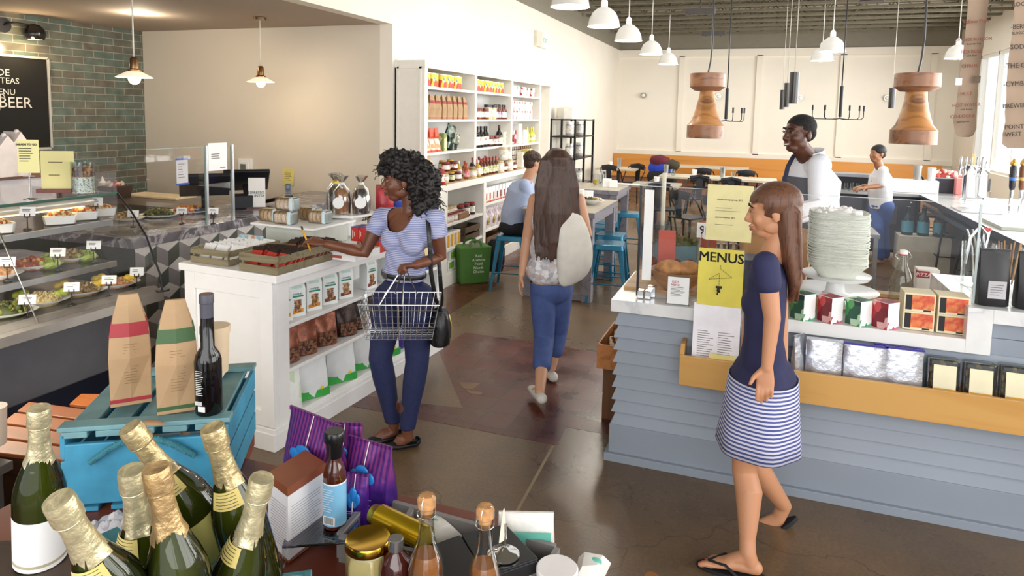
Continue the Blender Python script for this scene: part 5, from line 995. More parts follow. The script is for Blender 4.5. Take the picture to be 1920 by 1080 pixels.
b = MB(); b.box(-wM / 2,wM / 2,-.002,.002,0,hh3,0); b.build('sheet',mat('#e0d254',.5),o); b = MB(); b.box(-wM / 2 - .004,wM / 2 + .004,-.006,-.004,-.32,hh3 + .004,0) if 0 else b.box(-wM / 2 - .004,wM / 2 + .004,.003,.006,-(P.z - TZ) + .004,hh3 + .004,0); b.build('clear_holder',GLASS2,o)
[text('MENUS',.068,mat('#1c1c1c',.6),o,(dx,-.003 - abs(dx) * .1,hh3 * .845 + dz)) for dx,dz in ((0,0),(.0014,.0008),(-.0014,.0008),(.0014,-.0008),(-.0014,-.0008))]
b = MB(); IKM = mat('#1c1c1c',.6)
def dash(p,q,n):
    for i in range(n): t0,t1 = (i + .1) / n,(i + .6) / n; a = Vector(p).lerp(Vector(q),t0); c = Vector(p).lerp(Vector(q),t1); b.cyl(a,c,.0014,seg=5)
U = lambda x,y: (x * wM,-.004,y * hh3)
dash(U(0,.72),U(0,.66),3); dash(U(0,.66),U(.26,.52),9); dash(U(.26,.52),U(-.25,.46),14); dash(U(-.25,.46),U(-.02,.58),8); dash(U(-.02,.58),U(-.02,.36),8); b.build('dashed_line',IKM,o)
b = MB(); b.cb(U(-.02,.335),(.03,.002,.012),0); b.tube([U(-.02,.32),U(-.03,.26)],.008,6); b.tube([U(-.03,.27),U(-.05,.2)],.0035,6); b.tube([U(-.005,.28),U(0,.24)],.004,6); b.build('hand_drawing',IKM,o)
card('index_card','small yellow card tucked behind the trough edge below the menu','card',Vector((ony(1355,664,3.485).x,3.487,TZ)),.13,.155,mat('#e6d88c',.7),0,0)
o = standing('magazine','photo magazine with a white border leaning in the trough','magazine',1388,1478,613,3.54,PLAIN,[],-.12); 
o = standing('magazine','photo magazine with a grey crowd picture, in front of the other one','magazine',1392,1474,622,3.50,pattern(['#8c8794','#cfcdd6','#5c5662','#e6e4ea','#77718a','#c9b97a'],55),[],-.12)
sil = mat('#c9ccd4',.25,.75,var=.12,scale=18,bump=.5); vio = mat('#3a3590',.4)
for k,(x0,x1,yt,Y,lab) in enumerate(((1478,1512,626,3.54,'silver foil pouch turned sideways beside the magazine'),(1507,1580,634,3.54,'silver foil pouch, second in the trough row'),(1578,1664,645,3.54,'silver foil pouch with a blue zip, third in the trough row'),(1656,1733,652,3.54,'silver foil pouch with a blue zip, fourth in the trough row'),(1636,1730,648,3.59,'silver foil pouch behind the fourth one'))):
    a,c = ony(x0,690,Y),ony(x1,690,Y); wd = (c.x - a.x); h = ony((x0 + x1) / 2,yt,Y).z - TZ
    pouch('foil_pouch',lab,Vector(((a.x + c.x) / 2,Y,TZ)),0 if k else .9,wd * .95,.05 if k < 4 else .03,h * .97,sil,'foil pouch','silver foil pouches in the trough',[('zip_edge',lambda b: b.box(-wd * .49,wd * .49,-.004,.004,h * .965,h * 1.0,0),vio)] if k > 1 else ())
for k,(x0,x1,yt,lab) in enumerate(((1738,1800,668,'clear clamshell box with a cream label, left one of three'),(1806,1869,676,'clear clamshell box with a cream NACHO label, middle one of three'),(1874,1940,682,'clear clamshell box with a cream label, cut off by the right frame edge'))):
    Y = 3.54; a,c = ony(x0,705,Y),ony(x1,705,Y); wd = c.x - a.x; h = ony(x0,yt,Y).z - TZ
    o = thing('clamshell_box',lab,'clamshell box',Vector(((a.x + c.x) / 2,Y,TZ)),0,'clamshell boxes in the trough'); o.rotation_euler = (-.1,0,0)
    b = MB(); b.box(-wd * .44,wd * .44,-.02,.02,.01,h - .01,0); b.build('food',pattern(['#2c2620','#5a4a2c','#1d1a18','#7a683a'],60),o,bevel=.008)
    b = MB(); b.box(-wd * .49,wd * .49,-.035,.035,0,h,0); b.build('clear_box',GLASS2,o,bevel=.012)
    b = MB(); b.tube([(-wd * .49,-.03,.005),(wd * .49,-.03,.005),(wd * .49,-.03,h - .005),(-wd * .49,-.03,h - .005)],.005,6,0,closed=True); b.build('rim',glass('rim_plastic','#dfe3e6',.1,.8),o)
    b = MB(); b.box(-wd * .34,wd * .36,-.0375,-.036,h * .25,h * .88,0); b.build('label',mat('#e8e2c0',.6),o); b = MB(); b.box(-wd * .3,wd * .36,-.0385,-.0376,h * .34,h * .47,0); b.build('label_band',mat('#e3a83a',.6),o); text('NACHO',.022,PLAIN,o,(.01,-.0395,h * .405))
# ---- on the counter
CZ = .912
def cpt(x,y,z=CZ): return onz(x,y,z)
def tbox(lab,xl,xm,xr,yb,yt,m1,m2,name='tea_box'):
    """carton showing a printed left face and a pale right face; xm is its near corner"""
    P = cpt(xm,yb); A = cpt(xl,yb - 10); C = cpt(xr,yb - 4); s = mpp(P); h = (yb - yt) * s * .95; wl_ = .085; wr = .075
    o = thing(name,lab,'box',P,0,'mountain-print tea boxes'); b = MB(); b.T = Matrix.Rotation(.75,4,'Z'); b.box(0,wr,0,wl_,0,h,0); b.build('carton',PLAIN,o,bevel=.001)
    b = MB(); b.T = Matrix.Rotation(.75,4,'Z'); b.box(-.001,.0,.001,wl_,.0,h * .98,0); b.box(0,wr,0,wl_,h,h + .001); b.build('printed_side',m1,o); b = MB(); b.T = Matrix.Rotation(.75,4,'Z'); b.box(0,wr,-.001,0,.0,h * .28,0); b.build('printed_foot',m2,o); return o
grn = pattern(['#3f8a4f','#bfe0c0','#2a5a45','#58a860','#1f3f3a'],26); red = pattern(['#b03038','#e7b0ae','#7a1d28','#c9484a','#90242e'],26); grn2 = pattern(['#7fcfb8','#3f9a6f','#f2f5f2','#58b890'],30); red2 = pattern(['#d98aa0','#b8466a','#f5eef0','#c96a86'],30)
for k,(xl,xm,xr,yb,yt) in enumerate(((1475,1506,1531,603,550),(1529,1558,1584,608,556),(1583,1612,1637,614,563),(1636,1663,1690,620,566))):
    tbox('%s mountain-print tea box, %s of the four' % ('green' if k % 2 == 0 else 'red',('leftmost','second','third','rightmost')[k]),xl,xm,xr,yb,yt,grn if k % 2 == 0 else red,grn2 if k % 2 == 0 else red2)
om = pattern(['#d2603c','#e08a4c','#c94a36','#e39a5a'],9,kind='noi')
for i in range(2):
    for j in range(2):
        x0,x1 = ((1693,1754),(1757,1818))[i]; yb = (620,629)[i]; A = ony(x0,yb,3.63); B_ = ony(x1,yb,3.63); w2 = B_.x - A.x; h = .088
        o = thing('tea_carton','cream carton with an orange and red front, %s %s of the stack of four' % (('lower','upper')[j],('left','right')[i]),'box',Vector((A.x,3.655,CZ + .001 + j * (h + .001))),0,'orange-fronted cartons on the counter')
        b = MB(); b.box(.001,w2 - .002,0,.12,0,h,0); b.build('carton',mat('#e7d9b4',.6),o); b = MB(); b.box(.007,w2 * .25,-.001,0,.008,h - .008,0); b.build('black_panel',BLACK,o); b = MB(); b.box(w2 * .25,w2 - .008,-.001,0,.012,h - .008,0); b.build('picture_panel',om,o)
        b = MB(); b.box(w2 * .62,w2 - .02,-.0012,0,.004,.011,0); b.build('small_print',BLACK,o)
for (x0,x1,yb,lab) in ((1826,1893,578,'black matte coffee bag with a white label, left one on the raised marble'),(1899,1962,583,'black matte coffee bag with a white label, cut off by the right frame edge')):
    A = ony(x0,yb,3.68); B_ = ony(x1,yb,3.68); w2 = B_.x - A.x; h = .255
    pouch('coffee_bag',lab,Vector(((A.x + B_.x) / 2,3.70,1.062)),.12,w2 * .9,.08,h,mat('#1b1a1c',.45,bump=.25),'coffee bag','black coffee bags on the raised marble',[('label',lambda b: (b.box(-w2 * .25,w2 * .28,-.0475,-.0465,h * .15,h * .47,0)),mat('#b9b7ba',.6)),('print',lambda b: lines(b,-w2 * .18,w2 * .2,h * .2,h * .42,5,-.0478,.002),INK)])
# tall clear guard along the counter
GY = 3.70; gx0 = -.60; gz = ony(1215,349,GY).z
o = thing('glass_guard','long clear glass guard standing along the siding counter','glass guard',(gx0,GY,CZ)); gh = gz - CZ; xs = ony(1832,450,GY).x - gx0
b = MB(); b.box(0,xs,-.004,.004,.01,gh,0); b.box(xs + .01,3.1 - gx0,-.004,.004,.16,gh + 0); b.build('front_pane',GLASS,o)
b = MB(); b.box(0,xs,-.004,.004,gh,gh + .002,0); b.box(xs + .01,3.1 - gx0,-.004,.004,gh,gh + .002); b.box(xs,xs + .01,-.004,.004,.02,gh); b.build('polished_edge',mat('#c5d3d3',.1),o)
b = MB(); b.box(-.004,.004,.01,.95,.01,gh,0); b.build('side_pane',GLASS,o); b = MB(); b.box(-.006,.006,-.006,.006,.01,gh,0); b.build('corner_edge',BLACK,o); b = MB(); b.box(.02,.07,.004,.008,.1,gh - .02,0); b.build('white_strip',PLAIN,o)
for x in (0.0,.04): b = MB(); b.cb((x + .02,-.0,.022),(.035,.05,.045),0); b.build('clamp',CHROME,o,bevel=.004)
b = MB(); b.box(-.012,.012,.93,.955,.01,gh + .0,0); b.build('rear_post',mat('#f1ecd8',.4),o)
A = ony(1325,400,GY); B_ = ony(1411,400,GY); top = ony(1368,347,GY).z; bot = ony(1368,452,GY).z
card('price_notice','large pale yellow price notice taped on the glass guard','notice',Vector(((A.x + B_.x) / 2,GY - .0065,bot)),B_.x - A.x,top - bot,mat('#e9dfa6',.8),0,0,[('mixed sausage group  $12',.012,0.0,(top - bot) * .74),('lines',-.07,.06,.15,.18,2,.002),('cypress balance  $13',.012,-.02,(top - bot) * .42),('lines',-.07,.07,.07,.1,1,.002)])
# items behind the guard
P = cpt(1268,548); o = thing('wooden_bowl','large wooden bowl of round loaves on the counter','bowl',P + Vector((.0,.0,.014)),0); b = MB(); b.lathe([(0,0),(.06,0),(.12,.05),(.145,.115),(.15,.12),(.138,.118),(.1,.06),(0,.02)],36,m=0,caps=False); b.build('bowl',wood('#b8824a','#96632f',0,5,.4,5),o)
for k,(x,y,r) in enumerate(((-.04,0,.08),(.06,.02,.07))): b = MB(); b.ball((x,y,.12),(r,r * .9,.05),16,0); b.build('loaf',mat('#c48a4e',.6,var=.25,scale=25,bump=.3),o)
P = cpt(1271,571); o = thing('sign_holder','small KIDS MENU card in a clear holder at the counter edge','sign',P,.05); s = mpp(P)
b = MB(); b.box(-20 * s,19 * s,-.001,.001,.002,52 * s,0); lines(b,-14 * s,14 * s,16 * s,34 * s,7,-.002,.002,m=1); b.build('sheet',[PLAIN,INK],o); b = MB(); b.box(-22 * s,21 * s,-.02,.03,0,.003,0); b.box(-22 * s,21 * s,.002,.004,.003,56 * s); b.build('clear_holder',GLASS2,o)
text('KIDS',6 * s,mat('#b8405a',.6),o,(-6 * s,-.003,43 * s)); text('MENU',6 * s,mat('#b8405a',.6),o,(-6 * s,-.003,37 * s))
P = cpt(1222,556); b = MB(); b.cb((0,0,.03),(.045,.045,.06),0); tag(b.build('chrome_block',CHROME,loc=P + Vector((0,0,.001)),bevel=.003),'small chrome block by the guard corner','clamp block')
P = cpt(1262,512); P.y += .15; o = thing('clear_bin','clear bin lined with pale blue paper holding salad packs','bin',P + Vector((0,0,.015))); b = MB(); b.box(-.13,.13,-.1,.1,0,.15,0); b.build('blue_liner',mat('#a9d3e4',.5),o); b = MB()
for sx in ((-.135,-.13,-.1,.1),(.13,.135,-.1,.1),(-.13,.13,-.105,-.1),(-.13,.13,.1,.105)): b.box(*sx,0,.28,0)
b.build('clear_wall',GLASS2,o); b = MB(); lumps(b,.12,.09,.04,50,.025,[0,1,2,3],9,.15); b.build('salad_packs',[mat('#7a8a4c',.5),mat('#a7b5b0',.3,.3),mat('#5e6c34',.5),mat('#b59a6a',.5)],o)
for x,y,r,lab in ((1215,500,0,'small brown muffin in front of the blue-lined bin, left one'),(1262,505,0,'dark brown muffin in front of the blue-lined bin'),(1290,507,0,'reddish muffin heap beside the wooden bowl')): P = cpt(x,y + 28); b = MB(); b.ball((0,0,.09),(.035,.035,.03),12,0); b.cyl((0,0,0),(0,0,.08),.02,.03,m=0); tag(b.build('muffin',mat('#7a3a24',.6,var=.3,scale=40),loc=P + Vector((0,.12,.015))),lab,'muffin')
for k,(x,yb,tx,lab) in enumerate(((1309,470,'9','white table number 9 card'),(1322,473,'11','white table number 11 card'))):
    P = cpt(x,yb + 62); P.y += .1; o = thing('table_number',lab + ' on a metal stand behind the guard','number card',P + Vector((0,0,.015)),0,'table number cards'); s = mpp(P); b = MB(); b.lathe([(.03,0),(.03,.005),(.004,.01)],12,m=0); b.cyl((0,0,0),(0,0,85 * s),.003); b.build('stand',CHROME,o)
    b = MB(); b.box(-9 * s,11 * s,-.002,.002,76 * s,104 * s,0); b.build('number_sheet',PLAIN,o); text(tx,22 * s,mat('#151515',.6),o,(1 * s,-.004,90 * s),bold=.001)
for k,x in enumerate((1340,1352,1364,1376)): P = cpt(x,540); P.y += .16; b = MB(); b.lathe([(.008,0),(.008,.2),(.012,.22)],8,m=0); tag(b.build('cutlery',STEEL,loc=P + Vector((0,0,.015))),'steel cutlery upright in the rack behind the MENUS sign','cutlery','upright cutlery')
for x,y,lab,rz in ((1235,470,'translucent red sheet in the side of the guard',.2),(1318,440,'red sheet behind the yellow notice',-.1)): P = cpt(x,y + 85); P.y += .3; card('red_sheet',lab,'sheet',P + Vector((0,0,.02)),.1,.3,mat('#c4594a',.6),rz,-.15)
# till box and tins
P = cpt(1432,592); slab('till_box','dark blue-grey till box behind the MENUS sign','till',P + Vector((0,.16,.015)),.1,[('case',lambda b: b.box(-.12,.1,-.04,.15,0,.24,0),mat('#23263a',.5)),('keys',lambda b: b.box(-.08,.06,-.046,-.04,.12,.2,0),mat('#3d4256',.5))])
gold = mat('#b07a35',.35,.5,var=.15)
for x,yb,z,lab in ((1455,592,0,'square amber tin on the counter, lower one beside the tea boxes'),(1444,592,.095,'square amber tin stacked on the lower tin')):
    P = cpt(x,yb); o = thing('tea_tin',lab,'tin',P + Vector((0,.05,.002 + z)),.1,'amber tins'); b = MB(); b.box(-.04,.045,-.035,.035,0,.075,0); b.build('tin',gold,o,bevel=.004); b = MB(); b.box(-.03,.035,-.03,.03,.076,.09,0); b.build('lid',CHROME,o,bevel=.003)
# cake stand with paper bowls
P = cpt(1568,588); P.y += .12; o = thing('cake_stand','white two-tier cake stand under the stack of paper bowls','cake stand',P + Vector((0,0,.014))); s = mpp(P)
b = MB(); b.lathe([(28 * s,0),(22 * s,4 * s),(16 * s,16 * s),(18 * s,18 * s),(68 * s,26 * s),(74 * s,31 * s),(70 * s,30 * s),(20 * s,22 * s)],40,m=0,caps=False); b.build('lower_plate',PORC,o)
b = MB(); b.lathe([(24 * s,22 * s),(17 * s,26 * s),(15 * s,44 * s),(20 * s,48 * s),(56 * s,54 * s),(60 * s,60 * s),(56 * s,58 * s),(0,54 * s)],40,m=0,caps=False); b.build('upper_plate',PORC,o)
TB = P + Vector((.0,0,.014 + 56 * s)); bm2 = [mat('#dfe2d8',.7,var=.05),mat('#d3d8cc',.7,var=.05),mat('#e8e6da',.7,var=.05)]
pb = None
for k in range(48):
    w0 = (40 + 12 * min(1,k / 7)) * s if k < 7 else 52 * s
    r0 = 50 * s
    if pb is None:
        b = MB(); n = 28; rg = []
        for (rr,z) in ((30 * s,0),(r0,24 * s),(r0 * 1.03,24.6 * s),(r0 * 1.0,25.4 * s),(r0 * .97,24 * s),(28 * s,1.5 * s)):
            rg.append([b.v((abs(cos(a)) ** .6 * math.copysign(1,cos(a)) * rr,abs(sin(a)) ** .6 * math.copysign(1,sin(a)) * rr * .85,z)) for a in [2 * pi * q / n for q in range(n)]])
        for A_,B2 in zip(rg,rg[1:]):
            for q in range(n): b.f([A_[q],A_[(q + 1) % n],B2[(q + 1) % n],B2[q]],False)
        b.f(rg[0][::-1]); b.f(rg[-1]); pb = b.build('paper_bowl',bm2[0],loc=TB); tag(pb,'pale paper food bowl nested in the tall stack on the cake stand','paper bowl','stack of nested paper bowls')
    else:
        c = pb.copy(); COL.objects.link(c); c.location = TB + Vector((random.uniform(-.002,.002) - k * .0001,random.uniform(-.002,.002),k * 2.05 * s)); c.rotation_euler = (random.uniform(-.02,.02),random.uniform(-.02,.02),random.uniform(-.08,.08)); c.scale = (random.uniform(.98,1.02),) * 2 + (1,)
o = thing('plastic_bag','crumpled clear bag of lids on top of the paper bowl stack','bag',TB + Vector((0,0,50 * 2.05 * s + 14 * s))); b = MB(); lumps(b,40 * s,32 * s,10 * s,30,.02,[0],3); b.build('film',mat('#f1efec',.25,bump=.5),o)
# swing-top bottle
P = cpt(1694,577); P.y += .1; s = mpp(P); o = thing('swing_top_bottle','clear swing-top water bottle with a white stopper on the counter','bottle',P + Vector((0,0,.015))); b = MB(); b.lathe([(19 * s,0),(20 * s,4 * s),(20 * s,34 * s),(15 * s,52 * s),(8 * s,68 * s),(6.5 * s,88 * s),(6 * s,88 * s)],28,m=0,caps=False); b.build('glass',GLASS2,o)
b = MB(); b.lathe([(7 * s,88 * s),(7 * s,95 * s),(0,97 * s)],14,m=0); b.build('stopper',PLAIN,o); b = MB(); b.lathe([(7.4 * s,86 * s),(7.4 * s,88.5 * s)],14,m=0); b.build('rubber_ring',mat('#c8362e',.5),o); b = MB(); b.tube([(-8 * s,0,78 * s),(-14 * s,0,84 * s),(-8 * s,0,93 * s)],.0015,6,0); b.tube([(8 * s,0,78 * s),(14 * s,0,84 * s),(8 * s,0,93 * s)],.0015,6); b.build('wire_bail',CHROME,o)
P = cpt(1742,566); P.y += .16; s = mpp(P); o = thing('paper_bag','white paper bag with a red PIZZA band beside the bottle','bag',P + Vector((0,0,.015))); b = MB(); b.box(-14 * s,22 * s,-.04,.05,0,46 * s,0); b.build('bag',mat('#ece6dd',.6),o); b = MB(); b.box(-14.2 * s,6 * s,-.041,.0,30 * s,43 * s,0); b.build('red_band',mat('#a8262a',.6),o); text('PIZZA',9 * s,PLAIN,o,(-4 * s,-.043,36 * s))
P = cpt(1700,575); slab('wood_plank','narrow wooden board lying behind the orange cartons','board',P + Vector((-.02,.13,.015)),0,[('plank',lambda b: b.box(-.5,.35,-.03,.05,0,.02,0),wood('#cfae7c','#b8935c',0))])
P = onz(1842,545,1.062); P.y += .12; s = mpp(P); o = thing('utensil_jar','clear jar of bent steel straws with red tips','jar',P); b = MB(); b.lathe([(25 * s,0),(27 * s,80 * s)],24,m=0,caps=False); b.lathe([(0,.002),(25 * s,.002)],24,caps=False); b.build('glass',GLASS2,o)
for k in range(5): a = k * .5; b = MB(); b.tube([(6 * s * cos(a),6 * s * sin(a),.01),(14 * s * cos(a) - 3 * s,8 * s * sin(a),70 * s),(16 * s - k * 9 * s,4 * s,104 * s)],.005,8,0); b.build('steel_tool',CHROME,o); b = MB(); b.ball((16 * s - k * 4 * s,4 * s,106 * s),.011,8,0); b.build('red_tip',mat('#c8302c',.4),o) if k < 3 else b.bm.free()
b = MB(); b.tube([(-20 * s,0,40 * s),(-14 * s,0,90 * s),(0,0,112 * s),(12 * s,0,98 * s)],.008,8,0); b.build('chrome_loop',CHROME,o)
P = onz(1906,548,1.062); P.y += .15; s = mpp(P); o = thing('stirrer_jar','clear jar of thin wooden stirrers at the right frame edge','jar',P); b = MB(); b.lathe([(20 * s,0),(22 * s,74 * s)],20,m=0,caps=False); b.build('glass',GLASS2,o)
for k in range(16): a = k * .9; b = MB(); b.cyl((8 * s * cos(a),8 * s * sin(a),.01),(18 * s * cos(a),18 * s * sin(a),82 * s),.003,m=0,seg=5); b.build('stirrer',mat('#b98a52',.6),o)
# brown paper bags ready to pack
for k,(x,yb,w,h,rz,tl,lab) in enumerate(((1405,520,.16,.3,.2,.25,'upright brown paper bag being packed by the bartender'),(1450,515,.18,.34,-.1,.3,'tall brown paper bag beside the packed one'),(1492,520,.12,.32,-.2,.5,'leaning brown paper bag next to the bowl stack'))):
    P = cpt(x,yb + 40); P.y += .3; o = thing('paper_bag',lab,'bag',P + Vector((0,0,.016)),rz,'brown paper bags on the counter'); b = MB(); b.hexa([(-w / 2,-.05,0),(w / 2,-.05,0),(w / 2,.05,0),(-w / 2,.05,0)],[(-w / 2 + tl * .1,-.04,h),(w / 2 + tl * .1,-.04,h),(w / 2 + tl * .1,.04,h),(-w / 2 + tl * .1,.04,h)],0); b.build('bag',mat('#b98d5e',.8,bump=.3),o)
    b = MB(); b.hexa([(-w * .45 + tl * .1,-.042,h),(w * .4 + tl * .1,-.042,h),(w * .4 + tl * .1,-.02,h),(-w * .45 + tl * .1,-.02,h)],[(-w * .3 + tl * .1,-.055,h + .03),(w * .3 + tl * .1,-.06,h + .02),(w * .3 + tl * .1,-.055,h + .02),(-w * .3 + tl * .1,-.05,h + .03)],0); b.build('folded_rim',mat('#c79c6c',.8),o)
b = MB(); b.tube([(-.12,0,.0),(-.04,-.02,.05),(.05,0,.08),(.14,.02,.12)],[(.02,.03),(.05,.06),(.06,.05),(.02,.03)],8,0); tag(b.build('wrapping_paper',mat('#f2f0f4',.5,bump=.7,scale=14),loc=cpt(1485,560) + Vector((0,.3,.385))),'crumpled white wrapping paper held over the paper bags','paper')
# crate at the left end of the counter
q = onz(1143,615,.5); P = Vector((-.86,4.05,.33)); crate('small orange-brown wooden crate at the left end of the siding counter',Vector((-.87,3.95,.38)),0,.14,.5,.15,1,wood('#b9773f','#a0632f',1))
slab('low_stand','white low stand under the orange-brown crate','stand',Vector((-.80,4.1,0)),0,[('box',lambda b: b.box(-.06,.06,.0,.3,0,.379,0),wood('#6f4a2c','#5c3b22',2))])
for k in range(3): b = MB(); b.tube([(0,0,0),(.01,0,.08),(-.005,0,.16)],[.028,.03,.01],8,0); tag(b.build('dried_bundle',pattern(['#c9b487','#8a2f2c','#e2d4b2','#6f5a34'],50),loc=(-.80,4.05 + k * .14,.393)),'cream and red packet in the small crate, ' + ('front one','middle one','back one')[k],'packet','packets in the small crate')

# ================================================================ THE BAR BEHIND
BZ = .93; BXL = onz(1732,368,BZ).x; byB = onz(1555,356,BZ).y
blk = mat('#2a2830',.35,.2); top_ = mat('#c9cbcc',.12,.3,var=.03)
o = thing('back_bar','dark back bar cabinets with a steel top','counter',(.35,byB,0)); Wb = BXL - .35
b = MB(); b.box(-.3,Wb + .7,0,.65,.89,.93,0); b.build('worktop',top_,o); b = MB(); b.box(-.3,Wb + .02,.04,.65,.1,.89,0); b.build('cabinet',blk,o)
for k in range(3): x0 = -.25 + k * Wb * .38; b = MB(); b.box(x0 + .02,x0 + Wb * .36,.02,.04,.14,.86,0); d_o = b.build('cabinet_door',mat('#3a3742',.35),o); b = MB(); b.ball((x0 + (Wb * .33 if k % 2 == 0 else .05),.01,.81),.018,10,0); b.build('door_knob',CHROME,d_o)
b = MB(); b.box(Wb * .72,Wb * .72 + .22,.012,.022,.5,.74,0); b.build('paper_holder',mat('#55525e',.3),o)
o = thing('bar_counter','long white and steel bar counter running to the right frame edge','counter',(BXL,4.6,0)); LY = byB - .012 - 4.6
b = MB(); b.box(0,1.4,0,LY,.88,.93,0); b.build('worktop',mat('#e6e7e6',.12,var=.02),o); b = MB(); b.box(-.012,0,0,LY,.865,.93,0); b.build('steel_edge',mat('#6b6d72',.25,.8),o); b = MB(); b.box(.25,1.2,.05,LY,.0,.88,0); b.build('cabinet',blk,o)
b = MB(); b.box(.02,.08,.0,LY - .1,.76,.81,0); b.build('under_rail',mat('#8d9096',.25,.8),o)
def barp(x,y,z=BZ + .002): return onz(x,y,z)
# ice well / glass rack
P = barp(1592,345); o = thing('glass_rack','dark rack of upturned glasses under a grey shelf on the back bar','rack',Vector((P.x,byB + .35,BZ + .002))); b = MB(); b.box(-.45,.35,-.15,.2,.18,.22,0); b.build('top_shelf',mat('#8f9298',.3,.6),o); b = MB(); b.box(-.45,.35,.1,.2,0,.18,0); b.box(-.45,-.42,-.15,.2,0,.18); b.box(.32,.35,-.15,.2,0,.18); b.build('frame',blk,o)
for k in range(9): b = MB(); b.lathe([(.03,.0),(.026,.09)],10,m=0); g_ = b.build('upturned_glass',GLASS2,loc=Vector((P.x - .36 + k * .075,byB + .25,BZ + .003))); tag(g_,'upturned glass in the dark rack on the back bar','glass','upturned glasses')
P = barp(1700,352); slab('bar_box','white plastic box on the back bar beside the walking barman','box',Vector((P.x,byB + .3,BZ + .002)),0,[('tub',lambda b: b.box(-.35,.25,-.1,.15,0,.17,0),PLAIN)])
for x,w,h,c,lab in ((1700,.05,.2,'#a9a6a4','round brown shaker on the white box'),(1722,.05,.18,'#e6e8e8','clear glass on the white box'),): P2 = barp(x,352); b = MB(); b.lathe([(w,0),(w * 1.05,h)],14,m=0); tag(b.build('shaker',mat(c,.2,.4),loc=Vector((P2.x,byB + .3,BZ + .175))),lab,'shaker')
P = barp(1735,350); o = thing('cloth_bundle','red and white checked cloth bundled behind the bar','cloth',Vector((P.x + .1,byB + .5,BZ + .17))); b = MB(); lumps(b,.22,.1,.14,40,.04,[0,1],8); b.build('cloth',[mat('#b84a44',.8),mat('#e8d9cf',.8)],o); slab('bar_box','cream carton holding the checked cloth','box',Vector((P.x + .1,byB + .5,BZ + .002)),0,[('carton',lambda b: b.box(-.25,.3,-.1,.12,0,.16,0),mat('#e9e0cf',.6))])
P = barp(1772,362); slab('cash_box','black box file with papers and blue scissors on the bar corner','box',P + Vector((0,.1,0)),.1,[('box',lambda b: b.box(-.16,.16,-.12,.15,0,.2,0),mat('#2c2d36',.5)),('papers',lambda b: b.box(-.14,.14,-.1,.13,.2,.21,0),mat('#d8d9dc',.6)),('scissors',lambda b: b.tube([(0,-.02,.22),(.05,0,.24),(.09,.02,.22),(.05,.03,.215)],.012,8,0,closed=True),mat('#2a56b8',.4))])
P = barp(1808,366); slab('pink_box','pink box beside the beer taps','box',P + Vector((0,.1,0)),0,[('carton',lambda b: b.box(-.09,.12,-.05,.1,0,.22,0),mat('#d98a86',.6))])
P = barp(1757,352); P.y = byB + .3; P.x = BXL + .1; b = MB(); b.lathe([(.07,0),(.07,.06),(.02,.09)],14,m=0); b.tube([(0,0,.08),(-.02,.02,.2),(-.06,.0,.24)],.012,8); tag(b.build('desk_lamp',BLACK,loc=P),'small black lamp on the back bar corner','lamp')
P = barp(1740,358); b = MB(); b.lathe([(.03,0),(.03,.06),(.02,.07)],12,m=0); tag(b.build('cup',PLAIN,loc=P),'small white cup near the bar corner','cup')
# beer towers
def tower(x,yb,lab,n,hpx):
    P = barp(x,yb); s = mpp(P); o = thing('beer_tower',lab,'beer tap tower',P,0,'chrome beer towers'); h = hpx * s; b = MB(); b.lathe([(14 * s,0),(11 * s,3 * s),(11 * s,h * .72),(12 * s,h * .74),(12 * s,h * .9),(0,h * .92)],20,m=0); b.build('column',CHROME,o)
    b = MB(); b.cyl((-(n - 1) * 4 * s,0,h * .82),((n - 1) * 4 * s,0,h * .82),4 * s,m=0); b.build('crossbar',CHROME,o)
    for k in range(n):
        xx = (k - (n - 1) / 2) * 8.5 * s; b = MB(); b.tube([(xx,0,h * .82),(xx,-6 * s,h * .82),(xx - 2 * s,-8 * s,h * .64)],2 * s,8,0); b.build('spout',CHROME,o); b = MB(); b.tube([(xx,-5 * s,h * .84),(xx,-5 * s,h * 1.02),(xx + 1 * s,-5 * s,h * 1.12)],[1.6 * s,2.4 * s,1.4 * s],8,0); b.build('tap_handle',mat('#c3c5c9',.2,.9),o)
tower(1814,374,'chrome beer tower with five taps, left one',5,72); tower(1837,372,'chrome beer tower with two taps behind the first',2,62)
P = barp(1851,372); card('number_sign','small dark sign with a white 1 on the bar behind the towers','sign',P + Vector((0,.1,.08)),.1,.17,mat('#3e4148',.5),.0,0,[('1',.12,.0,.085,PLAIN,.003)]); b = MB(); b.lathe([(.06,0),(.06,.09)],14,m=0); tag(b.build('glass_cup',GLASS2,loc=P + Vector((0,.1,-.002))),'clear tumbler under the number sign','glass')
P = barp(1822,372); slab('tap_paddle','tall plain wooden tap paddle behind the left tower','tap handle',P + Vector((.02,.15,0)),0,[('paddle',lambda b: b.box(-.02,.02,-.01,.01,0,82 * mpp(P),0),wood('#d2b27a','#c09a5c',2))])
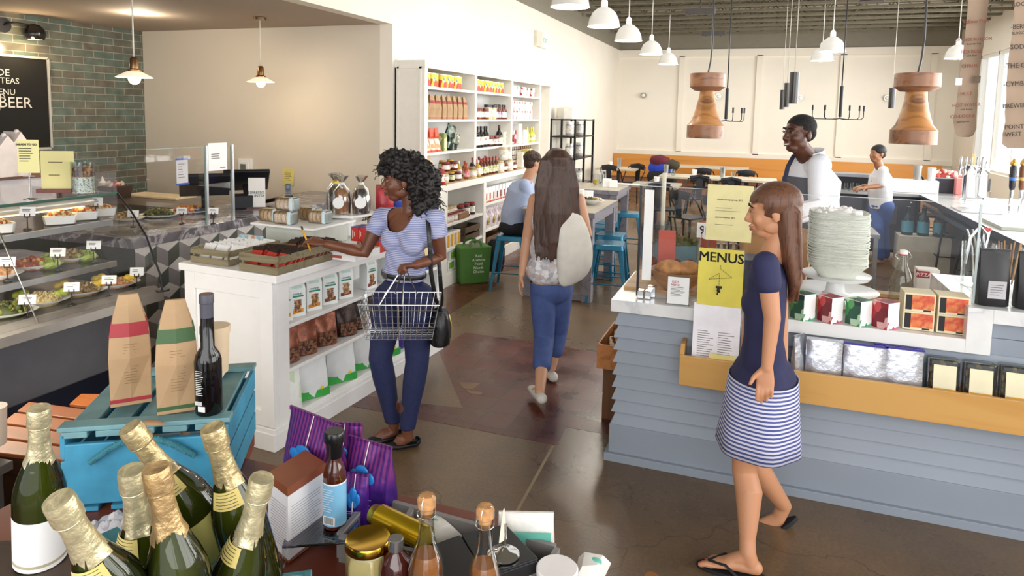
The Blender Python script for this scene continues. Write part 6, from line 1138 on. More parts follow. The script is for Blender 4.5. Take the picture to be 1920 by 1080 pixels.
for k,(x,c1,c2,lab) in enumerate(((1893,'#1c1f2a','#c59a4a','black and blue beer tap handle with a gold finial'),(1911,'#7a4a2a','#c9a05a','brown beer tap handle with a round badge'))):
    P = barp(x,400); s = mpp(P); o = thing('beer_tap',lab,'beer tap',P,0,'large tap handles at the right'); b = MB(); b.cyl((0,0,0),(0,0,44 * s),.02,m=0); b.tube([(0,0,30 * s),(-3 * s,-.04,28 * s),(-4 * s,-.05,14 * s)],.012,8); b.build('tap',CHROME,o); b = MB(); b.lathe([(3.5 * s,44 * s),(5 * s,50 * s),(6 * s,85 * s),(4 * s,90 * s)],14,m=0); b.build('handle',mat(c1,.35),o); b = MB(); b.lathe([(5.2 * s,60 * s),(5.8 * s,68 * s)],14,m=0,caps=False); b.build('band',mat('#3f6fb8' if k == 0 else '#c9a55a',.4),o); b = MB(); b.lathe([(5 * s,90 * s),(6 * s,95 * s),(2 * s,102 * s),(0,104 * s)],12,m=0); b.build('finial',mat(c2,.3,.8),o)
P = barp(1900,425); slab('cutting_board','grey-green cutting board on the bar at the right frame edge','cutting board',P,.0,[('board',lambda b: b.box(-.18,.3,-.3,.3,0,.03,0),mat('#a9ada0',.5))])
P = barp(1830,395); slab('bar_mat','flat steel drip tray on the bar before the towers','tray',P,0,[('tray',lambda b: b.box(-.2,.2,-.25,.2,0,.015,0),STEEL)])
P = barp(1810,382); b = MB(); b.tube([(0,0,0),(0,0,.06),(.16,-.0,.07)],.02,10,0); tag(b.build('faucet',CHROME,loc=P),'chrome faucet on the bar before the left tower','faucet')
# bar stools, black wire
def bstool(x,y,lab,ht=.70,rz=0):
    p = onz(x,y,ht); o = thing('bar_stool',lab,'stool',(p.x,p.y,0),rz,'black wire bar stools'); b = MB(); b.box(-.17,.17,-.17,.17,ht - .03,ht,0); b.build('seat',mat('#1d1d20',.5),o,bevel=.01)
    for sx in (-1,1):
        for sy in (-1,1): b = MB(); b.cyl((.22 * sx,.22 * sy,0),(.15 * sx,.15 * sy,ht - .03),.012,m=0); b.build('leg',DARKM,o)
    for z in (.25,.5): b = MB(); k = .22 - .07 * z / ht; b.tube([(-k,-k,z),(k,-k,z),(k,k,z),(-k,k,z)],.008,6,0,closed=True); b.build('foot_ring',DARKM,o)
for x,y,lab in ((1752,402,'black wire bar stool under the bar, left one'),(1790,412,'black wire bar stool under the bar, middle one'),(1845,440,'black wire bar stool under the bar, right one')): bstool(x,y,lab)
P = onz(1745,500,.35); o = thing('bottle_crate','pale low crate of blue-green water bottles below the back bar','crate',Vector((BXL - .05,byB - .55,0)),0); b = MB(); b.box(-.28,.34,-.15,.2,0,.45,0); b.build('crate',mat('#cfc9b8',.6),o)
for k in range(3): b = MB(); botprof(b,.07,.36,lab=(.1,.5)); tag(b.build('water_bottle',[mat('#1e3a44',.15),mat('#5fa3b8',.4),BLACK],loc=Vector((BXL - .22 + k * .18,byB - .53,.452))),'dark bottle with a blue label in a row below the back bar, ' + ('left','middle','right')[k] + ' one','bottle','blue-labelled bottles')
P = onz(1760,510,.3); slab('paper_stack','white folded papers and napkins on the lower shelf under the bar','papers',Vector((BXL - .35,6.7,0)),0,[('shelf',lambda b: b.box(-.3,.4,-.6,.6,0,.3,0),mat('#e4e2da',.5)),('papers',lambda b: lumps(b,.28,.5,.06,14,.1,[0],2,.31),PLAIN)])
slab('work_table','low steel work table seen behind the bowl stack','table',Vector((onz(1640,440,.8).x,onz(1640,440,.8).y,0)),0,[('top',lambda b: b.box(-.5,.05,0,.5,.76,.8,0),STEEL),('leg',lambda b: b.box(0,.04,.02,.06,0,.76,0),STEEL),('leg',lambda b: b.box(-.48,-.44,.02,.06,0,.76,0),STEEL)])
# hanging brown paper menus
kp = mat('#9a8470',.85,var=.08,bump=.2,scale=6); br3 = mat('#8a4a3a',.8); bk3 = mat('#3a332e',.8)
def scroll(pts,d,lab,words,ink,clip=None):
    """pts: (left x, right x, y) down the sheet in the photo; built as a curling sheet of real thickness"""
    o = thing('hanging_menu',lab,'paper menu',(0,0,0),0,'handwritten brown paper menus'); c0 = dep((pts[0][0] + pts[0][1]) / 2,pts[0][2],d); o.location = c0
    b = MB(); N = len(pts); nx = 6; G = []
    nrm = (CAM.transposed() @ Vector((0,0,1))).normalized()
    for side in (0,1):
        g = []
        for i,(xl,xr,y) in enumerate(pts):
            g.append([b.v(dep(xl + (xr - xl) * k / nx,y,d + .012 * sin(i * 1.1) + .02 * (1 - (2 * k / nx - 1) ** 2) + .0015 * side) - c0) for k in range(nx + 1)])
        G.append(g)
    for g in G:
        for i in range(N - 1):
            for k in range(nx): b.f([g[i][k],g[i + 1][k],g[i + 1][k + 1],g[i][k + 1]],True)
    for i in range(N - 1):
        for k in (0,nx): b.f([G[0][i][k],G[1][i][k],G[1][i + 1][k],G[0][i + 1][k]],False)
    b.build('paper',kp,o)
    rt = (CAM.transposed() @ Vector((1,0,0))); up = (CAM.transposed() @ Vector((0,-1,0)))
    for wd,x,y,sz in words: text(wd,sz * d / FPX,ink[0] if sz > 6 else ink[1],o,dep(x,y,d - .02) - c0,rt + up * .05,up + rt * .08,name='handwriting')
    if clip:
        for x,y in clip: q = dep(x,y,d) - c0; b = MB(); b.cb(q,(.03,.02,.04),0); b.build('binder_clip',CHROME,o)
scroll([(1817,1856,-20),(1814,1852,20),(1811,1848,50),(1808,1845,80),(1804,1840,110),(1799,1836,145),(1797,1834,165),(1795,1833,180),(1791,1832,205),(1787,1831,222),(1789,1831,240),(1793,1826,253),(1800,1818,257)],4.0,'narrow brown paper menu hanging from the ceiling, left one with red writing',[('Yellow Fruit',1830,40,10),('ORANGE BLOSSOM',1825,74,8),('from the bay',1826,82,5),('RED ROSE',1822,97,9),('with lime',1822,104,5),('CITRUS',1818,124,9),('MULE',1812,176,9),('HOT WATER',1812,197,9),('with honey',1812,205,5),('CO-LOGNE',1805,218,9),('and berries',1806,228,5)],(br3,bk3),[(1797,153),(1832,149)])
scroll([(1903,1965,-20),(1901,1965,30),(1898,1962,60),(1893,1960,90),(1890,1958,120),(1887,1956,160),(1887,1955,185),(1884,1954,210),(1885,1952,228),(1880,1950,250),(1879,1950,270),(1890,1945,278)],3.6,'wide brown paper menu hanging from the ceiling, cut off by the right frame edge',[('-ROOT',1912,8,12),('-BERRY',1914,50,12),('BLOSSOM',1912,62,7),('-SODA',1910,88,13),('-THE OAK',1912,123,13),('-CYMBAL',1908,157,13),('BREWERIES',1910,198,12),('POINT',1902,238,12),('WEST',1900,252,12)],(bk3,bk3))
# ================================================================ FOREGROUND DISPLAY
FZ = .90; rw_ = wood('#7b3f2c','#5e2d20',0,5,.35,5)
o = thing('display_table','reddish-brown wooden display table in the foreground','table',(-1.35,.95,0)); DTB = o; b = MB(); b.box(-.38,.93,-.75,.56,FZ - .04,FZ,0); b.build('table_top',rw_,o,bevel=.003)
for x,y in ((-.32,-.65),(.85,-.65),(-.32,.48),(.85,.48)): b = MB(); b.box(x - .04,x + .04,y - .04,y + .04,0,FZ - .04,0); b.build('leg',rw_,o)
o = thing('black_tray','black display tray with grey edges along the far side of the foreground table','tray',(0,0,FZ))
cs = [onz(x,y,FZ + .06) for x,y in ((700,932),(1040,1025),(1010,1075),(640,1000))]; gm_ = mat('#8f8a88',.5)
def rimseg(p,q,mm,t_=.012,h=.06,z0=0): 
    b = MB(); d = (q - p); d.z = 0; nrm = Vector((-d.y,d.x,0)).normalized() * t_; P = [Vector((v.x,v.y,z0)) for v in (p,q,q + nrm,p + nrm)]
    b.hexa(P,[v + Vector((0,0,h)) for v in P],0); return b.build('rim',mm,o)
for i in range(4): rimseg(cs[i],cs[(i + 1) % 4],gm_)
m1 = (cs[0] * .78 + cs[1] * .22); m2 = (cs[3] * .75 + cs[2] * .25); rimseg(m1,m2,gm_)
b = MB(); b.hexa([(v.x,v.y,.001) for v in cs],[(v.x,v.y,.008) for v in cs],0); b.build('tray_bottom',mat('#201e1f',.5),o)
# blue crate
blue = mat('#3f93b5',.5,var=.12,scale=14); bgrey = mat('#6f9aa0',.55,var=.15,scale=12)
TL,TR = onz(110,803,1.12),onz(428,783,1.12); ang = math.atan2(TR.y - TL.y,TR.x - TL.x); CW = (TR - TL).length; CDp = .385; CH = 1.12 - FZ
o = thing('blue_crate','bright blue painted wooden crate with slatted top and rope handle','crate',Vector((TL.x,TL.y,FZ + .001)),ang)
for y,r_ in ((0.0,0),(CDp - .015,1)): b = MB(); b.box(.008,CW - .008,y,y + .015,.018,CH - .045,0); e_ = b.build('end_panel',blue,o,bevel=.003)
for y in (-.004,CDp - .04): b = MB(); b.box(-.004,CW + .004,y,y + .045,CH - .012,CH,0); b.build('top_batten',bgrey,o,bevel=.002)
for k in range(5): x = .004 + k * (CW - .008) / 5; b = MB(); b.box(x,x + (CW / 5) * .74,.0,CDp,CH - .03,CH - .014,0); b.build('top_slat',bgrey,o,bevel=.002)
for x in (0,CW - .012):
    for k in range(3): z = .004 + k * .068; b = MB(); b.box(x,x + .012,.0,CDp,z,z + .06,0); b.build('side_slat',blue,o,bevel=.002)
for k in range(4): x = .02 + k * (CW - .03) / 4; b = MB(); b.box(x,x + .06,.0,CDp,.001,.012,0); b.build('bottom_slat',blue,o)
rp = []; 
for k in range(15): t_ = k / 14; rp.append((.07 + t_ * (CW - .15),-.012 - .012 * sin(pi * t_),CH * .60 + .06 * sin(pi * t_) * CH / .22))
b = MB(); b.tube(rp,.0075,8,0); rope = mat('#3c7f8c',.9,bump=.8,scale=60)
for ph in (0,2.1,4.2): b.tube([(p[0],p[1] + .0045 * cos(k * 1.7 + ph),p[2] + .0045 * sin(k * 1.7 + ph)) for k,p in enumerate([tuple(Vector(rp[i // 3]).lerp(Vector(rp[min(14,i // 3 + 1)]),(i % 3) / 3)) for i in range(43)])],.005,6)
b.build('rope_handle',rope,o)
def prints(o,w,h,cols,y):
    b = MB(); lines(b,-w * .3,w * .32,h * .14,h * .55,16,y,.0018,m=0); b.build('small_print',mat('#6b5138',.8),o)
for x,y,rz,c,lab in ((247,762,.85,'#a4303a','kraft coffee bag with a red band standing on the blue crate'),(334,776,.80,'#3f5f38','kraft coffee bag with a green band standing on the blue crate')):
    P = onz(x,y - 14,1.122); o,body = kraftbag(.29,.095,.085,c,label=lab,cat='coffee bag',loc=P,rz=rz,group='kraft coffee bags on the blue crate')
    b = MB(); lines(b,-.014,.022,.06,.17,15,-.0534,.0012,m=0); b.build('small_print',mat('#8a7350',.8),o)
    b = MB(); b.T = Matrix.Rotation(pi / 2 * 3,4,'Z'); lines(b,-.03,.025,.08,.18,14,-.0498,.0009,m=0); b.build('side_print',mat('#9a7a55',.8),o)
P = onz(392,772,1.122); s = mpp(P); o = thing('vinegar_bottle','slim black balsamic bottle with a grey capsule on the blue crate','bottle',P,.1)
b = MB(); b.lathe([(22 * s,0),(24 * s,3 * s),(24 * s,100 * s),(21 * s,112 * s),(12.5 * s,126 * s),(11.5 * s,190 * s)],28,m=0); b.build('glass_body',mat('#0e0c0d',.06,var=0),o); b = MB(); b.lathe([(11.8 * s,182 * s),(11.8 * s,208 * s),(13 * s,209 * s),(13 * s,224 * s),(12 * s,226 * s),(0,226 * s)],24,m=0); b.build('capsule',mat('#4a4a55',.5),o); b = MB(); b.lathe([(0,226.2 * s),(10 * s,226.2 * s)],20,m=0,caps=False); b.build('cap_disc',mat('#6e4a3c',.5),o)
b = MB(); lines(b,-8 * s,9 * s,40 * s,88 * s,14,-24.4 * s,.0014,m=0); b.box(-4 * s,10 * s,-24.6 * s,-23 * s,10 * s,20 * s,0); b.build('label_print',PLAIN,o); b = MB()
for k in range(9): b.box((-10 + k * 1.6) * s,(-9.2 + k * 1.6) * s,-24.7 * s,-23 * s,22 * s,29 * s,0)
b.build('barcode',PLAIN,o)
P = onz(378,655,1.122); P = onz(400,690,1.0); b = MB(); b.lathe([(.035,0),(.04,.12),(.043,.12),(.043,.14),(0,.14)],18,m=0); tag(b.build('lidded_cup',mat('#e7cfae',.5),loc=onz(385,700,1.12) + Vector((.02,.02,.002))),'cream lidded tub half hidden behind the balsamic bottle','tub')
P = onz(280,797,1.122); b = MB(); b.tube([(-.03,-.005,0.002),(-.01,0,.004),(.02,.004,.005),(.04,.01,.003)],[(.004,.001),(.014,.003),(.013,.003),(.003,.001)],8,0); tag(b.build('wood_chip',mat('#c39a72',.7),loc=P + Vector((0,0,.002))),'curled dry leaf on the front edge of the blue crate','leaf')
P = Matrix.Translation((TL.x + 1.35,TL.y - .95,0)) @ Matrix.Rotation(ang,4,'Z')
for z0,z1,e,nm in ((0,FZ - .042,.03,'crate_plinth'),(FZ - .0405,FZ - .0005,.004,'crate_plinth_top')): b = MB(); b.T = P; b.box(e,CW - e,.02,CDp - e,z0,z1,0); b.build(nm,rw_ if z0 else wood('#3f2a20','#2e1d16',0),DTB)  # plinth carrying the blue crate, parented to the table as parts
# champagne bottles
foil = mat('#d3c091',.36,.7,var=.2,scale=45,bump=.5); foil2 = mat('#e2d7ae',.36,.65,var=.15,scale=45,bump=.5); foil3 = mat('#cfae7c',.36,.7,var=.2,scale=45,bump=.5)
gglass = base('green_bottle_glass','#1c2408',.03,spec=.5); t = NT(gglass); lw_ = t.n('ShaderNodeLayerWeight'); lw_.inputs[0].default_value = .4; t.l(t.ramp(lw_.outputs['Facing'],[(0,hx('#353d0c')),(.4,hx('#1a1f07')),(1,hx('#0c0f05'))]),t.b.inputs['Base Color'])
LB = .325
def champ(T,Dv,fm,lab,label=None,neck=None,spin=0,s=1.0):
    o = thing('champagne_bottle',lab,'bottle',T,0,'foil-topped sparkling wine bottles'); ax = -Dv.normalized(); q = Vector((0,0,1)).rotation_difference(ax).to_matrix().to_4x4() @ Matrix.Rotation(spin,4,'Z')
    o.matrix_world = Matrix.Translation(T + Dv.normalized() * LB * s) @ q @ Matrix.Scale(s,4)
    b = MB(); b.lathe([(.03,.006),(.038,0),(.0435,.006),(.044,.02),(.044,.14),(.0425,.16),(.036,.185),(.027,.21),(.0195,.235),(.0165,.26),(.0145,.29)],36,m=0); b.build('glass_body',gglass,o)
    b = MB(); n = 40; R = []; rnd = random.Random(int(T.x * 1000) % 97)
    for r,z,j in ((.0262,.212,.006),(.0213,.230,0),(.0182,.250,0),(.0168,.27,0),(.0166,.288,0),(.0196,.290,0),(.0202,.297,0),(.0192,.304,0),(.0196,.318,0),(.0182,.3245,0),(.008,.3262,0)):
        R.append([b.v(((r + rnd.uniform(-.00045,.00045)) * cos(2 * pi * k / n),(r + rnd.uniform(-.00045,.00045)) * sin(2 * pi * k / n),z + j * sin(4 * pi * k / n))) for k in range(n)])
    for A_,B2 in zip(R,R[1:]):
        for k in range(n): b.f([A_[k],A_[(k + 1) % n],B2[(k + 1) % n],B2[k]],True)
    b.f(R[-1],True); b.build('foil',fm,o); b = MB(); b.tube([(.0172 * cos(a),.0172 * sin(a),.2885) for a in [2 * pi * k / 24 for k in range(24)]],.0022,6,0,closed=True); b.build('foil_collar',fm,o)
    if label: b = MB(); b.lathe([(.0444,label[1]),(.0444,label[2])],36,m=0,caps=False); b.build('label',mat(label[0],.6,var=.02),o); b = MB(); b.lathe([(.0446,label[1] + .008),(.0446,label[1] + .014)],36,m=0,caps=False); b.build('label_print',mat('#b8ad8e',.6),o)
    if neck:
        b = MB(); z0 = .196; prof_ = ((.0345,.188),(.0302,.203),(.0262,.217)); RR = [[b.v(((r + .0012) * cos(a),(r + .0012) * sin(a),z)) for a in [-.8 + 1.6 * k / 10 for k in range(11)]] for r,z in prof_]
        for A_,B2 in zip(RR,RR[1:]):
            for k in range(10): b.f([A_[k],A_[k + 1],B2[k + 1],B2[k]],True)
        nl = b.build('neck_label',mat('#dcc878',.45,var=.05),o)
        for k in range(5): rr = .0345 - (.0345 - .0262) * (k + .5) / 5 + .0018; zz_ = .190 + .0255 * (k + .5) / 5; b = MB(); b.tube([(rr * cos(a),rr * sin(a),zz_) for a in (-.55,-.3,0,.3,.55)],.0005,4,0); b.build('neck_print',INK,nl)
    return o
def aim(x,y,d,x2,y2,ell):
    T = dep(x,y,d); r = ray(x2,y2); # |CO + r k - T| = ell
    w_ = CO - T; a = r.dot(r); bb = 2 * r.dot(w_); c = w_.dot(w_) - ell * ell; dsc = bb * bb - 4 * a * c
    k = (-bb + math.sqrt(max(0,dsc))) / (2 * a); return T,(CO + r * k - T)
for (x,y,d,x2,y2,ell,fm,lab,lb,nk,sp) in (
    (73,764,1.25,76,1045,.315,foil2,'foil-topped sparkling bottle standing upright at the far left with a white label',('#f2f0ef',.012,.115),None,0),
    (243,800,1.13,322,905,.13,foil,'foil-topped bottle leaning behind the two middle ones, with a yellow label',('#d9cf76',.03,.125),True,-.9),
    (246,880,1.05,262,1005,.125,foil2,'foil-topped bottle just left of the middle one, darker glass',None,True,-1.6),
    (292,876,.98,322,1020,.125,foil3,'foil-topped bottle in the middle of the group, largest and nearest',('#e6d9a8',.02,.10),None,0),
    (398,800,1.12,432,915,.12,foil,'foil-topped bottle at the right of the group with a yellow neck label',None,True,-1.1),
    (492,895,1.08,462,1020,.12,foil2,'foil-topped bottle leaning left beside the copper-lidded box',('#f1ebe0',.03,.13),True,-2.0),
    (108,936,.88,180,1055,.125,foil2,'foil-topped bottle leaning right at the bottom left corner',None,True,-1.0)):
    T,Dv = aim(x,y,d,x2,y2,ell); champ(T,Dv,fm,lab,lb,nk,sp)
# open teal crate holding them
tealw = mat('#4b97a3',.55,var=.12,scale=14); P1,P2 = onz(150,1120,1.05),onz(585,1062,1.05)
a2 = math.atan2(P2.y - P1.y,P2.x - P1.x); o = thing('teal_crate','open teal wooden crate around the leaning sparkling bottles','crate',Vector((P1.x,P1.y,FZ + .001)),a2); WL = (P2 - P1).length; hC = 1.05 - FZ
for y in (-.012,): 
    for z in (0.004,hC * .52): b = MB(); b.box(0,WL,y,y + .012,z,z + hC * .44,0); b.build('slat',tealw,o,bevel=.002)
for x in (0,WL - .014): b = MB(); b.box(x,x + .014,-.45,-.012,.004,hC,0); b.build('end_panel',tealw,o,bevel=.002)
b = MB(); b.box(.014,WL - .014,-.45,-.012,.001,.012,0); b.build('bottom',tealw,o)
for k,(xa,ya,xb,yb_,lab) in enumerate(((40,1095,232,1008,'loose teal painted slat in the lower left, upper one'),(150,1100,245,1035,'loose teal painted slat in the lower left, lower one'))):
    p,q = onz(xa,ya,.98),onz(xb,yb_,.98); d_ = q - p; ln = d_.length; b = MB(); b.box(0,ln,-.03,.03,0,.014,0); tag(b.build('painted_plank',tealw,loc=p,rz=math.atan2(d_.y,d_.x),bevel=.002),lab,'wood slat','loose teal slats')
slab('wooden_box','dark brown wooden box under the upright bottle at the far left','box',onz(75,1050,1.035) - Vector((0,0,.132)),.4,[('box',lambda b: b.box(-.12,.09,-.14,.07,0,.128,0),wood('#4a3a30','#35281f',0))])
b = MB(); lumps(b,.1,.05,.03,24,.02,[0],4); tag(b.build('tissue',mat('#eceaf0',.6,bump=.5),loc=onz(240,992,FZ + .02)),'crumpled white tissue between the blue crate and the bottles','tissue paper')
# lower orange crates and dark stand at far left
ow = wood('#a8602f','#8a4a22',0,5,.45,5)
def orange(lab,px,z,n):
    A_,B_,C_,D_ = [onz(x,y,z) for x,y in px]; o = thing('orange_crate',lab,'crate',Vector((A_.x,A_.y,0)),0,'orange-stained slatted crates'); V = [q - A_ for q in (A_,B_,C_,D_)]
    for k in range(n):
        t0,t1 = k / n,(k + .86) / n; P = [V[0].lerp(V[3],t0),V[1].lerp(V[2],t0),V[1].lerp(V[2],t1),V[0].lerp(V[3],t1)]; b = MB(); b.hexa([(v.x,v.y,z - .015) for v in P],[(v.x,v.y,z) for v in P],0); b.build('top_slat',ow,o,bevel=.003)
    c = sum(V,Vector()) / 4; P = [c.lerp(v,.96) for v in V]; b = MB(); b.hexa([(v.x,v.y,0) for v in P],[(v.x,v.y,z - .016) for v in P],0); b.build('body',wood('#5a3a24','#43291a',0),o)
orange('orange-stained slatted crate low on the floor left of the blue crate',((-60,842),(165,868),(190,768),(58,750)),.66,4)
orange('small piece of a second orange-stained crate behind the blue crate',((130,757),(215,768),(220,735),(155,735)),.5,1)
slab('side_stand','dark grey-brown stand at the lower left frame edge','stand',Vector((-2.62,1.12,0)),.1,[('top',lambda b: b.box(-.5,.42,-.5,.28,.72,.75,0),mat('#4f4741',.45)),('body',lambda b: b.box(-.48,.40,-.48,.26,0,.72,0),mat('#3b3532',.6))])
P = onz(-14,833,.752); b = MB(); b.lathe([(.04,0),(.045,.12),(.047,.13),(0,.13)],18,m=0); tag(b.build('food_tub',mat('#d9c6b2',.5),loc=P),'cream tub cut off at the left frame edge','tub')
# copper-lidded box
F0 = onz(541,1056,FZ + .003); r = ray(537,915); k = math.hypot(F0.x,F0.y) / math.hypot(r.x,r.y); zt = H + r.z * k
A_,B_,C_ = onz(493,880,zt),onz(610,868,zt),onz(557,848,zt); Fz = Vector((F0.x,F0.y,zt)); o = thing('gift_carton','tall white printed carton with a copper-brown lid','box',F0); D_ = [Fz,B_,Fz + (B_ - Fz) + (A_ - Fz) * .8,Fz + (A_ - Fz) * .8]
rel = [(p.x - F0.x,p.y - F0.y) for p in D_]; hB = zt - F0.z
b = MB(); b.hexa([(x,y,0) for x,y in rel],[(x,y,hB - .018) for x,y in rel],0); b.build('carton',mat('#f0eef0',.45,var=.02),o)
cx0,cy0 = sum(x for x,y in rel) / 4,sum(y for x,y in rel) / 4; big = [(cx0 + (x - cx0) * 1.012,cy0 + (y - cy0) * 1.012) for x,y in rel]
b = MB(); b.hexa([(x,y,hB - .02) for x,y in big],[(x,y,hB) for x,y in big],0); b.build('copper_lid',mat('#9a5636',.4,.15,var=.08),o)
b = MB(); b.hexa([(x,y,0) for x,y in big],[(x,y,.006) for x,y in big],0); b.build('copper_foot',mat('#9a5636',.4,.15),o)
rx = Vector((rel[1][0],rel[1][1],0)); lx = Vector((rel[3][0],rel[3][1],0)); b = MB()
for k in range(19):
    z = hB - .05 - k * .0065 - (.014 if k > 15 else 0)
    for v,sgn in ((rx,1),(lx,-1)):
        n_ = Vector((v.y,-v.x,0)).normalized() * .0006 * sgn; e = .9 - (random.random() * .3 if k % 4 == 3 else random.random() * .08); p,q = v * .08 + n_,v * e + n_; b.quad((p.x,p.y,z),(q.x,q.y,z),(q.x,q.y,z + .0013),(p.x,p.y,z + .0013))
b.build('small_print',mat('#a9a4a6',.8),o)
# sauce bottle on acrylic riser
P = onz(628,984,.955); s = mpp(P); o = thing('sauce_bottle','brown barbecue sauce bottle with black cap and light blue label','bottle',P,0)
b = MB(); b.lathe([(19 * s,0),(21 * s,3 * s),(21 * s,96 * s),(20.5 * s,104 * s),(16 * s,120 * s),(11 * s,132 * s),(11 * s,138 * s)],32,m=0); b.build('glass_body',mat('#4a1f14',.06,coat=.5,var=.05),o); b = MB(); b.lathe([(13 * s,134 * s),(15 * s,137 * s),(15.5 * s,160 * s),(19 * s,165 * s),(18.5 * s,182 * s),(17 * s,184 * s),(0,184 * s)],28,m=0); b.build('black_cap',mat('#18181b',.25),o)
b = MB(); b.lathe([(21.4 * s,8 * s),(21.4 * s,90 * s)],32,m=0,caps=False); b.build('label',mat('#7fbbdf',.45,var=.04),o); b = MB(); b.lathe([(21.6 * s,88 * s),(21.6 * s,90.5 * s)],32,m=0,caps=False); b.build('label_edge',PLAIN,o)
b = MB(); b.box(-10 * s,14 * s,-21.9 * s,-20 * s,12 * s,28 * s,0); b.build('barcode_panel',PLAIN,o); b = MB()
for k in range(10): b.box((-8 + k * 2) * s,(-7 + k * 2) * s,-22.1 * s,-20 * s,14 * s,27 * s,0)
b.build('barcode',INK,o); b = MB(); lines(b,-11 * s,13 * s,36 * s,82 * s,10,-22 * s,.0016,m=0); b.build('label_print',mat('#dceefa',.6),o)
P = onz(615,985,.952); slab('acrylic_riser','clear acrylic riser under the sauce bottle','riser',Vector((P.x,P.y,FZ + .002)),.5,[('top_plate',lambda b: b.box(-.09,.07,-.07,.09,.046,.0515,0),glass('acrylic','#d9d4ea',.05,.5)),('leg',lambda b: b.box(-.09,-.085,-.07,.09,0,.045,0),GLASS2),('leg',lambda b: b.box(.065,.07,-.07,.09,0,.045,0),GLASS2)])
# purple snack bags
pur = base('purple_foil_print','#4b1f6e',.3,metal=.35); t = NT(pur); v = t.obj(); sx = t.n('ShaderNodeSeparateXYZ'); t.l(v,sx.inputs[0]); wv = t.n('ShaderNodeTexWave'); wv.inputs['Scale'].default_value = 26; wv.inputs['Distortion'].default_value = .6; t.l(v,wv.inputs[0]); c1 = t.ramp(wv.outputs[0],[(.2,hx('#4d2077')),(.7,hx('#8a3a80'))])
nz = t.n('ShaderNodeTexNoise'); nz.inputs['Scale'].default_value = 22; t.l(v,nz.inputs[0]); c2 = t.ramp(nz.outputs[0],[(.35,hx('#3d1c78')),(.6,hx('#5b2a9a'))]); g_ = t.n('ShaderNodeMapRange',i1=.09,i2=.13); t.l(sx.outputs[2],g_.inputs[0]); mx = t.n('ShaderNodeMix',data_type='RGBA'); t.l(g_.outputs[0],mx.inputs[0]); t.l(c2,mx.inputs[6]); t.l(c1,mx.inputs[7]); t.l(mx.outputs[2],t.b.inputs['Base Color']); t.bump(nz.outputs[0],.5,.01)
def purple(lab,x,y,z,w,d,h,rz,tilt=0):
    P = onz(x,y,z); o = pouch('snack_bag',lab,P,rz,w,d,h,pur,'snack bag','purple foil snack bags'); o.rotation_euler = (tilt,0,rz)
    b = MB(); 
    for dx,dz,r in ((-.03,0,.02),(0,.01,.026),(.03,.0,.02),(.012,-.014,.018),(-.018,-.014,.016)): b.ball((dx * w / .19,-d * .405,h * .62 + dz),(r * w / .16,.0045,r * .8),12,0)
    b.build('blue_splash',mat('#2a86d8',.35),o); b = MB(); b.tube([(0,-d * .56,h * .3),(0,-d * .5,h * .55),(0,-d * .2,h * .85),(0,-.003,h * 1.02)],.0012,5,0); b.build('white_thread',PLAIN,o)
    b = MB(); lines(b,-w * .32,w * .34,h * .12,h * .45,9,-d * .585,.0018,m=0); b.build('small_print',mat('#b9a8dc',.7),o)
purple('large purple foil snack bag behind the copper-lidded box',592,950,FZ + .002,.19,.09,.235,-.25)
purple('purple foil snack bag with a blue splash, right one',694,968,FZ + .002,.13,.08,.19,-.1)
purple('purple foil snack bag tilted behind the sauce bottle cap',648,935,FZ + .002,.09,.07,.2,.3)
purple('small narrow purple pouch in front of the right purple bag',668,990,FZ + .002,.062,.05,.135,.2)
# jars and bottles in front
P = onz(690,1008,1.025); P.z = FZ + .001; o = thing('mustard_jar','hexagonal jar of pale mustard with a gold lid','jar',P,.2); s = mpp(P)
b = MB(); b.lathe([(.045,0),(.05,.005),(.05,.085),(.043,.1)],6,m=0); b.build('mustard',mat('#c9b77a',.25,coat=.5,var=.05,scale=40),o,bevel=.004); b = MB(); b.lathe([(.044,.1),(.044,.108)],28,m=0); b.build('glass_neck',mat('#cfc8a0',.1),o)
b = MB(); b.lathe([(.046,.105),(.047,.107),(.047,.121),(.045,.124),(.040,.122),(0,.122)],36,m=0); b.build('gold_lid',mat('#c9a238',.18,1.0,var=.04),o)
P = onz(742,1005,1.05); P.z = FZ + .001; o = thing('syrup_bottle','small dark red syrup bottle with a silver screw cap','bottle',P); b = MB(); b.lathe([(.03,0),(.033,.004),(.033,.085),(.028,.103),(.014,.118),(.014,.125)],28,m=0); b.build('glass_body',mat('#4a1c16',.05,coat=.6),o); b = MB(); b.lathe([(.0155,.122),(.0155,.144),(.014,.1455),(0,.1455)],22,m=0); b.build('screw_cap',mat('#b9b9bc',.25,.9),o); b = MB(); b.lathe([(.0334,.01),(.0334,.07)],28,m=0,caps=False); b.build('navy_label',mat('#28325a',.5),o); b = MB(); lines(b,-.01,.016,.02,.06,5,-.0345,.0015,m=0); b.build('label_print',mat('#c9cfe4',.6),o)
cork = mat('#c4905c',.8,var=.2,scale=60,bump=.4)
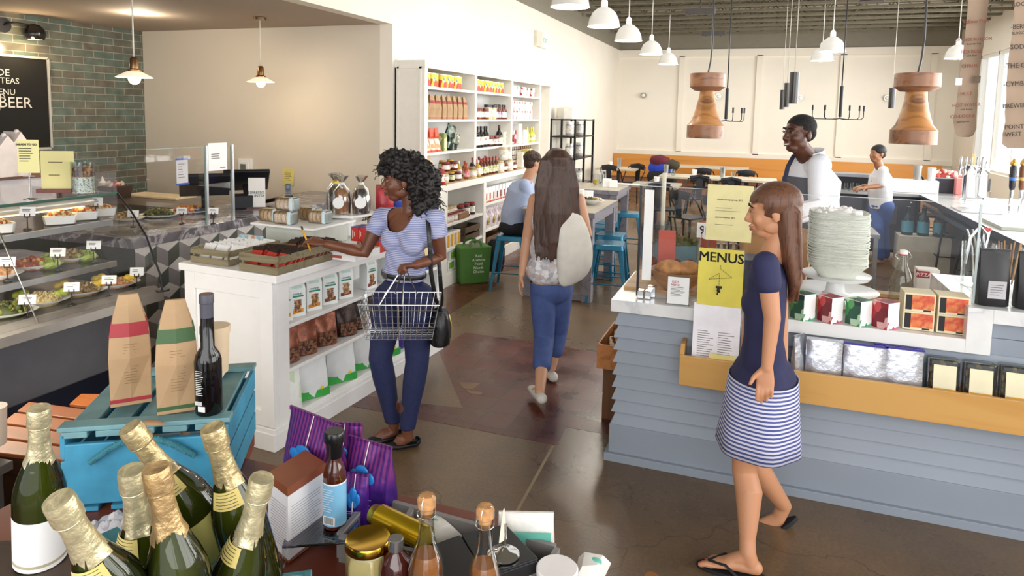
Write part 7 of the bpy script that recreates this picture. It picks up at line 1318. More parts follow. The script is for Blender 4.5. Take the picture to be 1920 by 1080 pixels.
def corked(x,yt,z,lab):
    P = onz(x,yt,z); P.z = FZ + .001; h = z - P.z; o = thing('corked_bottle',lab,'bottle',P,0,'wired-cork bottles'); b = MB(); b.lathe([(.033,0),(.036,.005),(.036,h - .15),(.03,h - .125),(.016,h - .085),(.0145,h - .035),(.017,h - .032)],28,m=0,caps=False); b.build('clear_glass',GLASS2,o)
    b = MB(); b.lathe([(0,.004),(.032,.006),(.034,h - .16),(.029,h - .135),(.024,h - .12)],24,m=0); b.build('amber_liquor',mat('#9a5a24',.1,coat=.4),o); b = MB(); b.lathe([(.0125,h - .045),(.013,h - .028),(.0175,h - .024),(.0185,h - .008),(.014,h),(0,h + .002)],18,m=0); b.build('cork',cork,o)
    for a in (0,1.57,3.14,4.71): b = MB(); b.tube([(.019 * cos(a),.019 * sin(a),h - .04),(.0195 * cos(a),.0195 * sin(a),h - .01),(.012 * cos(a),.012 * sin(a),h + .001)],.0008,5,0); b.build('wire',CHROME,o)
    b = MB(); b.tube([(.0185 * cos(k * pi / 6),.0185 * sin(k * pi / 6),h - .04) for k in range(12)],.001,5,0,closed=True); b.build('wire_ring',CHROME,o)
corked(800,928,1.155,'wired-cork amber bottle, left one of the pair'); corked(910,948,1.13,'wired-cork bottle, right one of the pair half behind the black box')
T_ = onz(700,962,FZ + .1); q = onz(800,1010,FZ + .1); b = MB(); b.tube([T_,T_.lerp(q,.12),T_.lerp(q,.13),q],[(.02,.02),(.024,.024),(.026,.026),(.026,.026)],16,0); tag(b.build('foil_roll',mat('#c2a21c',.22,.7,var=.1)),'shiny yellow foil roll lying behind the jars','foil roll')
def poly_box(name,lab,cat,pts,zt,hgt,m,extra=None,group=None):
    P = [onz(x,y,zt) for x,y in pts]; c = sum(P,Vector()) / len(P); o = thing(name,lab,cat,Vector((c.x,c.y,zt - hgt)),0,group); b = MB(); b.hexa([(p.x - c.x,p.y - c.y,0) for p in P],[(p.x - c.x,p.y - c.y,hgt - .006) for p in P],0); b.build('box',m,o,bevel=.0015)
    b = MB(); b.hexa([((p.x - c.x) * 1.012,(p.y - c.y) * 1.012,hgt - .0058) for p in P],[((p.x - c.x) * 1.012,(p.y - c.y) * 1.012,hgt) for p in P],0); b.build('lid',m,o,bevel=.0015); return o,c
bb_ = mat('#17171b',.35,var=.1)
poly_box('black_box','matte black gift box, left one of the pair','box',((754,1042),(862,1003),(908,1075),(800,1125)),FZ + .09,.088,bb_,group='matte black gift boxes'); poly_box('black_box','matte black gift box, right one carrying the silver holder','box',((866,1001),(948,983),(1008,1046),(912,1080)),FZ + .092,.09,bb_,group='matte black gift boxes')
P = onz(944,1040,FZ + .094); s = mpp(P); o = thing('card_holder','polished silver card holder with round base on the black box','card holder',P); b = MB(); b.lathe([(30 * s,0),(30.5 * s,2 * s),(24 * s,6 * s),(12 * s,9 * s),(6 * s,15 * s),(0,16 * s)],36,m=0); b.build('base',CHROME,o)
for k in range(4): b = MB(); b.tube([((-4 + k * 2.5) * s,0,12 * s),((-5 + k * 2.7) * s,(k % 2) * 3 * s,40 * s),((-3 + k * 2.5) * s,0,62 * s)],1.1 * s,6,0); b.build('prong',CHROME,o)
b = MB(); b.T = Matrix.Rotation(1.1,4,'Z'); b.hexa([(-12 * s,-.0006,28 * s),(8 * s,-.0006,28 * s),(8 * s,.0006,28 * s),(-12 * s,.0006,28 * s)],[(-4 * s,-.0006,88 * s),(0,-.0006,92 * s),(0,.0006,92 * s),(-4 * s,.0006,88 * s)],0); b.build('card',mat('#e7dcc8',.7),o)
def softpack(lab,px,z,th,m,extra=()):
    P = [onz(x,y,z) for x,y in px]; c = sum(P,Vector()) / len(P); o = thing('paper_pouch',lab,'pouch',c,0,'white pouches with teal print'); b = MB(); n = len(P); bt = [b.v(p - c) for p in P]; ce = b.v((0,0,th)); 
    mid = [b.v((p - c) * .55 + Vector((0,0,th * .9))) for p in P]
    for i in range(n): j = (i + 1) % n; b.f([bt[i],bt[j],mid[j],mid[i]],True); b.f([mid[i],mid[j],ce],True)
    b.f(bt[::-1]); b.build('pouch',m,o)
    for nm,(u,v_),rr,mm in extra: b = MB(); b.ball(((P[0] - c) * u + (P[1] - c) * v_ + Vector((0,0,th * .82))),(rr,rr * .7,.006),14,0); b.build(nm,mm,o)
wp = mat('#eeebe6',.5,bump=.5,scale=20); tq = mat('#6fc7b4',.5); yl = mat('#e6dc4a',.5)
softpack('white pouch with a teal spot behind the left corked bottle',((760,985),(830,975),(868,1005),(830,1018),(780,1020)),FZ + .03,.03,wp,[('teal_print',(.0,.15),.012,tq)])
P = onz(985,1040,FZ + .002); o = pouch('paper_pouch','white pouch with a teal and yellow band behind the black box',P,.35,.125,.05,.10,wp,'pouch','white pouches with teal print',[('teal_band',lambda b: b.box(-.03,.055,-.030,-.026,.025,.07,0),tq),('yellow_band',lambda b: b.box(-.055,-.031,-.030,-.026,.025,.07,0),yl)])
softpack('white pouch with a teal figure at the bottom edge right of the white tub',((1085,1045),(1146,1056),(1130,1090),(1075,1095)),FZ + .02,.03,wp,[('teal_print',(-.1,.1),.015,tq)])
P = onz(1045,1062,FZ + .085); P.z = FZ + .001; o = thing('white_tub','round white tub with a flat lid at the bottom of the frame','tub',P); b = MB(); b.lathe([(.034,0),(.039,.068)],30,m=0); b.build('tub',mat('#e3dcda',.4),o); b = MB(); b.lathe([(.042,.066),(.043,.068),(.043,.08),(.040,.083),(0,.0825)],36,m=0); b.build('lid',mat('#efebe9',.4),o)
for x,lab in ((1165,'copper bottle cap at the bottom frame edge, left one'),(1222,'copper bottle cap at the bottom frame edge, right one')): P = onz(x,1080 if x > 1200 else 1090,FZ + .09); P.z = FZ + .001; o = thing('capped_bottle',lab,'bottle',P,0,'copper-capped bottles'); b = MB(); b.lathe([(.02,0),(.02,.06),(.011,.075)],18,m=0); b.build('glass_body',mat('#3a1a12',.1),o); b = MB(); b.lathe([(.0135,.074),(.0135,.088),(.012,.09),(0,.09)],20,m=0); b.build('cap',mat('#b0703c',.3,.9),o)
slab('pink_card','pink card at the bottom edge in front of the black boxes','card',onz(925,1082,FZ + .06) - Vector((0,0,.058)),.3,[('card',lambda b: b.box(-.04,.04,-.03,.03,0,.06,0),mat('#dfa29a',.6))])
# ================================================================ PEOPLE
RT = (CAM.transposed() @ Vector((1,0,0))); HF = Vector((CAM[2][0],CAM[2][1],0)).normalized(); RH = Vector((HF.y,-HF.x,0)); UP = Vector((0,0,1))
def plane(B):
    B = Vector(B)
    def f(x,y,off=0.0): r = ray(x,y); return CO + r * ((B + HF * off - CO).dot(HF) / r.dot(HF))
    return f
def frame(F,tilt=0.0):
    F = Vector(F).normalized(); R = F.cross(UP).normalized(); U = R.cross(F).normalized(); return R,F,U
def head(b,C,F,U,s=1.0,male=False):
    R = F.cross(U).normalized(); M = Matrix([R,F,U]).transposed(); P = lambda r,f,u: C + (R * r + F * f + U * u) * s; S = lambda *a: tuple(v * s for v in a)
    b.ball(P(0,-.018,.035),S(.074,.094,.083),24,0,M); b.ball(P(0,.022,-.012),S(.062,.070,.085),24,0,M); b.ball(P(0,.040,-.083),S(.036 + .006 * male,.040,.027),18,0,M)
    for q in (-1,1): b.ball(P(q * .034,.058,-.022),S(.026,.026,.03),14,0,M); b.ball(P(q * .046,.004,-.056),S(.013,.040,.030),14,0,M); b.ball(P(q * .077,-.012,-.008),S(.008,.019,.030),12,0,M); b.ball(P(q * .013,.094,-.028),S(.0095,.012,.009),10,0,M)
    b.ball(P(0,.072,.038),S(.048,.018,.012),16,0,M); b.limb([(P(0,.086,.022),.0085 * s),(P(0,.098,-.004),.010 * s),(P(0,.106,-.022),.0125 * s)],12)
    b.ball(P(0,.088,-.051),S(.024,.014,.0075),14,0,M); b.ball(P(0,.085,-.063),S(.021,.013,.0075),14,0,M); return P,M
def face_bits(o,P,M,s,skin_dark,lip,smile=False):
    for q in (-1,1):
        b = MB(); b.ball(P(q * .030,.079,.014),(.0115 * s,.0100 * s,.0042 * s),12,0,M); e = b.build('eye',mat('#a99d94',.3,var=0),o)
        b = MB(); b.ball(P(q * .030,.0885,.014),(.0062 * s,.004 * s,.0042 * s),10,0,M); b.build('iris',mat('#1c120d',.1,var=0),e)
        b = MB(); b.tube([P(q * .012,.091,.038),P(q * .03,.091,.043),P(q * .05,.076,.033)],[.003 * s,.0038 * s,.002 * s],8,0); b.build('eyebrow',mat('#17100d',.8),o)
        b = MB(); b.tube([P(q * .016,.090,.018),P(q * .03,.0915,.0225),P(q * .045,.084,.017)],[.0018 * s,.0028 * s,.0018 * s],8,0); b.build('eyelid',skin_dark,o)
    b = MB(); b.tube([P(-.024,.085,-.054),P(-.010,.096,-.0525),P(.010,.096,-.0525),P(.024,.085,-.054)],[.002,.0055,.0055,.002],10,0); b.tube([P(-.022,.085,-.062),P(-.008,.095,-.066),P(.008,.095,-.066),P(.022,.085,-.062)],[.002,.0062,.0062,.002],10,0); b.build('lips',lip,o)
    if smile: b = MB(); b.tube([P(-.022,.091,-.056),P(-.008,.101,-.0592),P(.008,.101,-.0592),P(.022,.091,-.056)],[(.003,.003),(.0045,.0045),(.0045,.0045),(.003,.003)],8,0); b.build('teeth',mat('#f6f3ee',.2,var=0),o)
def hand(b,Wp,d,n,curls,side,s=1.0,spread=.012,thumb=None):
    d = d.normalized(); n = (n - d * n.dot(d)).normalized(); a = d.cross(n).normalized() * side
    b.tube([Wp - d * .01 * s,Wp + d * .02 * s,Wp + d * .06 * s,Wp + d * .088 * s],[(.024 * s,.017 * s),(.031 * s,.016 * s),(.039 * s,.014 * s),(.037 * s,.011 * s)],16,0,up=n)
    for i,ln in enumerate((.070,.078,.072,.056)):
        ln *= s; off = (.0285 - .019 * i) * s; p = Wp + d * (.082 - .004 * abs(i - 1)) * s + a * off; dd = (d + a * (.12 - .08 * i) * spread * 8).normalized(); ang = 0; pts = [(p - dd * .012 * s,.0095 * s)]
        for seg,fr,r in ((0,.46,.0088),(1,.30,.0080),(2,.24,.0070)):
            ang += curls[i] * (.75,1.1,.7)[seg]; q = (dd * cos(ang) + n * sin(ang)).normalized(); pts.append((p,(r + .0006) * s)); p = p + q * ln * fr
        pts.append((p,.0066 * s)); b.limb(pts,10)
    th = thumb or (d * .65 + a * .65 + n * .35); th = th.normalized(); p0 = Wp + d * .018 * s + a * .022 * s; p1 = p0 + th * .042 * s; p2 = p1 + (th * .75 + d * .5 + n * .1 - a * .1).normalized() * .032 * s; b.limb([(p0,.014 * s),(p1,.0105 * s),(p2,.0085 * s)],12)
def cut(o,pred,thick=.003):
    bm = bmesh.new(); bm.from_mesh(o.data); bmesh.ops.delete(bm,geom=[v for v in bm.verts if pred(v.co)],context='VERTS'); bm.to_mesh(o.data); bm.free()
    if thick: m = o.modifiers.new('solid','SOLIDIFY'); m.thickness = thick; m.offset = 1
    return o

SK = base('deep_brown_skin','#6a3f2a',.42,sss=.08); t = NT(SK); nz = t.n('ShaderNodeTexNoise'); nz.inputs['Scale'].default_value = 9; t.l(t.obj(),nz.inputs[0]); t.l(t.ramp(nz.outputs[0],[(.3,hx('#643a27')),(.7,hx('#7a4a33'))]),t.b.inputs['Base Color'])
SK2 = mat('#4a2b1e',.4,var=.06); SKL = base('light_skin','#cf9c7c',.5,sss=.1); LIP = mat('#6a3230',.35,var=.05)
CLOTHKW = dict(var=.05,scale=30)

# ---------------------------------------------------------------- shopper with basket
B0 = Vector((-1.91,3.38,0)); p = plane(B0); W1 = thing('person','woman with dark curly hair, striped top and navy trousers reaching into a crate','person',B0)
inv = lambda o,root: (setattr(o,'parent',root),setattr(o,'matrix_parent_inverse',Matrix.Translation(-Vector(root.location))),o)[-1]
Fh = (-RH * .97 - HF * .22 - UP * .10).normalized(); Rh,Fh,Uh = frame(Fh); C1 = p(752,340,.0)
sR,eR,wR = p(716,407,.09),p(683,474,.06),p(610,457,.0); sL,eL,wL = p(816,410,-.08),p(826,482,-.05),p(779,497,-.20)
neck0,neck1 = p(768,372,.0),p(770,402,.0)
hR,kR,aR = p(730,568,.04),p(713,672,-.03),p(738,794,-.02); hL,kL,aL = p(784,568,-.04),p(782,680,-.08),p(764,800,-.10)
tR = onz(704,824,.02); tL = onz(742,834,.02)
def body_arms(b,s,e,w,r=(.047,.043,.036,.034,.024)):
    b.limb([(s,r[0]),(s.lerp(e,.5),r[1]),(e,r[2]),(e.lerp(w,.3),r[3]),(w,r[4])],18)
b = MB(); P,M = head(b,C1,Fh,Uh); b.limb([(neck0,.046),(neck0.lerp(neck1,.5),.045),(neck1,.055)],20)
ch = p(763,445,.0); wa = p(757,505,.0); chn = (-RH * .5 - HF * .85); M3 = Matrix([(RH * .85 - HF * .5),-chn,UP]).transposed()
b.ball(p(768,430,0),(.15,.085,.12),24,0,M3); b.limb([(sR,.04),(p(768,402,.01),.05),(sL,.04)],16); b.ball(wa,(.11,.08,.2),20,0,M3)
body_arms(b,sR,eR,wR); body_arms(b,sL,eL,wL)
dR = (p(582,450,-.02) - wR); hand(b,wR,dR + UP * .01,-UP * .6 - RH * .5 + HF * .1,(.55,.8,.9,1.0),1,.93,thumb=(dR.normalized() * .9 - HF * .35 - UP * .15))
dL = (p(752,499,-.24) - wL); hand(b,wL,dL,-HF * .2 - UP * .9,(1.25,1.3,1.35,1.4),-1,.93,thumb=(dL.normalized() * .8 - HF * .5 - UP * .3))
for a_,t_ in ((aR,tR),(aL,tL)): b.limb([(a_ + UP * .12,.038),(a_,.036),(Vector((a_.x,a_.y,.055)),.036),((Vector((a_.x,a_.y,.03)) * .45 + t_ * .55) + UP * .02,(.036,.024)),(t_,(.028,.014))],16)
inv(fuse(b,'body',SK,None,.0048,2),W1)

class PR:  # parent everything built in world space to the person
    pass
def wp_(root,n0):
    for o in list(COL.objects)[n0:]:
        if o.parent is None and o is not root and o.type == 'MESH': inv(o,root)
n0 = len(COL.objects); face_bits(None,P,M,1.0,SK2,LIP)
b = MB(); b.ball(P(-.08,-.005,-.034),.005,8,0); b.ball(P(.08,-.005,-.034),.005,8,0); b.build('earrings',mat('#cfa94f',.2,1.0)); wp_(W1,n0); n0 = len(COL.objects)
# hair
hairm = mat('#17110f',.55,var=.4,scale=30,bump=.6); b = MB(); rnd = random.Random(5)
blobs = [(p(762,322,.01),(.140,.120,.118)),(p(792,345,.0),(.105,.115,.135)),(p(802,375,-.01),(.07,.085,.075)),(p(742,306,.0),(.095,.10,.08)),(p(728,318,.0),(.055,.085,.055)),(p(790,392,-.06),(.05,.04,.05))]
MH = Matrix([RH,HF,UP]).transposed()
for c,r in blobs: b.ball(c,tuple(v * .86 for v in r),20,0,MH)
keep = lambda q: not ((q - (C1 + Fh * .10 - Uh * .03)).length < .075) and not ((q - C1).dot(Fh) > .035 and (q - C1).dot(Uh) < .02)
for i in range(900):
    c,r = blobs[rnd.choice((0,0,0,1,1,1,2,3,3,4,5))]; v = Vector((rnd.gauss(0,1),rnd.gauss(0,1),rnd.gauss(0,1))).normalized(); q = c + MH @ Vector((v.x * r[0],v.y * r[1],v.z * r[2])) * rnd.uniform(.88,1.0)
    if keep(q): b.ball(q,rnd.uniform(.010,.018),6,0)
h_ = fuse(b,'hair',hairm,None,.0055,0); cut(h_,lambda q: ((q - C1).dot(Fh) > .045 and (q - C1).dot(Uh) < .045 and -.15 < (q - C1).dot(Uh)) or ((q - (C1 + Fh * .05 - Uh * .05 - HF * .09)).length < .085),0)
b = MB()
for i in range(230):
    c,r = blobs[rnd.choice((0,1,1,2,2,3,4,5))]; v = Vector((rnd.gauss(0,1),rnd.gauss(0,1),rnd.gauss(0,.8))).normalized(); q = c + MH @ Vector((v.x * r[0],v.y * r[1],v.z * r[2])) * .95
    if not keep(q): continue
    o_ = (MH @ v); pts = [q + o_ * (.006 * k) + Vector((cos(k * 1.5 + i),sin(k * 1.5 + i),0)) * .006 - UP * (.0035 * k) for k in range(8)]; b.tube(pts,.0018,4,0)
b.build('hair_curls',hairm); wp_(W1,n0); n0 = len(COL.objects)
# top
top_m = stripes('#8089b8','#c3c5dc',.0095,2,.55)
b = MB(); b.ball(p(767,432,.0),(.160,.100,.125),28,0,M3); b.limb([(sR + UP * .0,.050),(p(768,405,.01),(.056,.056)),(sL,.050)],18)
for q,w_ in ((-1,1),(1,1)): b.ball(p(767,448,.0) + M3 @ Vector((q * .068,-.058,.0)),(.076,.060,.078),20,0,M3)
b.ball(p(760,490,0),(.132,.095,.13),24,0,M3); b.ball(p(757,515,0),(.140,.102,.075),24,0,M3); b.limb([(sR,.054),(sR.lerp(eR,.42),.054)],18); b.limb([(sL,.054),(sL.lerp(eL,.42),.056)],18)
tp_ = fuse(b,'striped_top',top_m,None,.006,4); nc = p(762,400,.0) + M3 @ Vector((-.012,-.095,-.012))
e1,e2 = sR.lerp(eR,.40),sL.lerp(eL,.40); dR1 = (eR - sR).normalized(); dL1 = (eL - sL).normalized()
cut(tp_,lambda q: ((Vector(((q - nc).dot(M3.col[0]),0,(q - nc).z * 1.05))).length < .088 and (q - neck1).dot(chn) > -.015) or (q - p(771,392,0)).length < .072 or (q - e1).dot(dR1) > .012 and (q - e1 - dR1 * (q - e1).dot(dR1)).length < .064 and (q - e1).length < .1 or (q - e2).dot(dL1) > .012 and (q - e2 - dL1 * (q - e2).dot(dL1)).length < .060 and (q - e2).length < .1 or q.z < p(757,522,0).z)
# trousers and belt
nv = mat('#1d2550',.75,var=.12,scale=40,bump=.15); b = MB(); b.ball(p(757,548,0),(.150,.112,.105),26,0,M3)
for h,k,a_ in ((hR,kR,aR),(hL,kL,aL)): b.limb([(h + UP * .03,.092),(h.lerp(k,.35),.088),(h.lerp(k,.75),.070),(k,.064),(k.lerp(a_,.3),.062),(k.lerp(a_,.7),.048),(a_ + UP * .0,.043)],22)
tr = fuse(b,'trousers',nv,None,.0065,4); zc = aR.z + .012; cut(tr,lambda q: q.z < zc or q.z > p(757,512,0).z + .01)
b = MB(); n = 40; cb = p(757,513,0); b.tube([cb + M3 @ Vector((.142 * cos(a),.104 * sin(a),0)) for a in [2 * pi * k / n for k in range(n)]],[(.003,.014)] * n,8,0,closed=True,up=(0,0,1)); b.build('belt',mat('#14161f',.35)); b = MB(); b.cb((0,0,0),(.03,.006,.03),0); bo = b.build('belt_buckle',mat('#8f8a80',.25,.9)); bo.location = cb + M3 @ Vector((-.05,-.106,0)); bo.rotation_euler = (0,0,math.atan2(M3.col[0].y,M3.col[0].x))
# ballet flats
for a_,t_ in ((aR,tR),(aL,tL)):
    dd = (t_ - Vector((a_.x,a_.y,t_.z))); dn = dd.normalized(); heel = Vector((a_.x,a_.y,.02)) - dn * .045; toe = t_ + dn * .03; toe.z = .018
    b = MB(); b.limb([(heel + UP * .012,(.033,.030)),(heel.lerp(toe,.3) + UP * .004,(.034,.022)),(heel.lerp(toe,.7),(.041,.018)),(toe,(.028,.014))],18); f_ = fuse(b,'ballet_flat',mat('#121318',.5),None,.005,2); mid = heel.lerp(toe,.36); cut(f_,lambda q: q.z > .030 and (Vector((q.x,q.y,0)) - Vector((mid.x,mid.y,0))).length < .062 or q.z > .045)
# seams follow
wp_(W1,n0); n0 = len(COL.objects)
# shoulder bag (held, its own thing) and pencil
HB = p(826,612,-.10); o = thing('handbag','small black leather handbag with brass zips hanging at the shopper\'s hip','handbag',HB); lb = mat('#111114',.32,var=.3,scale=18,bump=.6)
b = MB(); b.tube([UP * -.10,UP * -.085,UP * -.02,UP * .05,UP * .10,UP * .115],[(.05,.07),(.062,.088),(.062,.092),(.052,.080),(.035,.055),(.01,.01)],20,0,up=HF); b.build('bag_body',lb,o,bevel=0)
b = MB(); b.tube([(RH * .05 - HF * .035 + UP * .08),RH * .066 - HF * .045 + UP * .02,RH * .064 - HF * .042 - UP * .06],.004,6,0); b.tube([(RH * -.02 - HF * .045 + UP * .09),RH * .0 - HF * .055 + UP * .03,RH * -.02 - HF * .055 - UP * .01],.004,6); b.build('zip',mat('#b9a05c',.3,.9),o)
b = MB(); b.tube([RH * (-.05 + .015 * cos(a)) - HF * .055 + UP * (.0 + .018 * sin(a)) for a in [2 * pi * k / 12 for k in range(12)]],.003,6,0,closed=True); b.tube([RH * .06 - HF * .05 - UP * .05,RH * .06 - HF * .052 - UP * .085],.006,6); b.build('ring',mat('#d9cfa8',.2,1),o)
st = [p(800,398,-.085),p(803,420,-.13),p(806,460,-.155),p(808,510,-.14),p(816,560,-.13),HB + UP * .1]; st2 = [p(800,398,-.02),p(815,430,.07),p(824,500,.08),p(828,560,-.02),HB + UP * .1]
b = MB(); b.tube([q - HB for q in st2[::-1]] + [q - HB for q in st[:-1]] + [st[-1] - HB],[(.012,.003)] * 10,8,0); b.build('strap',lb,o)
q0,q1 = p(565,424,-.03),p(582,470,-.03); b = MB(); b.cyl((0,0,0),(q0 - q1) * .86,.0055,seg=6,m=0); o = b.build('shaft',mat('#e9a428',.4)); pc = thing('pencil','yellow pencil standing up in front of the shopper\'s reaching fingers','pencil',q1); o.parent = pc; b = MB(); b.cyl((q0 - q1) * .86,(q0 - q1),.0057,seg=8,m=0); b.build('ferrule',mat('#4a4f58',.4,.6),pc)
# wire basket
BC = p(752,600,-.30); o = thing('wire_basket','chrome wire shopping basket hanging from the shopper\'s hand','basket',BC); BX = (RH + HF * .06).normalized(); BY = Vector((-BX.y,BX.x,0)); s = mpp(BC)
topz,botz = 41 * s,-26 * s; TWx,TWy,BWx,BWy = 72 * s,.125,60 * s,.10
def bp(u,v,k): return BX * (u * (BWx + (TWx - BWx) * k)) + BY * (v * (BWy + (TWy - BWy) * k)) + UP * (botz + (topz - botz) * k)
b = MB(); wr_ = .0017
for i in range(13):
    u = -1 + 2 * i / 12; b.tube([bp(u,-1,1),bp(u,-1,0),bp(u,1,0),bp(u,1,1)],wr_,5,0)
for i in range(8): v = -1 + 2 * i / 7; b.tube([bp(-1,v,1),bp(-1,v,0),bp(1,v,0),bp(1,v,1)],wr_,5,0)
for k in (.12,.3,.48,.66,.84): b.tube([bp(-1,-1,k),bp(1,-1,k),bp(1,1,k),bp(-1,1,k)],wr_,5,0,closed=True)
b.build('wire_grid',CHROME,o); b = MB(); b.tube([bp(-1.02,-1.03,1),bp(1.02,-1.03,1),bp(1.02,1.03,1),bp(-1.02,1.03,1)],.0032,8,0,closed=True); b.tube([bp(-1,-1,0),bp(1,-1,0),bp(1,1,0),bp(-1,1,0)],.0028,6,closed=True); b.build('rim',CHROME,o)
hp = wL + dL.normalized() * .075 - UP * .028 - BC
for v,u0 in ((-1,-.28),(1,.0)):
    b = MB(); tpz = hp + BX * (0 if v < 0 else .012); A_,C_ = bp(u0 - .22,v,.98),bp(u0 + .36,v,.98); b.tube([A_,tpz - BX * .012,tpz + BX * .012,C_],.0036,8,0); b.ball(A_,.006,8); b.ball(C_,.006,8); b.build('handle',CHROME,o)

# ---------------------------------------------------------------- generic clothed figure
def leg_pts(h,k,a_,r): return [(h,r[0]),(h.lerp(k,.4),r[1]),(k,r[2]),(k.lerp(a_,.35),r[3]),(a_,r[4])]
def foot(b,a_,dirv,z=None,L=.17,w=.036): 
    z = a_.z - .075 if z is None else z; h0 = Vector((a_.x,a_.y,z + .03)); b.limb([(h0 - dirv * .035,(w * .8,.026)),(h0 + dirv * L * .5,(w,.022)),(Vector((a_.x,a_.y,z + .018)) + dirv * L,(w * .85,.015))],14)
# walking shopper, back view
B1 = Vector((-1.36,4.50,0)); p = plane(B1); W2 = thing('person','woman with long brown hair walking away in a pale sleeveless top and blue trousers','person',B1); n0 = len(COL.objects)
F2 = (HF * .96 - RH * .25).normalized(); R2,F2,U2 = frame(F2); C2 = p(1044,312,0)
sA,eA,wA = p(1003,374,0),p(988,445,.02),p(978,515,-.04); sB,eB,wB = p(1085,374,0),p(1101,440,.02),p(1085,436,.24)
h1,k1,a1 = p(1018,530,-.01),p(1020,636,-.04),onz(1012,735,.1); h2,k2,a2 = p(1050,530,.01),p(1046,622,.12),onz(1034,690,.09)
b = MB(); P,M = head(b,C2,F2,U2); b.limb([(C2 - U2 * .08 - F2 * .02,.048),(p(1044,366,0),.055)],18); b.limb([(sA,.042),(p(1044,372,0),.06),(sB,.042)],16); MM = Matrix([R2,F2,UP]).transposed()
b.ball(p(1042,420,0),(.15,.09,.19),24,0,MM); body_arms(b,sA,eA,wA,(.045,.042,.035,.033,.024)); body_arms(b,sB,eB,wB,(.045,.042,.035,.033,.024)); dA = (p(972,545,-.04) - wA); hand(b,wA,dA,RH,(.3,.35,.4,.45),1,.95); dB = (wB - eB); hand(b,wB,dB,-RH,(.9,1,1,1.1),1,.95)
for h,k,a_ in ((h1,k1,a1),(h2,k2,a2)): b.limb(leg_pts(h,k,a_,(.08,.078,.055,.05,.032)),18)
foot(b,a1,F2,.02 + .02); foot(b,a2,F2,.005); inv(fuse(b,'body',SKL,None,.006,2),W2)
b = MB(); b.ball(p(1042,415,0),(.172,.112,.17),24,0,MM); b.ball(p(1036,465,0),(.160,.115,.17),24,0,MM); b.ball(p(1030,505,0),(.168,.125,.12),24,0,MM); b.limb([(sA.lerp(sB,.1),.045),(sA.lerp(sB,.9),.045)],16); tq_ = fuse(b,'sleeveless_top',pattern(['#c9c6c8','#dedbdc','#b3b0b6','#cdbcb4','#e9e7e7'],34,.8,bump=.25),None,.008,4); zq = p(1020,535,0).z; cut(tq_,lambda q: q.z < zq or (q - p(1044,352,0)).length < .075)
b = MB(); b.ball(p(1034,540,0),(.155,.12,.12),22,0,MM)
for h,k,a_ in ((h1,k1,a1),(h2,k2,a2)): b.limb([(h,.092),(h.lerp(k,.5),.084),(k,.068),(k.lerp(a_,.5),.062)],20)
jm_ = fuse(b,'blue_trousers',mat('#46598f',.8,var=.1,scale=20),None,.008,4); cut(jm_,lambda q: q.z > zq + .03)
b = MB(); rnd = random.Random(3); b.ball(C2 + UP * .03 + F2 * .01,(.092,.10,.10),22,0,MM); b.tube([C2 + UP * .115 - F2 * .03,C2 + UP * .06 - F2 * .035,C2 - F2 * .04 - UP * .02,p(1046,350,-.09),p(1045,400,-.115),p(1040,450,-.12),p(1036,485,-.12)],[(.05,.05),(.098,.09),(.10,.08),(.108,.055),(.104,.045),(.065,.032),(.02,.012)],20,0,up=HF)
for i in range(110):
    u = rnd.uniform(-1,1); x0 = 1044 + u * 30; b.tube([p(1044 + u * 18,281 + abs(u) * 8,-.02),p(x0,300,-.09),p(x0 + u * 10,350,-.12),p(x0 + u * 12 + rnd.uniform(-6,6),410,-.15 + abs(u) * .05),p(x0 + u * 4 + rnd.uniform(-12,8),455,-.15 + abs(u) * .04),p(1042 + u * 30 + rnd.uniform(-14,6),480 + rnd.uniform(-15,16),-.13)],[.008,.009,.010,.009,.006,.003],6,0)
fuse(b,'long_hair',wood('#4d362b','#2a1b16',2,5,.5,70),None,.0065,1)
for a_,z in ((a1,.04),(a2,.005)): b = MB(); h0 = Vector((a_.x,a_.y,z + .035)); b.limb([(h0 - F2 * .045,(.036,.035)),(h0 + F2 * .08 - UP * .01,(.042,.024)),(h0 + F2 * .17 - UP * .015,(.036,.018))],16); b.build('white_shoe',mat('#d8d3c8',.5))
wp_(W2,n0)
TBc = p(1072,470,-.12); o = thing('tote_bag','cream canvas tote bag swinging at the walking woman\'s right side','tote bag',TBc); b = MB(); n = 12
S = [((1040,394),(1082,388),.02),((1040,430),(1103,424),.05),((1042,470),(1113,465),.07),((1044,512),(1112,504),.06),((1049,545),(1090,528),.015)]
R = []
for (l,r,th) in S: A_,B_ = p(l[0],l[1],-.12) - TBc,p(r[0],r[1],-.10) - TBc; m_ = (A_ + B_) / 2; hx_ = (B_ - A_) / 2; R.append([b.v(m_ + hx_ * cos(a) * (abs(cos(a)) ** -.3 if abs(cos(a)) > .05 else 1) + HF * th * sin(a)) for a in [2 * pi * k / 16 for k in range(16)]])
for A_,B_ in zip(R,R[1:]):
    for k in range(16): b.f([A_[k],A_[(k + 1) % 16],B_[(k + 1) % 16],B_[k]],True)
b.f(R[0]); b.f(R[-1]); tb_ = b.build('bag_body',mat('#ddd8cd',.85,var=.05,bump=.3,scale=14),o); sb = tb_.modifiers.new('s','SUBSURF'); sb.levels = 1; sb.render_levels = 2
b = MB(); b.tube([p(1054,404,-.12) - TBc,p(1066,385,-.10) - TBc,p(1080,366,-.05) - TBc,p(1083,364,.03) - TBc,p(1080,390,.10) - TBc,p(1076,402,-.02) - TBc],[(.012,.003)] * 6,8,0); b.build('strap',mat('#d6d0c4',.85),o)

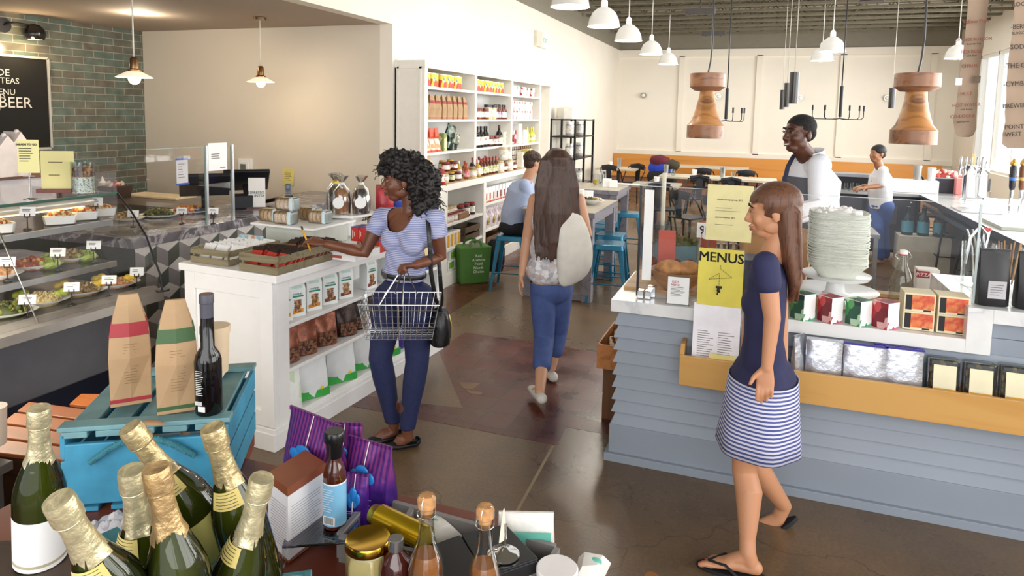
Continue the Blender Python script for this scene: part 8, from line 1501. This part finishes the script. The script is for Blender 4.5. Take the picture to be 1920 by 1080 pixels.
# ---------------------------------------------------------------- seated man
B2 = Vector((SIT.x,SIT.y,0)); p = plane(B2); W3 = thing('person','man in a pale blue shirt seated on the teal stool with his back turned','person',B2); n0 = len(COL.objects)
F3 = (RH * .85 + HF * .5).normalized(); R3,F3,U3 = frame(F3 - UP * .12); C3 = p(1000,306,.0); MM = Matrix([Vector((F3.y,-F3.x,0)),Vector((F3.x,F3.y,0)).normalized(),UP]).transposed()
pel = Vector((B2.x,B2.y,.70)); chs = p(980,362,0); s1,s2 = p(984,346,-.14),p(990,346,.18); hip1,hip2 = pel - MM.col[0] * -.09,pel - MM.col[0] * .09; kn1,kn2 = hip1 + F3 * .42 - UP * .02,hip2 + F3 * .42 + UP * .02; an1,an2 = Vector((kn1.x,kn1.y,.22)) - F3 * .12,Vector((kn2.x,kn2.y,.22)) - F3 * .08
e1_,w1_ = s1 + F3 * .10 - UP * .26,s1 + F3 * .34 - UP * .24; e2_,w2_ = s2 + F3 * .10 - UP * .26,s2 + F3 * .34 - UP * .22
b = MB(); P,M = head(b,C3,F3,U3,1.0,True); b.limb([(C3 - U3 * .08 - F3 * .02,.055),(s1.lerp(s2,.5) + UP * .02,.062)],18); b.limb([(s1,.05),(s2,.05)],14); b.limb([(chs,.11),(pel,.11)],20)
for s_,e_,w_ in ((s1,e1_,w1_),(s2,e2_,w2_)): body_arms(b,s_,e_,w_); hand(b,w_,F3,-UP,(.6,.6,.7,.7),1)
for h,k,a_ in ((hip1,kn1,an1),(hip2,kn2,an2)): b.limb(leg_pts(h,k,a_,(.08,.075,.055,.05,.035)),16); foot(b,a_,F3)
inv(fuse(b,'body',SKL,None,.008,2),W3); face_bits(None,P,M,1.0,mat('#9a6a52',.5),mat('#b0705e',.5))
b = MB(); b.limb([(s1 - UP * .02,.062),(s2 - UP * .02,.062)],16); b.tube([pel - UP * .04,pel + UP * .10,chs - F3 * .03,chs + UP * .07,s1.lerp(s2,.5) + UP * .03],[(.17,.12),(.17,.125),(.19,.125),(.18,.10),(.07,.06)],24,0,up=Vector((F3.x,F3.y,0)))
for s_,e_,w_ in ((s1,e1_,w1_),(s2,e2_,w2_)): b.limb([(s_,.064),(e_,.052),(e_.lerp(w_,.55),.045)],16)
sh = fuse(b,'pale_blue_shirt',mat('#a9b8d8',.8,var=.05,scale=8,bump=.15),None,.008,4); b = MB(); nb = s1.lerp(s2,.5) + UP * .05; b.tube([nb + MM @ Vector((.068 * cos(a),.068 * sin(a),.012 * sin(a))) for a in [2 * pi * k / 20 for k in range(20)]],[(.008,.022)] * 20,8,0,closed=True,up=(0,0,1)); b.build('collar',mat('#b6c6e6',.8))
b = MB(); b.ball(pel - UP * .02,(.17,.15,.10),20,0,MM)
for h,k,a_ in ((hip1,kn1,an1),(hip2,kn2,an2)): b.limb([(h,.095),(h.lerp(k,.5),.085),(k,.068),(k.lerp(a_,.5),.06),(a_ + UP * .0,.05)],18)
fuse(b,'black_trousers',mat('#1a1a22',.8),None,.009,3)
for a_ in (an1,an2): b = MB(); h0 = a_ - UP * .07; b.limb([(h0 - F3 * .04,(.04,.035)),(h0 + F3 * .08,(.044,.026)),(h0 + F3 * .18 - UP * .01,(.036,.02))],14); b.build('shoe',mat('#2a2526',.5)); b = MB(); b.tube([h0 - F3 * .06 - UP * .03,h0 + F3 * .2 - UP * .03],[(.04,.008),(.036,.008)],12,0); b.build('white_sole',PLAIN)
b = MB(); b.ball(C3 + U3 * .048 - F3 * .026,(.083,.098,.08),22,0,Matrix([R3,F3,U3]).transposed()); b.ball(C3 + U3 * .0 - F3 * .055,(.074,.055,.07),18,0,Matrix([R3,F3,U3]).transposed()); rnd = random.Random(8)
for i in range(120): v = Vector((rnd.gauss(0,1),rnd.gauss(0,1),abs(rnd.gauss(0,1)))).normalized(); b.ball(C3 + U3 * .05 - F3 * .024 + Matrix([R3,F3,U3]).transposed() @ Vector((v.x * .083,v.y * .098,v.z * .08)),.012,6)
h_ = fuse(b,'short_hair',mat('#3a241a',.6,var=.3,scale=30,bump=.5),None,.006,1); wp_(W3,n0)

# ---------------------------------------------------------------- bartender
B3 = dep(1512,480,4.5); B3.z = 0; p = plane(B3); W4 = thing('person','smiling bartender in a white shirt and grey apron with navy straps behind the siding counter','person',B3); n0 = len(COL.objects)
R4,F4,U4 = frame(-RH * .93 - HF * .36 - UP * .02); C4 = p(1497,252,.0); FT = (-RH * .85 - HF * .5).normalized(); MM = Matrix([Vector((FT.y,-FT.x,0)),FT,UP]).transposed()
s1,s2 = p(1537,309,-.11),p(1504,309,.21); e1_,w1_ = p(1530,398,-.14),p(1466,413,-.26); e2_,w2_ = p(1488,392,.18),p(1448,408,.0); pel = p(1525,470,.03); pel.z = max(pel.z,.95)
b = MB(); P,M = head(b,C4,F4,U4,1.05,True); b.limb([(C4 - U4 * .085 - F4 * .02,.058),(s1.lerp(s2,.5) + UP * .02,.066)],20); b.limb([(s1,.055),(s2,.055)],14); b.limb([(s1.lerp(s2,.5) - UP * .2,.12),(pel,.11)],20)
for s_,e_,w_,sd in ((s1,e1_,w1_,-1),(s2,e2_,w2_,1)): body_arms(b,s_,e_,w_); hand(b,w_,(w_ - e_),-UP * .9 + HF * .1,(.8,.85,.9,1.0),sd,1.05)
hp1,hp2 = pel + MM.col[0] * .1,pel - MM.col[0] * .1
for h in (hp1,hp2): k = Vector((h.x,h.y,.5)) + FT * .02; a_ = Vector((h.x,h.y,.09)); b.limb(leg_pts(h,k,a_,(.09,.08,.06,.055,.038)),16); foot(b,a_,FT)
SKB = base('dark_brown_skin','#55301f',.4,sss=.08); inv(fuse(b,'body',SKB,None,.0055,2),W4); face_bits(None,P,M,1.05,mat('#3a2118',.5),mat('#6b3a34',.4),True)
b = MB(); Mh = Matrix([R4,F4,U4]).transposed(); b.ball(C4 + U4 * .052 - F4 * .026,(.084,.100,.080),24,0,Mh); b.ball(C4 + U4 * .01 - F4 * .062,(.076,.052,.062),18,0,Mh); h_ = fuse(b,'short_hair',mat('#15110f',.8,var=.3,scale=120,bump=.8),None,.005,1); cut(h_,lambda q: (q - C4).dot(F4) > .03 and (q - C4).dot(U4) < .055,0)
wm = mat('#e9ebf3',.75,var=.03,scale=6,bump=.15)
b = MB(); b.limb([(s1 - UP * .02,.068),(s2 - UP * .02,.068)],18); mid_ = s1.lerp(s2,.5); b.tube([pel - UP * .05,pel + UP * .1,mid_ - UP * .24 - FT * .01,mid_ - UP * .1 - FT * .015,mid_ + UP * .03],[(.17,.135),(.17,.135),(.195,.145),(.20,.135),(.082,.075)],26,0,up=FT)
for s_,e_,w_ in ((s1,e1_,w1_),(s2,e2_,w2_)): b.limb([(s_,.072),(s_.lerp(e_,.5),.060),(e_,.054),(e_.lerp(w_,.5),.048),(e_.lerp(w_,.85),.042)],18)
fuse(b,'white_shirt',wm,None,.0065,3)
b = MB(); nb = mid_ + UP * .070; b.tube([nb + MM @ Vector((.078 * cos(a),.078 * sin(a),-.022 * sin(a))) for a in [2 * pi * k / 24 for k in range(24)]],[(.006,.022)] * 24,8,0,closed=True,up=(0,0,1)); b.build('collar',wm)
b = MB(); b.tube([pel - UP * .35,pel - UP * .05,pel + UP * .1,mid_ - UP * .24 - FT * .01,mid_ - UP * .08 - FT * .008],[(.19,.15),(.178,.138),(.176,.136),(.202,.143),(.196,.138)],26,0,up=FT); ap = fuse(b,'grey_apron',mat('#5f6068',.8,var=.06),None,.008,2); cut(ap,lambda q: (Vector((q.x,q.y,0)) - Vector((mid_.x,mid_.y,0))).dot(FT) < .035 or abs((q - mid_).dot(MM.col[0])) > .15 and q.z > pel.z + .1)
ns = mat('#2b3350',.7)
for sd in (1,-1): b = MB(); b.tube([mid_ + MM @ Vector((sd * .10,.125,-.13)),mid_ + MM @ Vector((sd * .10,.098,-.02)),mid_ + MM @ Vector((sd * .095,.05,.055)),mid_ + MM @ Vector((sd * .085,-.02,.062)),mid_ + MM @ Vector((sd * .06,-.10,.0)),mid_ + MM @ Vector((0,-.135,-.14))],[(.014,.004)] * 6,8,0); b.build('apron_strap',ns)
b = MB()
for h in (hp1,hp2): k = Vector((h.x,h.y,.5)) + FT * .02; b.limb([(h,.105),(k,.075),(Vector((h.x,h.y,.1)),.06)],16)
fuse(b,'black_trousers',mat('#17181f',.8),None,.01,3)
wp_(W4,n0)

# ---------------------------------------------------------------- barman in the background
q = onz(1655,480,0); q *= (byB - .42) / q.y; B4 = Vector((q.x,q.y,0)); p = plane(B4); W5 = thing('person','dark-haired barman in a white t-shirt and jeans walking left behind the bar','person',B4); n0 = len(COL.objects)
R5,F5,U5 = frame(-RH * .95 - HF * .2); FT = Vector((F5.x,F5.y,0)).normalized(); MM = Matrix([Vector((FT.y,-FT.x,0)),FT,UP]).transposed(); C5 = p(1645,289,0); s1,s2 = p(1656,320,-.15),p(1648,320,.15); mid_ = s1.lerp(s2,.5); pel = p(1652,385,0)
b = MB(); P,M = head(b,C5,F5,U5,1.0,True); b.limb([(C5 - U5 * .08,.05),(mid_,.06)],14); b.limb([(s1,.05),(s2,.05)],14); b.limb([(mid_ - UP * .15,.12),(pel,.12)],16)
for s_,e_,w_ in ((s1,p(1652,348,-.15),p(1622,352,-.18)),(s2,p(1640,346,.16),p(1615,350,.12))): body_arms(b,s_,e_,w_); hand(b,w_,w_ - e_,-UP,(.5,) * 4,1)
hs = [(pel + MM.col[0] * .09,p(1645,425,-.05),p(1652,472,-.03)),(pel - MM.col[0] * .09,p(1655,425,.05),p(1662,462,.1))]
for h,k,a_ in hs: a_.z = .09; k.z = .5; b.limb(leg_pts(h,k,a_,(.085,.08,.058,.05,.036)),14); foot(b,a_,FT)
inv(fuse(b,'body',mat('#a5714f',.5),None,.009,2),W5); b = MB(); b.ball(C5 + UP * .05 - F5 * .02,(.086,.1,.08),18,0,MM); b.ball(C5 - F5 * .055,(.075,.05,.06),16,0,MM); b.build('short_hair',mat('#1b1513',.6))
b = MB(); b.tube([pel - UP * .03,mid_ - UP * .25,mid_ - UP * .08,mid_ + UP * .03],[(.15,.12),(.175,.13),(.17,.11),(.07,.06)],20,0,up=FT)
for s_,e_ in ((s1,p(1652,348,-.15)),(s2,p(1640,346,.16))): b.limb([(s_,.065),(s_.lerp(e_,.8),.06)],14)
fuse(b,'white_tshirt',mat('#e6e6ea',.8),None,.01,3); b = MB(); b.ball(pel,(.15,.13,.1),16,0,MM)
for h,k,a_ in hs: b.limb([(h,.1),(k,.075),(a_ + UP * .03,.055)],16)
fuse(b,'jeans',mat('#3f5a9a',.8,var=.12),None,.01,3); wp_(W5,n0)

# ---------------------------------------------------------------- passer-by in the right foreground
B5 = Vector((.03,3.02,0)); p = plane(B5); W6 = thing('person','passer-by in a navy top, striped skirt and black flip-flops before the siding counter','person',B5); n0 = len(COL.objects)
toe,heel = onz(1318,1046,.03),onz(1418,1068,.03); FD = (toe - heel); FD.z = 0; FD.normalize(); SD = Vector((-FD.y,FD.x,0))
R6,F6,U6 = frame(FD - UP * .15); C6 = p(1448,398,.02); MM = Matrix([Vector((FD.y,-FD.x,0)),FD,UP]).transposed()
an,kn,hi = onz(1402,1038,.10),p(1397,868,-.02),p(1430,700,-.04); an2,kn2,hi2 = p(1470,948,.22),p(1408,862,.14),p(1432,700,.12)
s1,s2 = p(1436,496,-.14),p(1442,496,.16); mid_ = s1.lerp(s2,.5); e1_,w1_ = p(1448,598,-.17),p(1438,690,-.19); e2_,w2_ = p(1436,600,.20),p(1424,688,.22)
b = MB(); P,M = head(b,C6,F6,U6,.97); b.limb([(C6 - U6 * .07 - F6 * .035,.044),(mid_ + UP * .02 - FD * .01,.052)],18); b.limb([(s1,.044),(s2,.044)],14); b.limb([(mid_ - UP * .15,.09),(hi.lerp(hi2,.5),.1)],18)
for s_,e_,w_,sd in ((s1,e1_,w1_,1),(s2,e2_,w2_,-1)): body_arms(b,s_,e_,w_,(.043,.038,.033,.03,.022)); hand(b,w_,w_ - e_,SD * sd,(.4,.45,.5,.5),sd,.93)
b.limb([(hi,.07),(hi.lerp(kn,.5),.070),(kn + UP * .03,.056),(kn - UP * .04,.052),(kn.lerp(an,.32) - FD * .012,.056),(kn.lerp(an,.6) - FD * .006,.044),(kn.lerp(an,.85),.033),(an,.034)],22)
b.limb([(hi2,.07),(hi2.lerp(kn2,.5),.070),(kn2,.055),(kn2.lerp(an2,.35),.054),(an2,.034)],20)
def barefoot(b,ank,fd,sd,z0,inner):
    hp_ = Vector((ank.x,ank.y,z0)) - fd * .035; b.limb([(ank,.034),(Vector((ank.x,ank.y,z0 + .05)) - fd * .01,.034)],16); b.limb([(hp_ + UP * .028,(.030,.028)),(hp_ + fd * .07 + UP * .030,(.033,.030)),(hp_ + fd * .13 + UP * .022,(.041,.020)),(hp_ + fd * .175 + UP * .015,(.043,.014))],20)
    b.limb([(Vector((ank.x,ank.y,z0 + .07)),.032),(hp_ + fd * .11 + UP * .035,(.028,.02))],16)
    for i in range(5): off = (.030 - .0165 * i) * inner; ln = (.042,.040,.035,.030,.024)[i]; r = (.0125,.0085,.008,.0078,.0075)[i]; q = hp_ + fd * (.178 - .006 * i * (i > 0)) + sd * off; b.limb([(q + UP * .014,r),(q + fd * ln * .5 + UP * (.016),r),(q + fd * ln + UP * .009,r * .95)],10)
barefoot(b,an,FD,SD,.018,1); T6 = FD * .75 - UP * .65; T6.normalize(); b.limb([(an2,.033),(an2 - UP * .05 + T6 * .03,(.033,.028)),(an2 - UP * .05 + T6 * .15,(.042,.018)),(an2 - UP * .05 + T6 * .21,(.036,.012))],16)
inv(fuse(b,'body',base('warm_skin','#c68e6a',.5,sss=.1),None,.005,2),W6); face_bits(None,P,M,.97,mat('#9a6a52',.5),mat('#b0605a',.5))
# toenails
b = MB(); hp_ = Vector((an.x,an.y,.018)) - FD * .035
for i in range(5): off = (.030 - .0165 * i); ln = (.042,.040,.035,.030,.024)[i]; q = hp_ + FD * (.178 - .006 * i * (i > 0)) + SD * off + FD * ln + UP * (.018 if i == 0 else .0155); b.ball(q,(.007 if i == 0 else .005,.007 if i == 0 else .005,.002),8,0,MM)
b.build('toenails',mat('#c24a4a',.3))
fm_ = mat('#17181d',.7)
def flop(c,fd,sd,upv,strap):
    b = MB(); n = 24; bt,tp2 = [],[]
    for k in range(n): a = 2 * pi * k / n; x = .138 * cos(a); w_ = (.046 if x > 0 else .038) * sin(a); q = c + fd * x + sd * w_; bt.append(q); tp2.append(q + upv * .016)
    b.hexa(bt,tp2,0); so = b.build('flip_flop_sole',fm_); b = MB(); tcp = c + fd * .088 + upv * .02 + sd * .012; b.tube([c - fd * .03 + sd * .046 + upv * .016,c + fd * .02 + sd * .040 + upv * .052,tcp + upv * .022,tcp],[(.009,.004)] * 4,8,0); b.tube([c - fd * .03 - sd * .042 + upv * .016,c + fd * .02 - sd * .034 + upv * .058,tcp + upv * .022,tcp],[(.009,.004)] * 4,8); b.build('flip_flop_strap',fm_)
flop(hp_ + FD * .10 + Vector((0,0,-.0175)),FD,SD,UP,1); UP6 = (UP * .75 + FD * .65).normalized(); flop(an2 - UP * .05 + T6 * .09 - UP6 * .045,T6,SD,UP6,1)
b = MB(); b.tube([hi.lerp(hi2,.5) - UP * .02,mid_ - UP * .3,mid_ - UP * .17,mid_ - UP * .05,mid_ + UP * .03],[(.155,.11),(.130,.082),(.14,.085),(.14,.08),(.06,.05)],24,0,up=FD); b.ball(mid_ - UP * .17 + FD * .035,(.11,.065,.07),18,0,MM)
for s_,e_ in ((s1,e1_),(s2,e2_)): b.limb([(s_,.055),(s_.lerp(e_,.35),.052)],14)
b.ball(hi.lerp(hi2,.5) - UP * .04,(.185,.14,.15),20,0,MM); zh = p(1420,752,0).z; tb2 = fuse(b,'navy_top',mat('#2a2c52',.8,var=.08,scale=12,bump=.1),None,.007,3)
b = MB(); cH = hi.lerp(hi2,.5); cS = p(1420,834,.04); n = 40; RR = []
for t_,rx,ry in ((-.15,.23,.145),(.3,.235,.155),(.7,.24,.165),(1,.245,.175)):
    c = Vector((cH.x,cH.y,zh + .06)).lerp(Vector((cS.x,cS.y,cS.z)),t_); RR.append([b.v(c + MM @ Vector(((rx + .008 * sin(6 * a) * t_) * cos(a) * .8,(ry + .008 * sin(6 * a) * t_) * sin(a),0))) for a in [2 * pi * k / n for k in range(n)]])
for A_,B_ in zip(RR,RR[1:]):
    for k in range(n): b.f([A_[k],A_[(k + 1) % n],B_[(k + 1) % n],B_[k]],True)
sk_ = b.build('striped_skirt',stripes('#4a5490','#d6d6e6',.017,2,.5)); m_ = sk_.modifiers.new('s','SOLIDIFY'); m_.thickness = .003
b = MB(); Mh = Matrix([R6,F6,U6]).transposed(); b.ball(C6 + U6 * .045 - F6 * .02,(.092,.108,.086),22,0,Mh); b.ball(C6 - F6 * .06,(.085,.06,.085),18,0,Mh); b.tube([C6 - F6 * .06,mid_ - FD * .085 + UP * .05,mid_ - FD * .11 - UP * .06,mid_ - FD * .10 - UP * .15],[(.085,.06),(.08,.04),(.07,.03),(.02,.01)],18,0,up=FD); rnd = random.Random(2)
for i in range(50): u = rnd.uniform(-1,1); b.tube([C6 + U6 * .1 - F6 * .03 + R6 * u * .05,C6 - F6 * .10 + R6 * u * .08,mid_ - FD * .125 + R6 * u * .07 + UP * .02,mid_ - FD * .125 + R6 * u * .06 - UP * rnd.uniform(.08,.16)],[.008,.01,.009,.003],6,0)
h_ = fuse(b,'long_hair',wood('#6b4733','#452a1e',2,5,.5,70),None,.006,1); cut(h_,lambda q: (q - C6).dot(F6) > .035 and (q - C6).dot(U6) < .05,0); wp_(W6,n0)
